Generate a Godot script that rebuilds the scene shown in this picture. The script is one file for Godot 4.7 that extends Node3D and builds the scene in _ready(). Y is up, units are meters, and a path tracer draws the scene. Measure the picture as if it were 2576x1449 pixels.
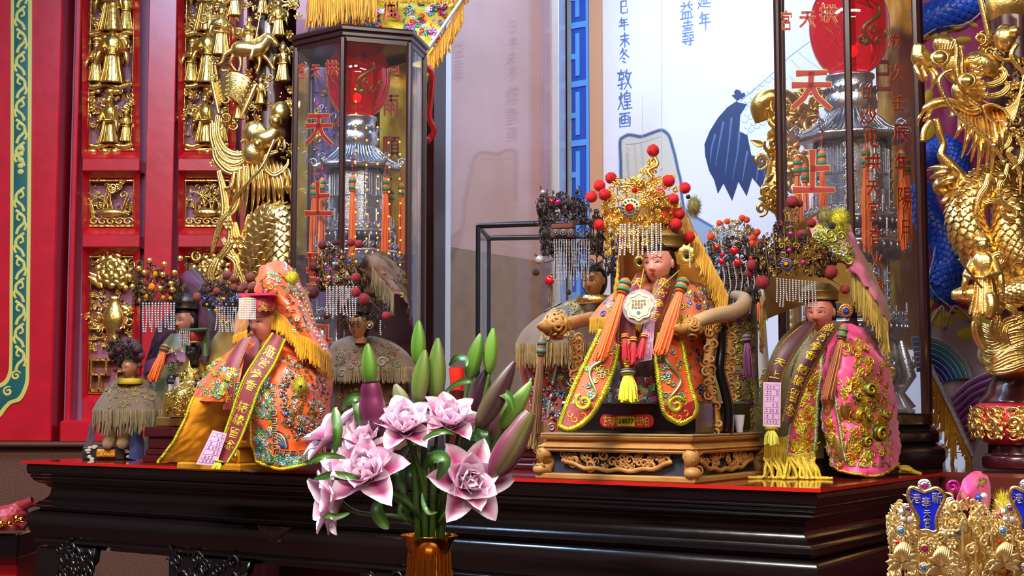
extends Node3D
# Temple altar. Units are metres, y is up. The room's frame: x to the right, -z away from the visitor; the altar
# table stands turned by TURN about the vertical. Places were surveyed by bearing, elevation and distance.

const FOC := 3500.0                     # bearings are given in units of 1/3500 radian from the survey axis
const EYE := Vector3(0,1.14,0)
const PITCH := 0.0842287
const TURN := 0.589921                  # 33.8 degrees
var U := Vector3(-cos(TURN),0,-sin(TURN))   # along the table front, to its far end
var V := Vector3(sin(TURN),0,-cos(TURN))    # from the table front to its back
var rng := RandomNumberGenerator.new()
var M := {}
var T := {}
var tex := {}
var org := Vector3.ZERO
var used := {}

# ---------------------------------------------------------------- measuring
func spot(x: float,y: float,d: float) -> Vector3:      # the point d metres into the room on that bearing
	var a := (x - 1288.0) / FOC
	var b := (724.5 - y) / FOC
	var dz := b * sin(PITCH) - cos(PITCH)
	var t := d / -dz
	return Vector3(a * t,EYE.y + (b * cos(PITCH) + sin(PITCH)) * t,-d)

func bearing(p: Vector3) -> Vector2:
	var q := p - EYE
	var c := cos(PITCH)
	var s := sin(PITCH)
	var w := q.y * s - q.z * c
	return Vector2(1288.0 + FOC * q.x / w,724.5 - FOC * (q.y * c + q.z * s) / w)

func spots(a: Array,d: float) -> PackedVector3Array:      # flat list x,y,x,y...
	var o := PackedVector3Array()
	for i in range(0,a.size() - 1,2):
		o.append(spot(a[i],a[i + 1],d))
	return o

func spots3(a: Array) -> PackedVector3Array:               # flat list x,y,d,x,y,d...
	var o := PackedVector3Array()
	for i in range(0,a.size() - 2,3):
		o.append(spot(a[i],a[i + 1],a[i + 2]))
	return o

func L(r: float,g: float,b: float) -> Color:             # an sRGB 0..255 colour as a linear vertex colour
	return Color(r / 255.0,g / 255.0,b / 255.0).srgb_to_linear()

static func cat(p0,p1,p2,p3,t: float):
	return 0.5 * (2.0 * p1 + (p2 - p0) * t + (2.0 * p0 - 5.0 * p1 + 4.0 * p2 - p3) * t * t + (3.0 * p1 - p0 - 3.0 * p2 + p3) * t * t * t)

static func spl(p: PackedVector3Array,n: int) -> PackedVector3Array:
	var o := PackedVector3Array()
	var m := p.size() - 1
	if m < 1:
		return p
	for i in n:
		var f := float(i) / (n - 1) * m
		var k := mini(int(f),m - 1)
		var t := f - k
		o.append(cat(p[maxi(k - 1,0)],p[k],p[k + 1],p[mini(k + 2,m)],t))
	return o

static func spl2(p: PackedVector2Array,n: int) -> PackedVector2Array:
	var o := PackedVector2Array()
	var m := p.size() - 1
	for i in n:
		var f := float(i) / (n - 1) * m
		var k := mini(int(f),m - 1)
		o.append(cat(p[maxi(k - 1,0)],p[k],p[k + 1],p[mini(k + 2,m)],f - k))
	return o

static func v2(a: Array) -> PackedVector2Array:
	var o := PackedVector2Array()
	for i in range(0,a.size() - 1,2):
		o.append(Vector2(a[i],a[i + 1]))
	return o

static func aim(z: Vector3,up := Vector3.UP) -> Basis:     # basis with z axis along z
	z = z.normalized()
	if absf(z.dot(up)) > 0.98:
		up = Vector3.RIGHT
	var x := up.cross(z).normalized()
	return Basis(x,z.cross(x),z)

# ---------------------------------------------------------------- mesh building
class MB:
	var v := PackedVector3Array()
	var c := PackedColorArray()
	var uv := PackedVector2Array()
	var ix := PackedInt32Array()
	var col := Color(1,1,1)

	func pad() -> void:
		var a := c.size()
		c.resize(v.size())
		for i in range(a,v.size()):
			c[i] = col

	func tri(a: Vector3,b: Vector3,d: Vector3) -> void:
		var n := v.size()
		v.append(a); v.append(b); v.append(d)
		ix.append(n); ix.append(n + 1); ix.append(n + 2)
		pad()

	func quad(a: Vector3,b: Vector3,d: Vector3,e: Vector3) -> void:
		var n := v.size()
		v.append(a); v.append(b); v.append(d); v.append(e)
		for k in [0,1,2,0,2,3]:
			ix.append(n + k)
		pad()

	func rows(g: Array,closed := false) -> void:
		var n0 := v.size()
		var w: int = g[0].size()
		for r in g:
			v.append_array(r)
		var cols := w if closed else w - 1
		for j in g.size() - 1:
			for i in cols:
				var a := n0 + j * w + i
				var b := n0 + j * w + (i + 1) % w
				ix.append(a); ix.append(b); ix.append(b + w)
				ix.append(a); ix.append(b + w); ix.append(a + w)
		pad()

	func tube(p: PackedVector3Array,r,sides := 6,flat := 1.0,up := Vector3.ZERO) -> void:
		var n := p.size()
		if n < 2:
			return
		var g := []
		var prev := Vector3.ZERO
		for i in n:
			var t := (p[mini(i + 1,n - 1)] - p[maxi(i - 1,0)])
			t = t.normalized() if t.length_squared() > 1e-16 else Vector3.UP
			var a: Vector3
			if up != Vector3.ZERO:
				a = up - t * up.dot(t)
			elif i == 0:
				a = t.cross(Vector3(0.31,0.83,0.46))
			else:
				a = prev - t * prev.dot(t)
			if a.length_squared() < 1e-12:
				a = t.cross(Vector3(0.9,0.1,0.4))
			a = a.normalized()
			prev = a
			var b := t.cross(a)
			var rr: float = r[i] if typeof(r) != TYPE_FLOAT else r
			var ring := PackedVector3Array()
			for k in sides:
				var f := TAU * k / sides
				ring.append(p[i] + (a * (cos(f) * flat) + b * sin(f)) * rr)
			g.append(ring)
		rows(g,true)
		var e := v.size()
		v.append(p[0]); v.append(p[n - 1])
		var s := e - n * sides
		for k in sides:
			ix.append(e); ix.append(s + (k + 1) % sides); ix.append(s + k)
			ix.append(e + 1); ix.append(e - sides + k); ix.append(e - sides + (k + 1) % sides)
		pad()

	func ball(o: Vector3,r: Vector3,nu := 10,nv := 6,b := Basis()) -> void:
		var g := []
		for j in nv + 1:
			var f := PI * j / nv
			var ring := PackedVector3Array()
			for i in nu:
				var a := TAU * i / nu
				ring.append(o + b * Vector3(r.x * sin(f) * cos(a),r.y * cos(f),r.z * sin(f) * sin(a)))
			g.append(ring)
		rows(g,true)

	func lathe(prof: Array,seg: int,x := Transform3D(),a0 := 0.0,a1 := TAU,wave := 0.0,waves := 0) -> void:
		var g := []
		var full := absf(a1 - a0 - TAU) < 0.001
		for p in prof:
			var ring := PackedVector3Array()
			for i in (seg if full else seg + 1):
				var a := a0 + (a1 - a0) * i / seg
				var r: float = p[0] * (1.0 + wave * cos(a * waves))
				ring.append(x * Vector3(r * cos(a),p[1],r * sin(a)))
			g.append(ring)
		rows(g,full)

	func box(o: Vector3,s: Vector3,b := Basis(),bev := 0.0) -> void:
		var h := s * 0.5
		bev = minf(bev,minf(h.x,minf(h.y,h.z)) * 0.9)
		for ax in 3:
			for sg in [-1.0,1.0]:
				var n := Vector3.ZERO
				n[ax] = sg
				var u := Vector3.ZERO
				u[(ax + 1) % 3] = 1.0
				var w := n.cross(u)
				var hu: float = h[(ax + 1) % 3] - bev
				var hw := absf(w.dot(h)) - bev
				var c0 := n * h[ax]
				quad(o + b * (c0 - u * hu - w * hw),o + b * (c0 - u * hu + w * hw),o + b * (c0 + u * hu + w * hw),o + b * (c0 + u * hu - w * hw))
		if bev > 0.0:
			for ax in 3:
				var a1 := (ax + 1) % 3
				var a2 := (ax + 2) % 3
				for s1 in [-1.0,1.0]:
					for s2 in [-1.0,1.0]:
						var q := []
						for e in [[-1.0,0],[1.0,0],[1.0,1],[-1.0,1]]:
							var t := Vector3.ZERO
							t[ax] = e[0] * (h[ax] - bev)
							t[a1] = s1 * (h[a1] - (bev if e[1] == 1 else 0.0))
							t[a2] = s2 * (h[a2] - (0.0 if e[1] == 1 else bev))
							q.append(o + b * t)
						if s1 * s2 > 0:
							quad(q[0],q[1],q[2],q[3])
						else:
							quad(q[3],q[2],q[1],q[0])
			for sx in [-1.0,1.0]:
				for sy in [-1.0,1.0]:
					for sz in [-1.0,1.0]:
						var sg3 := Vector3(sx,sy,sz)
						var q3 := []
						for ax in 3:
							var t3 := (h - Vector3.ONE * bev) * sg3
							t3[ax] = h[ax] * sg3[ax]
							q3.append(o + b * t3)
						if sx * sy * sz > 0:
							tri(q3[0],q3[2],q3[1])
						else:
							tri(q3[0],q3[1],q3[2])

	func plate(poly: PackedVector2Array,thick: float,x: Transform3D,bev := 0.0) -> void:   # polygon in x's xy, front at +z*thick
		var n := poly.size()
		var area := 0.0
		for i in n:
			area += poly[i].cross(poly[(i + 1) % n])
		if area < 0.0:
			poly = poly.duplicate()
			poly.reverse()
		var ins := PackedVector2Array()
		for i in n:
			var d1 := (poly[i] - poly[(i + n - 1) % n]).normalized()
			var d2 := (poly[(i + 1) % n] - poly[i]).normalized()
			var nn := (Vector2(-d1.y,d1.x) + Vector2(-d2.y,d2.x)).normalized()
			ins.append(poly[i] + nn * bev)
		var tr := Geometry2D.triangulate_polygon(ins)
		if tr.is_empty():
			tr = Geometry2D.triangulate_polygon(poly)
		var s := v.size()
		for p in ins:
			v.append(x * Vector3(p.x,p.y,thick))
		for i in range(0,tr.size(),3):
			ix.append(s + tr[i]); ix.append(s + tr[i + 2]); ix.append(s + tr[i + 1])
		var g := []
		for lv in [[ins,thick],[poly,thick - bev],[poly,0.0]]:
			var ring := PackedVector3Array()
			for p in lv[0]:
				ring.append(x * Vector3(p.x,p.y,lv[1]))
			g.append(ring)
		g.reverse()
		rows([g[1],g[2]],true)
		rows([g[0],g[1]],true)
		pad()

	func stamp(t: MB,x: Transform3D,tint = null) -> void:
		var n := v.size()
		v.append_array(x * t.v)
		if tint == null:
			if t.c.size() == t.v.size():
				c.append_array(t.c)
		else:
			var keep := col
			col = tint
			pad()
			col = keep
		pad()
		var m := ix.size()
		ix.resize(m + t.ix.size())
		for k in t.ix:
			ix[m] = k + n
			m += 1

	func mesh(shift := Vector3.ZERO) -> ArrayMesh:
		var n := PackedVector3Array()
		n.resize(v.size())
		for i in range(0,ix.size(),3):
			var a := ix[i]
			var b := ix[i + 1]
			var d := ix[i + 2]
			var f := (v[d] - v[a]).cross(v[b] - v[a])
			n[a] += f
			n[b] += f
			n[d] += f
		for i in n.size():
			n[i] = n[i].normalized() if n[i].length_squared() > 1e-30 else Vector3.UP
		var arr := []
		arr.resize(Mesh.ARRAY_MAX)
		arr[Mesh.ARRAY_VERTEX] = Transform3D(Basis(),-shift) * v
		arr[Mesh.ARRAY_NORMAL] = n
		arr[Mesh.ARRAY_COLOR] = c
		if uv.size() == v.size():
			arr[Mesh.ARRAY_TEX_UV] = uv
		arr[Mesh.ARRAY_INDEX] = ix
		var m := ArrayMesh.new()
		m.add_surface_from_arrays(Mesh.PRIMITIVE_TRIANGLES,arr)
		return m

# a smooth sheet through control points, with look-ups on it
class Surf:
	var g := []
	var w := 0
	var h := 0
	var closed := false
	var b := PackedVector2Array()
	var host

	func at(u: float,t: float) -> Vector3:
		var f := clampf(u,0.0,1.0) * (w if closed else w - 1)
		var e := clampf(t,0.0,1.0) * (h - 1)
		var i := mini(int(f),w - 1 if closed else w - 2)
		var j := mini(int(e),h - 2)
		var i2 := (i + 1) % w
		return g[j][i].lerp(g[j][i2],f - i).lerp(g[j + 1][i].lerp(g[j + 1][i2],f - i),e - j)

	func nrm(u: float,t: float) -> Vector3:
		var e := 0.012
		var du := at(minf(u + e,1),t) - at(maxf(u - e,0),t)
		var dv := at(u,minf(t + e,1)) - at(u,maxf(t - e,0))
		var n := du.cross(dv).normalized()
		var p := at(u,t)
		if n.length_squared() < 0.5:
			return (host.EYE - p).normalized()
		return n if n.dot(host.EYE - p) > 0.0 or closed_out else -n
	var closed_out := false

	func prep() -> void:
		for r in g:
			for p in r:
				b.append(host.bearing(p))

	func find(x: float,y: float) -> Vector2:      # the nearest place on the visible side to that bearing
		if b.is_empty():
			prep()
		var q := Vector2(x,y)
		var best := -1
		var bd := 1e18
		for k in b.size():
			var d := b[k].distance_squared_to(q)
			if d < 900.0:
				d += absf(g[k / w][k % w].z) * 90.0 if closed else 0.0
			if d < bd:
				bd = d
				best = k
		var i := best % w
		var j := best / w
		var i1 := (i + 1) % w if closed else mini(i + 1,w - 1)
		var i0 := (i + w - 1) % w if closed else maxi(i - 1,0)
		var j1 := mini(j + 1,h - 1)
		var j0 := maxi(j - 1,0)
		var du := (b[j * w + i1] - b[j * w + i0]) * 0.5
		var dv := (b[j1 * w + i] - b[j0 * w + i]) * 0.5
		var e := q - b[best]
		var det := du.cross(dv)
		var fu := 0.0
		var fv := 0.0
		if absf(det) > 0.5:
			fu = clampf(e.cross(dv) / det,-1.0,1.0)
			fv = clampf(du.cross(e) / det,-1.0,1.0)
		return Vector2((i + fu) / (w if closed else w - 1),(j + fv) / (h - 1))

	func on(x: float,y: float,lift := 0.0) -> Vector3:
		var q := find(x,y)
		return at(q.x,q.y) + nrm(q.x,q.y) * lift

func surf(ctrl: Array,nu := 28,nv := 28) -> Surf:        # ctrl: rows of flat x,y,d lists
	var rr := []
	for r in ctrl:
		rr.append(spl(spots3(r),nu))
	return weave(rr,nv)

func weave(rr: Array,nv: int,closed := false) -> Surf:
	var s := Surf.new()
	s.host = self
	s.closed = closed
	s.w = rr[0].size()
	s.h = nv
	var m := rr.size() - 1
	for j in nv:
		var f := float(j) / (nv - 1) * m
		var k := mini(int(f),m - 1)
		var row := PackedVector3Array()
		for i in s.w:
			row.append(cat(rr[maxi(k - 1,0)][i],rr[k][i],rr[k + 1][i],rr[mini(k + 2,m)][i],f - k))
		s.g.append(row)
	return s

# closed body: rows of [y, x_left, x_right, distance, depth/width]
func body(rws: Array,nu := 40,nv := 30,fold := 0.0,folds := 9,seed_ := 1) -> Surf:
	var rr := []
	for r in rws:
		var c := spot((r[1] + r[2]) * 0.5,r[0],r[3])
		var hw: float = (r[2] - r[1]) * 0.5 * r[3] / FOC
		var ring := PackedVector3Array()
		for i in nu:
			var a := TAU * i / nu
			ring.append(c + Vector3(-cos(a) * hw,0,-sin(a) * hw * r[4]))
		rr.append(ring)
	var s := weave(rr,nv,true)
	s.closed_out = true
	if fold > 0.0:
		for j in s.h:
			var t := float(j) / (s.h - 1)
			var o := Vector3.ZERO
			for p in s.g[j]:
				o += p
			o /= s.w
			for i in s.w:
				var a := TAU * i / s.w
				var k := 1.0 + fold * t * (sin(a * folds + seed_ + 1.3 * sin(a * 2 + seed_)) + 0.5 * sin(a * (folds * 2 + 1) + seed_ * 2.0 + t * 2.0))
				s.g[j][i] = o + (s.g[j][i] - o) * k
	return s

func crumple(s: Surf,amp: float,freq := 14.0,seed_ := 3) -> Surf:
	var n := FastNoiseLite.new()
	n.seed = seed_
	n.frequency = freq
	var cp := []
	for j in s.h:
		var row := PackedVector3Array()
		for i in s.w:
			var u := float(i) / (s.w if s.closed else s.w - 1)
			var t := float(j) / (s.h - 1)
			var p: Vector3 = s.g[j][i]
			row.append(p + s.nrm(u,t) * (n.get_noise_3dv(p) * amp))
		cp.append(row)
	s.g = cp
	return s

func sheet(s: Surf,col := Color.WHITE,thick := 0.0) -> MB:
	var mb := MB.new()
	mb.col = col
	mb.rows(s.g,s.closed)
	return mb

# ---------------------------------------------------------------- nodes
func named(n: String) -> String:
	used[n] = used.get(n,-1) + 1
	return n if used[n] == 0 else "%s_%03d" % [n,used[n]]

func thing(called: String,label: String,category: String,at: Vector3,group := "") -> Node3D:
	var o := Node3D.new()
	o.name = named(called)
	add_child(o)
	o.position = at
	o.set_meta("label",label)
	o.set_meta("category",category)
	if group:
		o.set_meta("group",group)
	org = at
	return o

func setting(called: String,at := Vector3.ZERO) -> Node3D:
	var o := Node3D.new()
	o.name = called
	add_child(o)
	o.position = at
	o.set_meta("kind","structure")
	org = at
	return o

func part(mb: MB,called: String,m: Material,parent: Node3D,label := "",stuff := false) -> MeshInstance3D:
	var o := MeshInstance3D.new()
	o.name = called
	o.mesh = mb.mesh(org)
	o.material_override = m
	parent.add_child(o,true)
	if label:
		o.set_meta("label",label)
	if stuff:
		o.set_meta("kind","stuff")
	return o

func inst(me: Mesh,called: String,m: Material,parent: Node3D,at: Vector3,sc := 1.0,b := Basis()) -> MeshInstance3D:
	var o := MeshInstance3D.new()
	o.name = called
	o.mesh = me
	o.material_override = m
	parent.add_child(o,true)
	o.transform = Transform3D(b.scaled(Vector3.ONE * sc),at - org)
	return o

func group(called: String,parent: Node3D,label := "") -> Node3D:
	var o := Node3D.new()
	o.name = called
	parent.add_child(o,true)
	if label:
		o.set_meta("label",label)
	return o

# ---------------------------------------------------------------- materials
func noise_tex(k: String,freq: float,size := 512,type := FastNoiseLite.TYPE_SIMPLEX_SMOOTH,oct := 4,ramp: Gradient = null,normal := false) -> Texture2D:
	if tex.has(k):
		return tex[k]
	var n := FastNoiseLite.new()
	n.seed = hash(k) % 1000
	n.noise_type = type
	n.frequency = freq
	n.fractal_octaves = oct
	var t := NoiseTexture2D.new()
	t.width = size
	t.height = size
	t.seamless = true
	t.noise = n
	t.as_normal_map = normal
	if ramp:
		t.color_ramp = ramp
	tex[k] = t
	return t

func mat(k: String,r: float,g: float,b: float,rough := 0.6,metal := 0.0,opt := {}) -> StandardMaterial3D:
	if M.has(k):
		return M[k]
	var m := StandardMaterial3D.new()
	m.resource_name = k
	m.albedo_color = Color(r / 255.0,g / 255.0,b / 255.0,opt.get("alpha",1.0))
	m.roughness = rough
	m.metallic = metal
	m.metallic_specular = opt.get("spec",0.5)
	if opt.get("vc",false):
		m.vertex_color_use_as_albedo = true
	if opt.has("alpha"):
		m.transparency = BaseMaterial3D.TRANSPARENCY_ALPHA
	if opt.has("coat"):
		m.clearcoat_enabled = true
		m.clearcoat = opt.coat
		m.clearcoat_roughness = opt.get("coat_rough",0.1)
	if opt.has("rim"):
		m.rim_enabled = true
		m.rim = opt.rim
		m.rim_tint = 0.6
	if opt.has("back"):
		m.backlight_enabled = true
		m.backlight = opt.back
	if opt.has("sss"):
		m.subsurf_scatter_enabled = true
		m.subsurf_scatter_strength = opt.sss
	if opt.has("emit"):
		m.emission_enabled = true
		m.emission = opt.emit
		m.emission_energy_multiplier = opt.get("power",1.0)
	if opt.has("bump"):
		m.heightmap_enabled = true
		m.heightmap_texture = opt.bump
		m.heightmap_scale = opt.get("bump_cm",0.05)
		m.uv1_triplanar = true
		m.uv1_scale = Vector3.ONE * opt.get("scale",8.0)
	if opt.has("map"):
		m.albedo_texture = opt.map
		if not opt.get("flat",false):
			m.uv1_triplanar = true
			m.uv1_scale = Vector3.ONE * opt.get("scale",8.0)
	M[k] = m
	return m

func ramp(a: Array) -> Gradient:           # [offset, r, g, b, ...]
	var g := Gradient.new()
	var o := PackedFloat32Array()
	var c := PackedColorArray()
	for i in range(0,a.size(),4):
		o.append(a[i])
		c.append(Color(a[i + 1] / 255.0,a[i + 2] / 255.0,a[i + 3] / 255.0))
	g.offsets = o
	g.colors = c
	return g

# ---------------------------------------------------------------- stock: materials and small repeated shapes
func stock() -> void:
	var fine := noise_tex("fine",0.05,256)
	var lumps := noise_tex("lumps",0.02,256)
	var cloth := noise_tex("weave",0.12,256,FastNoiseLite.TYPE_CELLULAR,2)
	mat("gold",254,216,128,0.27,0.94,{"bump": fine,"bump_cm": 0.05,"scale": 14.0})
	mat("gold_leaf",240,198,104,0.3,0.92,{"bump": lumps,"bump_cm": 0.12,"scale": 10.0})
	mat("gold_bright",255,214,104,0.28,0.9)
	mat("gold_dull",150,118,62,0.45,0.75,{"bump": fine,"bump_cm": 0.06,"scale": 20.0})
	mat("brass",246,176,62,0.12,1.0)
	mat("silver",200,204,214,0.26,0.95,{"bump": fine,"bump_cm": 0.04,"scale": 20.0})
	mat("dark_metal",74,62,58,0.4,0.7,{"bump": fine,"bump_cm": 0.06,"scale": 20.0})
	mat("aluminium",222,228,232,0.35,0.6)
	mat("red_lacquer",214,18,40,0.34,0.0,{"coat": 0.7,"coat_rough": 0.26,"bump": lumps,"bump_cm": 0.05,"scale": 2.0,"map": noise_tex("redmottle",0.012,256,FastNoiseLite.TYPE_SIMPLEX_SMOOTH,3,ramp([0.0,226,214,216,1.0,255,255,255]))})
	mat("red_top",132,30,24,0.1,0.0,{"coat": 0.6,"coat_rough": 0.06})
	mat("red_edge",186,28,22,0.35)
	mat("black_lacquer",15,11,13,0.2,0.0,{"coat": 0.9,"coat_rough": 0.14,"bump": noise_tex("brush",0.03,256),"bump_cm": 0.04,"scale": 3.0})
	mat("black_carved",13,11,13,0.28,0.0,{"coat": 0.6,"coat_rough": 0.2})
	mat("dark_wood",52,24,22,0.3,0.0,{"coat": 0.4,"coat_rough": 0.15})
	mat("maroon_lacquer",66,18,22,0.25,0.0,{"coat": 0.5,"coat_rough": 0.12})
	mat("black_metal",22,24,30,0.3,0.2)
	mat("stone",122,84,66,0.75,0.0,{"map": noise_tex("granite",0.09,512,FastNoiseLite.TYPE_SIMPLEX_SMOOTH,5,ramp([0.0,120,96,84,0.45,200,180,166,0.55,226,206,190,1.0,255,246,236])),"scale": 4.0})
	mat("green_band",18,96,92,0.5,0.0,{"map": noise_tex("greenmottle",0.02,256,FastNoiseLite.TYPE_SIMPLEX_SMOOTH,3,ramp([0.0,214,222,220,1.0,255,255,255])),"scale": 3.0})
	mat("yellow_paint",214,196,96,0.5)
	mat("tan_panel",214,168,162,0.4,0.0,{"map": noise_tex("tanmottle",0.008,256,FastNoiseLite.TYPE_SIMPLEX_SMOOTH,4,ramp([0.0,222,206,186,1.0,255,250,255])),"scale": 1.3})
	mat("brown_panel",150,104,48,0.4,0.0,{"map": noise_tex("brownmottle",0.03,256,FastNoiseLite.TYPE_SIMPLEX_SMOOTH,5,ramp([0.0,176,146,112,0.5,226,206,170,1.0,255,250,214])),"scale": 2.0})
	mat("glass",255,255,255,0.02,0.0,{"alpha": 0.01})
	var gr := mat("glass_red",206,14,36,0.04,0.0,{"alpha": 0.2,"coat": 1.0,"coat_rough": 0.03})
	gr.refraction_enabled = true
	gr.refraction_scale = 0.002
	mat("clear_plastic",240,240,250,0.06,0.0,{"alpha": 0.25})
	mat("satin",255,255,255,0.42,0.0,{"vc": true,"rim": 0.4,"bump": cloth,"bump_cm": 0.03,"scale": 30.0})
	mat("felt",255,255,255,0.9,0.0,{"vc": true,"rim": 0.2,"bump": cloth,"bump_cm": 0.08,"scale": 24.0})
	mat("thread",255,255,255,0.5,0.0,{"vc": true,"rim": 0.3})
	mat("metal_thread",255,255,255,0.35,0.65,{"vc": true})
	mat("paint",255,255,255,0.45,0.0,{"vc": true})
	mat("gloss",255,255,255,0.14,0.0,{"vc": true,"coat": 0.6,"coat_rough": 0.05})
	mat("bead_metal",255,255,255,0.2,0.8,{"vc": true})
	mat("pearl",226,222,214,0.22,0.25,{"coat": 0.5,"coat_rough": 0.08})
	mat("pearl_grey",186,184,186,0.25,0.45)
	mat("skin_vc",255,255,255,0.45,0.0,{"vc": true,"sss": 0.12,"coat": 0.2,"coat_rough": 0.3})
	mat("gem_red",190,12,20,0.08,0.0,{"coat": 1.0,"coat_rough": 0.03})
	mat("gem_blue",40,70,190,0.08,0.0,{"coat": 1.0,"coat_rough": 0.03})
	mat("gem_cyan",50,150,200,0.08,0.1,{"coat": 1.0,"coat_rough": 0.03})
	mat("gem_purple",170,20,120,0.08,0.0,{"coat": 1.0,"coat_rough": 0.03})
	mat("gem_amber",226,150,20,0.08,0.2,{"coat": 1.0,"coat_rough": 0.03})
	mat("pom_red",196,26,34,0.9,0.0,{"rim": 0.7})
	mat("pom_dusty",132,38,44,0.95,0.0,{"rim": 0.8})
	mat("pom_brown",122,62,54,0.95,0.0,{"rim": 0.8})
	mat("pom_dark",84,30,36,0.95,0.0,{"rim": 0.7})
	mat("pom_orange",240,84,34,0.9,0.0,{"rim": 0.6})
	mat("fluff_yellow",212,206,60,0.95,0.0,{"rim": 0.8})
	mat("fluff_olive",150,146,92,0.95,0.0,{"rim": 0.8})
	mat("fur_cream",214,196,160,0.95,0.0,{"rim": 0.8})
	mat("paper_pink",216,178,214,0.7)
	mat("camphor",192,144,80,0.5,0.0,{"coat": 0.2,"coat_rough": 0.3,"map": noise_tex("camphorgrain",0.02,256,FastNoiseLite.TYPE_SIMPLEX_SMOOTH,4,ramp([0.0,210,190,160,1.0,255,255,250])),"scale": 5.0})
	mat("green_leaf",255,255,255,0.38,0.0,{"vc": true,"coat": 0.25,"coat_rough": 0.25,"back": Color(0.25,0.4,0.1)})
	mat("petal",255,255,255,0.6,0.0,{"vc": true,"rim": 0.25,"back": Color(0.4,0.3,0.36)})
	mat("letter_red",158,14,10,0.5)
	mat("gold_pale",240,214,146,0.38,0.72)
	mat("letter_gold",222,190,60,0.4,0.3)
	mat("hair",20,17,19,0.45)

	var b := MB.new()
	b.ball(Vector3.ZERO,Vector3.ONE,7,5)
	T.bead = b
	b = MB.new()
	b.ball(Vector3.ZERO,Vector3.ONE,14,10)
	T.bead_fine = b
	b = MB.new()                                    # faceted stone, flat faces
	for i in 8:
		var a0 := TAU * i / 8
		var a1 := TAU * (i + 1) / 8
		var p0 := Vector3(cos(a0),sin(a0),0)
		var p1 := Vector3(cos(a1),sin(a1),0)
		var q0 := p0 * 0.6 + Vector3(0,0,0.5)
		var q1 := p1 * 0.6 + Vector3(0,0,0.5)
		b.quad(p0,q0,q1,p1)
		b.tri(q0,Vector3(0,0,0.5),q1)
	T.gem = b
	b = MB.new()                                    # scroll
	var pth := PackedVector3Array()
	var rad := PackedFloat32Array()
	for i in 22:
		var f := i / 21.0
		var a := f * 8.5
		var r := 1.0 - f * 0.86
		pth.append(Vector3(cos(a) * r,sin(a) * r,f * 0.25))
		rad.append(0.1 + 0.14 * sin(PI * minf(1.0,f * 1.1)) + 0.04)
	b.tube(pth,rad,5)
	T.curl = b
	b = MB.new()                                    # flame tongue, base at 0, tip at y = 1
	pth = PackedVector3Array()
	rad = PackedFloat32Array()
	for i in 9:
		var f := i / 8.0
		pth.append(Vector3(0.22 * sin(f * 4.2),f,0.18 * f * f))
		rad.append(0.16 * sin(PI * (0.12 + 0.86 * f)) + 0.012)
	b.tube(pth,rad,5,0.5)
	T.flame = b
	b = MB.new()                                    # five-petalled flower facing +z
	for k in 6:
		var a := TAU * k / 6
		b.ball(Vector3(cos(a) * 0.58,sin(a) * 0.58,0.08),Vector3(0.44,0.3,0.14),8,5,Basis(Vector3.BACK,a) * Basis(Vector3.UP,-0.4))
	b.ball(Vector3(0,0,0.16),Vector3(0.26,0.26,0.2),8,5)
	T.flower = b
	b = MB.new()                                    # leaf with a midrib facing +z, base at 0, tip y = 1
	var g := []
	for j in 9:
		var f := j / 8.0
		var wd := 0.26 * sin(PI * pow(f,0.75)) + 0.004
		g.append(PackedVector3Array([Vector3(-wd,f,0.12 * f * f),Vector3(-wd * 0.5,f,0.1 + 0.05 * f),Vector3(0,f,0.04 + 0.1 * f * f),Vector3(wd * 0.5,f,0.1 + 0.05 * f),Vector3(wd,f,0.12 * f * f)]))
	b.rows(g)
	T.leaf = b
	b = MB.new()                                    # fish or dragon scale facing +z, pointing -y
	g = []
	for j in 6:
		var f := j / 5.0
		var wd := 0.62 * sqrt(maxf(0.0,1.0 - pow(f,3.0))) + 0.01
		var row := PackedVector3Array()
		for i in 5:
			var u := i / 2.0 - 1.0
			row.append(Vector3(wd * u,-f,0.26 * f + 0.16 * (1.0 - u * u)))
		g.append(row)
	g.append(PackedVector3Array([Vector3(-0.01,-1.0,0),Vector3(-0.005,-1.02,0),Vector3(0,-1.02,0),Vector3(0.005,-1.02,0),Vector3(0.01,-1.0,0)]))
	b.rows(g)
	T.scale = b
	b = MB.new()                                    # a clump of short strands
	rng.seed = 5
	for k in 1500:
		var d := Vector3(rng.randfn(),rng.randfn(),rng.randfn()).normalized()
		var s := d.cross(Vector3(0.3,0.7,-0.6)).normalized() * 0.034
		var e := d * rng.randf_range(1.0,1.1) + Vector3(rng.randfn(),rng.randfn(),rng.randfn()) * 0.05
		b.tri(d * 0.82 - s,d * 0.82 + s,e)
	var nz := FastNoiseLite.new()
	nz.frequency = 2.2
	g = []
	for j in 13:
		var ring := PackedVector3Array()
		for i in 18:
			var f := PI * j / 12
			var a := TAU * i / 18
			var d := Vector3(sin(f) * cos(a),cos(f),sin(f) * sin(a))
			ring.append(d * (0.95 + 0.09 * nz.get_noise_3dv(d * 1.4)))
		g.append(ring)
	b.rows(g,true)
	T.pom = b.mesh()
	b = MB.new()                                    # loose fluffy feather ball
	for k in 900:
		var d := Vector3(rng.randfn(),rng.randfn() * 1.1,rng.randfn()).normalized()
		var s := d.cross(Vector3(0.3,0.7,-0.6)).normalized() * 0.035
		var e := d * rng.randf_range(0.8,1.3) + Vector3(rng.randfn(),rng.randfn(),rng.randfn()) * 0.12
		b.tri(d * 0.5 - s,d * 0.5 + s,e)
	b.ball(Vector3.ZERO,Vector3.ONE * 0.72,12,9)
	T.fluff = b.mesh()
	T.bead_mesh = T.bead_fine.mesh()
	T.gem_mesh = T.gem.mesh()

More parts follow.
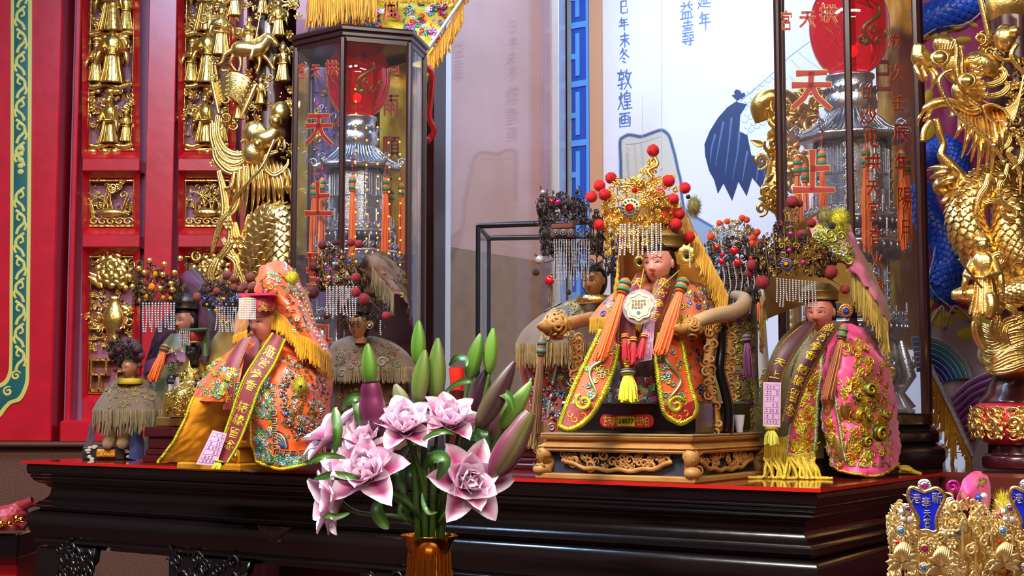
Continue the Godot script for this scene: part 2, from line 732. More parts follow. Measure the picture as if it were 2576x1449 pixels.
func pom(parent: Node3D,p: Vector3,r: float,m: String) -> void:
	inst(T.pom,"pompom",M[m],parent,p,r * 0.95,Basis.from_euler(Vector3(rng.randf() * 6,rng.randf() * 6,rng.randf() * 6)))

func gem(parent: Node3D,p: Vector3,r: float,m: String,face := Vector3(-0.4,0,1),called := "jewel") -> void:
	inst(T.gem_mesh,called,M[m],parent,p,r,aim(face))

func bead(parent: Node3D,p: Vector3,r: float,m: String,called := "bead") -> void:
	inst(T.bead_mesh,called,M[m],parent,p,r)

func strand(mb: MB,p: PackedVector3Array,r: float,gap := 2.02) -> void:      # beads along a line
	var left := 0.0
	for i in p.size() - 1:
		var d := p[i].distance_to(p[i + 1])
		while left < d:
			mb.stamp(T.bead,Transform3D(Basis.from_scale(Vector3.ONE * r),p[i].lerp(p[i + 1],left / d)))
			left += r * gap
		left -= d

func fringe(mb: MB,edge: PackedVector3Array,drop: float,n: int,r: float,ca: Color,cb: Color,fall := Vector3.DOWN,ragged := 0.12,twist := true) -> void:
	for k in n:
		var f := (k + rng.randf_range(-0.35,0.35)) / maxf(1,n - 1)
		f = clampf(f,0.0,1.0) * (edge.size() - 1)
		var i := mini(int(f),edge.size() - 2)
		var p := edge[i].lerp(edge[i + 1],f - i)
		var l := drop * (1.0 + rng.randf_range(-ragged,ragged))
		var sw := Vector3(rng.randfn(),0,rng.randfn()) * l * 0.05
		mb.col = ca.lerp(cb,rng.randf())
		var q := PackedVector3Array()
		var rr := PackedFloat32Array()
		var ns := 7 if twist else 5
		for j in ns:
			var t := float(j) / (ns - 1)
			q.append(p + fall * l * t + sw * t * t)
			rr.append(r * (1.0 + (0.28 if j % 2 else -0.1)) if twist else r * (1.0 - 0.25 * t))
		mb.tube(q,rr,4)

func cord(mb: MB,p: PackedVector3Array,r: float,turns_per_m := 160.0) -> void:   # two-ply twisted cord
	var ln := 0.0
	for i in p.size() - 1:
		ln += p[i].distance_to(p[i + 1])
	var n := clampi(int(ln * turns_per_m * 5.0),8,400)
	var q := spl(p,n)
	for s in 2:
		var w := PackedVector3Array()
		for i in n:
			var t := (q[mini(i + 1,n - 1)] - q[maxi(i - 1,0)]).normalized()
			var a := t.cross(Vector3(0.2,0.3,0.93)).normalized()
			var b := t.cross(a)
			var f := TAU * turns_per_m * ln * i / n + PI * s
			w.append(q[i] + (a * cos(f) + b * sin(f)) * r * 0.5)
		mb.tube(w,r * 0.62,4)

func tassel(parent: Node3D,top: Vector3,tip: Vector3,r: float,ca: Color,cb: Color,band := Color(0.02,0.25,0.1),called := "tassel",n := 40) -> void:
	var t := group(called,parent)
	var d := tip - top
	var mb := MB.new()
	mb.col = ca.lerp(cb,0.3)
	var h := d * 0.2
	mb.tube(PackedVector3Array([top,top + h * 0.15,top + h * 0.5,top + h * 0.9,top + h]),PackedFloat32Array([r * 0.25,r * 0.75,r * 0.85,r * 0.75,r * 0.7]),10)
	part(mb,"head",M.thread,t)
	mb = MB.new()
	mb.col = band
	for f in [0.35,0.75]:
		mb.tube(PackedVector3Array([top + h * (f - 0.12),top + h * f,top + h * (f + 0.12)]),PackedFloat32Array([r * 0.86,r * 0.94,r * 0.86]),10)
	part(mb,"band",M.thread,t)
	mb = MB.new()
	for k in n:
		var a := rng.randf() * TAU
		var q := Vector3(cos(a),0,sin(a)) * r * sqrt(rng.randf()) * 0.75
		var e := q * rng.randf_range(1.0,1.5) + Vector3(rng.randfn(),0,rng.randfn()) * r * 0.12
		mb.col = ca.lerp(cb,rng.randf())
		var tp := top + h + q * 0.6
		mb.tube(PackedVector3Array([tp,tp.lerp(top + d + e,0.4) + q * 0.3,top + d * rng.randf_range(0.92,1.04) + e]),r * 0.13,4)
	part(mb,"skirt",M.thread,t,"",true)

# ---------------------------------------------------------------- brush lettering, strokes on a 100 x 100 field
const GLYPH := {
	"天": "18,20 82,18|8,46 92,44|50,20 48,48 32,74 8,94|50,46 64,72 92,94","上": "48,8 48,88|48,44 82,42|8,90 92,88",
	"聖": "10,8 50,8|18,8 18,48|42,8 42,52|18,22 42,22|18,36 42,36|8,50 48,46|58,12 58,42 88,42 88,12 58,12|18,60 84,60|22,76 80,76|10,94 92,94|50,60 50,94",
	"母": "30,10 22,88 78,88|30,10 80,10 74,98|10,50 92,50|48,24 56,38|44,62 52,76",
	"宮": "50,2 50,12|12,30 12,14 88,14 86,30|32,30 68,30 68,50 32,50 32,30|50,50 46,60|24,60 76,60 76,94 24,94 24,60",
	"拱": "20,5 20,90 10,84|5,28 36,28|5,60 36,50|52,8 52,55|78,8 78,55|40,26 94,26|38,55 96,55|55,62 42,90|74,62 92,90",
	"白": "50,4 42,18|22,20 22,94|22,20 78,20 78,94|22,55 78,55|22,90 78,90","沙": "12,12 24,22|6,40 18,48|6,92 24,62|60,6 60,60|44,28 34,52|76,26 90,46|88,48 70,80 34,96",
	"屯": "20,20 82,12|50,6 50,84 60,92 92,90 92,74|24,36 24,58 78,58|78,34 78,60",
	"香": "70,4 28,14|10,28 92,28|50,12 50,48|48,28 10,52|52,28 92,52|28,58 28,96|28,58 74,58 74,96|28,76 74,76|28,94 74,94",
	"火": "24,30 32,50|78,26 66,46|50,8 48,50 12,94|50,50 92,94",
	"歲": "50,4 50,26|50,14 80,14|26,10 26,26|10,26 92,26|18,36 94,34|20,36 16,70 6,94|28,48 50,48|26,58 52,60|40,60 26,92|66,30 74,70 94,92 94,78|88,46 56,92|78,24 88,32",
	"次": "10,20 24,32|6,80 28,54|50,6 38,40|48,22 90,22 82,40|64,34 58,66 34,94|62,56 94,94","壬": "74,8 24,20|8,48 94,46|50,16 50,90|18,90 84,90",
	"辰": "14,10 92,10|20,10 18,60 6,94|32,28 80,28|24,46 94,46|36,46 36,90 54,80|58,48 94,92|84,56 66,68","年": "32,4 12,34|24,20 86,20|28,20 28,58|28,40 80,40|6,60 96,60|55,20 55,98",
	"陽": "12,6 12,96|12,8 36,8 24,36 38,54 16,62|52,6 52,40|52,6 86,6 86,40|52,22 86,22|52,40 86,40|42,50 96,50|54,50 40,72|54,62 92,62 84,96 74,90|66,62 46,90|78,62 62,94",
	"月": "26,6 26,60 10,96|26,6 76,6 76,94 64,90|26,34 76,34|26,60 76,60","巳": "20,8 78,8 78,46 20,46|20,8 20,84 32,92 90,92 90,70","末": "12,22 88,22|16,44 84,44|50,4 50,96|48,46 8,84|52,46 94,84",
	"冬": "38,4 14,38|34,18 70,18 12,68|34,28 92,68|40,66 56,74|36,84 60,96",
	"敦": "26,2 30,12|4,14 52,14|14,22 42,22 42,40 14,40 14,22|10,48 44,48 30,60|30,58 30,96 20,90|4,74 54,68|66,4 54,36|62,22 96,22|86,24 76,60 50,94|62,34 74,66 96,94",
	"煌": "12,26 14,44|36,20 30,36|24,8 22,56 4,92|24,56 38,84|66,2 60,12|48,14 48,44|48,14 86,14 86,44|48,28 86,28|48,44 86,44|46,58 92,58|50,76 88,76|40,94 98,94|68,58 68,94",
	"画": "10,10 90,10|50,10 50,70|24,26 24,70|24,26 76,26 76,70|24,48 76,48|24,70 76,70|10,34 10,90 90,90|90,34 90,92",
	"益": "28,6 36,18|72,4 62,18|8,24 92,24|40,28 10,54|60,28 92,54|22,60 18,92|22,60 78,60 82,92|40,60 40,92|60,60 60,92|4,94 96,94",
	"壽": "20,8 80,8|50,0 50,20|10,20 90,20|24,30 78,30 78,38 12,38|10,48 90,48|28,48 28,60|10,60 50,60 50,72 14,72|62,58 88,58 88,70 62,70 62,58|8,80 94,80|68,72 68,98 56,94|28,84 36,92",
	"延": "84,6 52,14|66,14 66,66|50,36 50,66|66,38 92,36|44,66 96,66|14,16 36,16 20,40 38,42 8,92|12,54 34,80 96,92",
	"參": "50,2 34,16 66,16|26,22 14,36 40,36|74,22 60,36 88,36|50,36 6,62|50,38 94,60|58,52 34,64|64,64 30,80|74,74 22,98",
	"結": "26,4 10,26 28,28|34,18 8,50 38,46|24,48 24,94|10,62 6,82|38,60 42,78|44,18 96,18|70,4 70,40|50,40 92,40|52,54 88,54 88,94 52,94 52,54",
	"緣": "26,4 10,26 28,28|34,18 8,50 38,46|24,48 24,94|10,62 6,82|38,60 42,78|52,6 88,6 82,28|50,18 84,18|44,30 96,30|66,30 46,52|62,42 72,60 66,96 54,88|68,58 46,72|70,70 46,90|90,40 74,54|72,56 96,86",
	"留": "36,4 14,12 14,40|14,40 44,34|36,24 46,40|54,10 90,10 84,42 70,36|66,10 50,44|22,50 22,96|22,50 80,50 80,96|22,72 80,72|22,94 80,94|51,50 51,94",
	"念": "50,2 8,36|50,4 94,36|34,30 66,30|28,44 72,44 58,58|14,64 10,86|30,60 32,90 72,92 74,76|50,60 58,72|80,60 92,78",
	"新": "26,2 28,12|6,14 48,14|16,20 20,32|38,18 34,32|4,36 50,36|28,36 28,94|6,54 48,54|26,58 8,82|32,60 46,76|86,8 60,18|60,18 58,60 50,94|60,42 96,42|80,42 80,98",
	"港": "12,10 24,20|6,36 18,44|6,92 24,60|36,22 94,22|32,44 98,44|52,6 52,44|78,6 78,44|46,44 30,66|82,44 98,62|48,60 76,60 76,74 48,74|48,60 48,90 54,94 88,94 90,82",
	"奉": "14,14 86,14|18,30 82,30|6,46 94,46|50,2 48,46 10,76|52,46 92,74|28,64 72,64|22,80 78,80|50,56 50,98",
	"鼎": "30,4 70,4 70,44 30,44 30,4|30,18 70,18|30,31 70,31|14,36 14,60 40,60|86,36 86,60 60,60|36,50 36,96|64,50 64,96|18,72 18,92|84,72 84,92",
	"風": "14,8 12,60 4,94|14,8 84,8 86,80 96,94 98,80|64,18 34,24|30,34 70,34 70,58 30,58 30,34|50,22 50,78|24,80 74,74|66,66 78,86",
	"調": "10,6 22,14|4,24 34,24|8,38 30,38|8,50 30,50|8,64 30,64 30,92 8,92 8,64|44,10 44,70 36,96|44,10 94,10 94,90 84,88|54,26 84,26|69,16 69,42|52,44 86,44|56,56 82,56 82,78 56,78 56,56",
	"雨": "8,10 92,10|14,30 14,94|14,30 86,30 86,90 76,88|50,10 50,92|28,46 40,54|28,66 40,74|60,46 72,54|60,66 72,74",
	"順": "10,10 10,60 4,94|24,10 24,80|38,6 38,94|48,12 96,12|72,12 66,24|54,26 54,76|54,26 90,26 90,76|54,42 90,42|54,58 90,58|54,76 90,76|64,78 48,96|80,78 96,96",
	"蒞": "8,14 92,14|32,4 32,24|68,4 68,24|10,34 22,42|6,54 18,60|6,94 22,70|42,30 34,60|38,46 38,96|70,28 74,36|50,42 96,42|60,50 64,84|88,50 82,84|46,92 98,92",
}

func stroke(mb: MB,p: PackedVector2Array,w: float,f: Callable,lift: float,thick: float,brush := true) -> void:
	var q := p
	if p.size() == 2:
		q = PackedVector2Array([p[0],p[0].lerp(p[1],0.33),p[0].lerp(p[1],0.67),p[1]])
	var g := []
	var n := q.size()
	for i in n:
		var t := (q[mini(i + 1,n - 1)] - q[maxi(i - 1,0)]).normalized()
		var s := Vector2(-t.y,t.x)
		var k := w * 0.5
		if brush:
			k *= [1.12,0.92,0.9,1.0][mini(i,3)] if n < 5 else 1.0
			if i == n - 1:
				k *= 0.8
		var c := q[i]
		if i == 0:
			c -= t * w * 0.3
		elif i == n - 1:
			c += t * w * 0.3
		var a: Array = f.call(c + s * k)
		var b: Array = f.call(c - s * k)
		g.append(PackedVector3Array([a[0] + a[1] * (lift - thick),a[0] + a[1] * lift,b[0] + b[1] * lift,b[0] + b[1] * (lift - thick)]))
	mb.rows(g)
	for e in [g[0],g[n - 1]]:
		mb.quad(e[0],e[1],e[2],e[3])

func glyph(mb: MB,ch: String,f: Callable,w := 11.0,lift := 0.0005,thick := 0.0008) -> void:
	if not GLYPH.has(ch):
		return
	for s in GLYPH[ch].split("|"):
		var p := PackedVector2Array()
		for e in s.split(" "):
			var k: PackedStringArray = e.split(",")
			p.append(Vector2(float(k[0]),float(k[1])))
		stroke(mb,p,w,f,lift,thick)

func flat_field(o: Vector3,right: Vector3,down: Vector3,n: Vector3) -> Callable:    # right and down span the whole 100 x 100 field
	return func(p: Vector2): return [o + right * (p.x * 0.01) + down * (p.y * 0.01),n]

func surf_field(s: Surf,c: Vector2,size: Vector2,rot := 0.0) -> Callable:            # field centred on the sheet's own (u, v)
	return func(p: Vector2):
		var q := (p - Vector2(50,50)) * 0.01
		q = q.rotated(rot)
		var u := c + q * size
		return [s.at(u.x,u.y),s.nrm(u.x,u.y)]

# ---------------------------------------------------------------- carved heads with faces
func sculpt_head(parent: Node3D,c: Vector3,hh: float,yaw: float,tilt: float,skin: Color,lip := Color(0.45,0.03,0.03),hair := true) -> Basis:
	var bs := Basis(Vector3.UP,yaw) * Basis(Vector3.RIGHT,tilt)
	var k := hh * 0.5
	var hd := group("head",parent)
	var shape := func(x: float,y: float,z: float) -> Vector3:      # unit direction -> head surface, face towards +z
		var p := Vector3(x * 0.69,y,z * 0.84)
		if y < 0.0:
			p.x *= 1.0 - 0.26 * pow(-y,1.6)
			p.z *= 1.0 - 0.1 * pow(-y,2.0)
		if z > 0.0:
			var fx := x * 0.69
			var o := 0.0
			o -= 0.06 * exp(-(pow(absf(fx) - 0.27,2) / 0.02 + pow(y - 0.04,2) / 0.012))
			o += 0.035 * exp(-(pow(absf(fx) - 0.27,2) / 0.05 + pow(y - 0.2,2) / 0.006))
			var ny := clampf((0.14 - y) / 0.4,0.0,1.0) * (1.0 if y > -0.27 else maxf(0.0,1.0 - (-0.27 - y) / 0.07))
			o += 0.17 * ny * exp(-fx * fx / (0.004 + 0.006 * ny))
			o += 0.05 * exp(-(pow(absf(fx) - 0.1,2) / 0.003 + pow(y + 0.25,2) / 0.003))
			o += 0.055 * exp(-(fx * fx / 0.022 + pow(y + 0.46,2) / 0.0022)) + 0.05 * exp(-(fx * fx / 0.018 + pow(y + 0.56,2) / 0.0025))
			o += 0.05 * exp(-(fx * fx / 0.04 + pow(y + 0.82,2) / 0.015))
			o += 0.03 * exp(-(pow(absf(fx) - 0.36,2) / 0.04 + pow(y + 0.25,2) / 0.05))
			p.z += o * smoothstep(0.0,0.4,z)
		return c + bs * (p * k)
	var put := func(x: float,y: float,lift: float) -> Vector3:      # a place on the face by its front view
		var xx := x / 0.69
		if y < 0.0:
			xx /= 1.0 - 0.26 * pow(-y,1.6)
		var z := sqrt(maxf(0.0,1.0 - xx * xx - y * y))
		return shape.call(xx,y,z) + bs * Vector3(0,0,lift * k)
	var mb := MB.new()
	mb.col = skin
	var g := []
	for j in 45:
		var f := PI * j / 44
		var ring := PackedVector3Array()
		for i in 56:
			var a := TAU * i / 56
			ring.append(shape.call(sin(f) * sin(a),cos(f),sin(f) * cos(a)))
		g.append(ring)
	mb.rows(g,true)
	for s in [-1.0,1.0]:      # ears
		mb.ball(c + bs * (Vector3(0.67 * s,-0.05,0.0) * k),Vector3(0.1,0.24,0.14) * k,8,6,bs)
	var nk := c + bs * (Vector3(0,-0.8,-0.1) * k)
	mb.tube(PackedVector3Array([nk + Vector3(0,k * 0.3,0),nk - Vector3(0,k * 0.5,0)]),k * 0.42,12)
	part(mb,"face",M.skin_vc if M.has("skin_vc") else M.paint,hd)
	for s in [-1.0,1.0]:
		mb = MB.new()
		mb.col = Color(0.012,0.008,0.008)
		var p := PackedVector3Array()
		var r := PackedFloat32Array()
		for i in 7:
			var f := i / 6.0
			p.append(put.call(s * (0.14 + 0.3 * f),0.25 + 0.05 * sin(PI * f) - 0.035 * f,0.012))
			r.append(k * 0.02 * sin(PI * (0.15 + 0.75 * f)) + k * 0.004)
		mb.tube(p,r,5)
		part(mb,"eyebrow",M.paint,hd)
		mb = MB.new()
		mb.col = Color(0.75,0.7,0.66)
		mb.ball(put.call(s * 0.27,0.03,-0.04),Vector3(0.13,0.036,0.06) * k,12,8,bs)
		mb.col = Color(0.01,0.007,0.006)
		mb.ball(put.call(s * 0.265,0.022,-0.004),Vector3(0.045,0.03,0.03) * k,10,6,bs)
		p = PackedVector3Array()
		r = PackedFloat32Array()
		for i in 7:
			var f := i / 6.0
			p.append(put.call(s * (0.13 + 0.3 * f),0.026 + 0.042 * sin(PI * f) + 0.006 * f,0.014))
			r.append(k * 0.017 * sin(PI * (0.1 + 0.7 * f)) + k * 0.004)
		mb.tube(p,r,5)
		part(mb,"eye",M.gloss,hd)
	mb = MB.new()
	mb.col = lip
	for e in [[-0.46,0.13,0.032],[-0.545,0.1,0.036]]:
		var gg := []
		for j in 4:
			var row := PackedVector3Array()
			for i in 9:
				var u: float = i / 4.0 - 1.0
				row.append(put.call(u * e[1],e[0] + (j / 1.5 - 1.0) * e[2] * (1.0 - u * u) + 0.012 * u * u,0.012))
			gg.append(row)
		mb.rows(gg)
	part(mb,"lips",M.gloss,hd)
	if hair:
		mb = MB.new()
		mb.col = Color(0.01,0.009,0.01)
		g = []
		for j in 24:
			var f := PI * 0.86 * j / 23
			var ring := PackedVector3Array()
			for i in 40:
				var a := TAU * i / 40
				var d := Vector3(sin(f) * sin(a),cos(f),sin(f) * cos(a))
				var lim := 1.07
				if d.z > 0.15 and d.y < 0.5:
					lim = 0.9
				ring.append(c + bs * (Vector3(d.x * 0.72,d.y,d.z * 0.88 - 0.04) * k * lim))
			g.append(ring)
		mb.rows(g,true)
		part(mb,"hair",M.hair,hd)
	return bs

# ---------------------------------------------------------------- camera, light, room
func _ready() -> void:
	rng.seed = 11
	var cam := Camera3D.new()
	cam.name = "camera"
	cam.fov = rad_to_deg(2.0 * atan(724.5 / FOC))
	cam.position = EYE
	cam.rotation = Vector3(PITCH,0,0)
	add_child(cam)
	cam.current = true
	var we := WorldEnvironment.new()
	we.name = "environment"
	var env := Environment.new()
	env.background_mode = Environment.BG_COLOR
	env.background_color = Color(0.02,0.02,0.024)
	env.tonemap_mode = Environment.TONE_MAPPER_LINEAR
	env.tonemap_exposure = 0.86
	env.sdfgi_enabled = true
	env.ssao_enabled = true
	env.ssil_enabled = true
	we.environment = env
	add_child(we)
	stock()
	lights()
	room()
	mural()
	red_screen()
	build_all()

func panel_lamp(at: Vector3,size: Vector2,aim_at: Vector3,col: Color,energy: float,glow: float,label: String,roll := 0.0) -> void:
	var t := thing("ceiling_lamp",label,"lamp",at,"fluorescent lamps over the altar hall")
	var b := aim(at - aim_at,Vector3.FORWARD)
	b = b * Basis(Vector3.BACK,roll)
	var mb := MB.new()
	mb.box(at + b.z * 0.035,Vector3(size.x + 0.06,size.y + 0.06,0.05),b,0.01)
	part(mb,"housing",M.aluminium,t)
	mb = MB.new()
	mb.box(at + b.z * 0.006,Vector3(size.x,size.y,0.006),b)
	part(mb,"diffuser_lamp",mat("lamp_glow_%d" % int(glow * 10),255,255,255,0.6,0.0,{"emit": col,"power": glow}),t)
	var l := AreaLight3D.new()
	l.name = "lamp_light"
	l.area_size = size
	l.light_color = col
	l.light_energy = energy
	l.area_range = 20.0
	l.area_attenuation = 2.0
	l.shadow_enabled = true
	t.add_child(l)
	l.transform = Transform3D(b,Vector3.ZERO - b.z * 0.004)

func lights() -> void:
	var cool := Color(0.86,0.93,1.0)
	panel_lamp(Vector3(-1.1,3.3,-1.3),Vector2(1.5,0.5),Vector3(-1.1,0.0,-1.35),Color(1.0,0.96,0.93),20.0,5.0,"long ceiling lamp over the left of the hall, before the altar")
	panel_lamp(Vector3(-1.35,3.3,-3.3),Vector2(1.7,0.14),Vector3(-1.35,0.0,-3.35),Color(0.66,0.82,1.0),9.0,26.0,"cool white tube lamp on the ceiling above the left of the altar table",TURN)
	panel_lamp(Vector3(1.0,3.3,-0.6),Vector2(1.5,0.5),Vector3(1.0,0.0,-0.65),Color(1.0,0.96,0.93),6.5,4.0,"long ceiling lamp over the right of the hall, before the altar")
	panel_lamp(Vector3(0.0,3.3,1.4),Vector2(2.4,0.5),Vector3(0.0,0.0,1.35),Color(1.0,0.95,0.9),12.0,4.0,"long ceiling lamp behind the visitor, nearest the entrance")
	# the cool tube that washes the mural, on the beam above it
	var c := spot(1430,1020,5.0)
	var p := c - U * 0.75 - V * 0.5
	panel_lamp(Vector3(p.x,2.98,p.z),Vector2(1.2,0.12),Vector3((p + V * 0.32).x,1.5,(p + V * 0.32).z),Color(0.8,0.89,1.0),1.7,3.0,"cool white tube lamp above the crane mural")

func plane_box(called: String,a: Vector3,b: Vector3,m: Material,parent: Node3D) -> void:
	var mb := MB.new()
	mb.box((a + b) * 0.5,(b - a).abs())
	part(mb,called,m,parent)

func room() -> void:
	var hall := mat("hall_wall",96,66,58,0.8,0.0,{"map": noise_tex("plaster",0.02,256,FastNoiseLite.TYPE_SIMPLEX_SMOOTH,4,ramp([0.0,236,232,228,1.0,255,255,255])),"scale": 1.0})
	var o := setting("floor")
	plane_box("slab",Vector3(-4,-0.1,-6.4),Vector3(4,0,4),mat("floor_tile",70,36,30,0.3,0.0,{"coat": 0.3}),o)
	o = setting("ceiling")
	plane_box("slab",Vector3(-4,3.6,-6.4),Vector3(4,3.7,4),mat("ceiling_paint",110,92,84,0.8),o)
	o = setting("wall_back")
	plane_box("masonry",Vector3(-4,0,-6.5),Vector3(4,3.6,-6.4),hall,o)
	o = setting("wall_entrance")
	plane_box("masonry",Vector3(-4,0,4),Vector3(4,3.6,4.1),hall,o)
	o = setting("wall_left")
	plane_box("masonry",Vector3(-4.1,0,-6.4),Vector3(-4,3.6,4),hall,o)
	o = setting("wall_right")
	plane_box("masonry",Vector3(4,0,-6.4),Vector3(4.1,3.6,4),hall,o)

# ---------------------------------------------------------------- the painted wall and the glazed side wall
func fill_poly(im: Image,p: PackedVector2Array,c: Color) -> void:
	var lo := 1e9
	var hi := -1e9
	for q in p:
		lo = minf(lo,q.y)
		hi = maxf(hi,q.y)
	for y in range(maxi(0,int(lo)),mini(im.get_height() - 1,int(hi)) + 1):
		var xs := []
		var yy := y + 0.5
		for i in p.size():
			var a := p[i]
			var b := p[(i + 1) % p.size()]
			if (a.y <= yy) != (b.y <= yy):
				xs.append(a.x + (yy - a.y) / (b.y - a.y) * (b.x - a.x))
		xs.sort()
		for i in range(0,xs.size() - 1,2):
			var x0 := maxi(0,int(xs[i] + 0.5))
			var x1 := mini(im.get_width(),int(xs[i + 1] + 0.5))
			if x1 > x0:
				im.fill_rect(Rect2i(x0,y,x1 - x0,1),c)

func ink(im: Image,p: PackedVector2Array,w0: float,w1: float,c: Color,smooth := true) -> void:
	var q := spl2(p,p.size() * 6) if smooth and p.size() > 2 else p
	var n := q.size()
	var l := PackedVector2Array()
	var r := PackedVector2Array()
	for i in n:
		var t := (q[mini(i + 1,n - 1)] - q[maxi(i - 1,0)]).normalized()
		var s := Vector2(-t.y,t.x) * lerpf(w0,w1,float(i) / maxf(1,n - 1)) * 0.5
		l.append(q[i] + s)
		r.append(q[i] - s)
	for i in n - 1:
		fill_poly(im,PackedVector2Array([l[i],l[i + 1],r[i + 1],r[i]]),c)

func ink_glyph(im: Image,ch: String,r: Rect2,w: float,c: Color) -> void:
	for s in GLYPH[ch].split("|"):
		var p := PackedVector2Array()
		for e in s.split(" "):
			var k: PackedStringArray = e.split(",")
			p.append(r.position + Vector2(float(k[0]),float(k[1])) * 0.01 * r.size)
		ink(im,p,w * 1.2,w * 0.75,c,false)
		for q in p:
			im.fill_rect(Rect2i(q - Vector2(w,w) * 0.42,Vector2(w,w) * 0.84),c)

func mural() -> void:
	var im := Image.create(1250,1750,false,Image.FORMAT_RGB8)
	im.fill(Color8(226,226,240))
	var rock := v2([72,853,70,739,69,676,82,663,104,657,130,663,155,668,196,660,228,654,246,660,264,680,276,718,285,749,297,803,306,840,311,901,331,986,375,1071,404,1181,440,1700,60,1700])
	var rock2 := v2([286,982,305,928,377,978,436,1014,494,1051,506,1186,520,1700,284,1700])
	fill_poly(im,rock2,Color8(150,166,190))
	ink(im,rock2.slice(1,6),10,8,Color8(92,112,156))
	fill_poly(im,rock,Color8(206,200,188))
	for k in 3:
		ink(im,v2([100 + k * 26,700 - k * 4,104 + k * 30,800,112 + k * 36,990]),12 - k,4,Color8(192,188,182))
	ink(im,rock.slice(0,18),17,13,Color8(150,162,186))
	ink(im,rock.slice(0,18),9,7,Color8(78,92,128))
	ink(im,v2([90,690,150,690,230,676]),4,2,Color8(150,150,156))
	ink(im,v2([96,720,100,800,118,900]),8,2,Color8(166,170,178))
	var wing := v2([532,590,562,569,617,532,654,506,717,458,814,406,936,359,1130,364,1120,755,807,760,712,737,670,712,585,716,557,693,540,651])
	fill_poly(im,wing,Color8(224,232,240))
	for q in [[716,471,784,547,865,597],[709,524,770,591,850,634],[701,576,755,636,849,686],[740,450,840,530,960,560],[790,425,900,500,1050,520]]:
		ink(im,v2(q),3,2,Color8(176,190,208))
	for j in 7:
		for i in 7:
			var c := Vector2(548 + i * 21.6 + (j % 2) * 10,566 + j * 22 - i * 9.5)
			var arc := PackedVector2Array()
			for k in 7:
				var a := PI * (0.05 + 0.9 * k / 6.0)
				arc.append(c + Vector2(cos(a) * 11,sin(a) * 10))
			ink(im,arc,2.5,2.5,Color8(128,160,196))
	var tail := v2([501,564,518,561,532,582,515,588,485,603,450,635,418,678,398,720,400,761,414,814,432,846,446,896,467,863,498,925,522,862,551,913,572,853,605,894,620,847,640,822,663,791,670,706,627,768,570,775,557,707,528,690,532,636,558,601,526,592])
	fill_poly(im,tail,Color8(34,52,98))
	fill_poly(im,v2([510,554,518,545,533,552,539,563,547,559,553,571,538,582,518,575]),Color8(34,52,98))
	for q in [[470,650,452,730,438,800],[500,640,490,720,474,830],[528,690,520,760,500,850],[556,760,546,810,536,860],[598,792,592,830,586,868],[440,690,424,740,420,790],[630,780,624,810,612,850]]:
		ink(im,v2(q),9,2,Color8(86,108,158))
	fill_poly(im,v2([570,775,579,749,600,698,628,721,670,712,698,709,691,734,641,776,601,789]),Color8(232,236,242))
	for k in 4:
		ink(im,v2([580 + k * 8,762 + k * 8,630 + k * 10,735 + k * 10,690,716 + k * 8]),2,2,Color8(180,190,206))
	ink(im,v2([532,590,562,569,617,532,654,506,717,458,814,406,936,359]),3,3,Color8(120,140,176))
	for q in [["巳",69,166,105,218],["年",66,229,107,279],["末",68,285,113,341],["冬",65,339,113,398],["敦",59,419,118,493],["煌",60,497,118,565],["画",63,572,114,630],["延",374,194,431,251],["年",381,257,430,326],["益",310,211,363,276],["壽",315,280,366,372]]:
		ink_glyph(im,q[0],Rect2(q[1],q[2],q[3] - q[1],q[4] - q[2]),5.5 if q[2] < 410 else 6.0,Color8(84,110,168))
	ink(im,v2([240,0,233,867]),2,2,Color8(160,170,200))
	ink(im,v2([160,521,157,860]),2,2,Color8(176,184,208))
	var c0 := spot(1430,1020,5.0)
	c0.y = 0.0
	var rt := -U
	var out := -V
	var o := setting("wall_mural",c0)
	var mb := MB.new()
	var a := c0 + rt * 0.15
	var b := c0 + rt * 1.4
	mb.quad(a + Vector3.UP * 1.0,a + Vector3.UP * 2.75,b + Vector3.UP * 2.75,b + Vector3.UP * 1.0)
	mb.uv = PackedVector2Array([Vector2(0,1),Vector2(0,0),Vector2(1,0),Vector2(1,1)])
	var mm := StandardMaterial3D.new()
	mm.albedo_texture = ImageTexture.create_from_image(im)
	mm.roughness = 0.35
	M.mural = mm
	part(mb,"crane_mural",mm,o,"painted crane and rock with columns of blue brush writing")
	var bb := Basis(rt,Vector3.UP,out)
	var bar := func(m0: float,m1: float,y0: float,y1: float,z0: float,z1: float,m: Material,called: String):
		var q := MB.new()
		q.box(c0 + rt * ((m0 + m1) * 0.5) + Vector3.UP * ((y0 + y1) * 0.5) + out * ((z0 + z1) * 0.5),Vector3(m1 - m0,y1 - y0,z1 - z0),bb)
		part(q,called,m,o)
	bar.call(-0.02,3.2,0.0,3.6,-0.12,-0.01,M.hall_wall,"masonry")
	bar.call(0.1,0.15,0.9,3.0,-0.01,0.012,mat("beige_strip",206,158,122,0.5),"beige_strip")
	bar.call(0.0,0.02,0.9,3.0,-0.01,0.002,M.aluminium,"frame_flange")
	bar.call(0.02,0.1,0.9,3.0,-0.01,0.004,mat("meander_blue",22,78,186,0.5),"blue_border_board")
	var lt := mat("meander_light",92,158,236,0.5)
	bar.call(0.084,0.096,0.9,3.0,0.004,0.009,lt,"meander_bar")
	for k in 10:
		var y := 2.52 - 0.2175 * (k - 1)
		bar.call(0.02,0.084,y - 0.011,y + 0.011,0.004,0.009,lt,"meander_bar")
		bar.call(0.04,0.056,y - 0.188,y - 0.03,0.004,0.009,lt,"meander_bar")
		bar.call(0.02,0.04,y - 0.125,y - 0.105,0.004,0.009,lt,"meander_bar")
	# glazed side wall at right angles
	o = setting("wall_glazed",c0)
	var sb := Basis(out,Vector3.UP,rt)
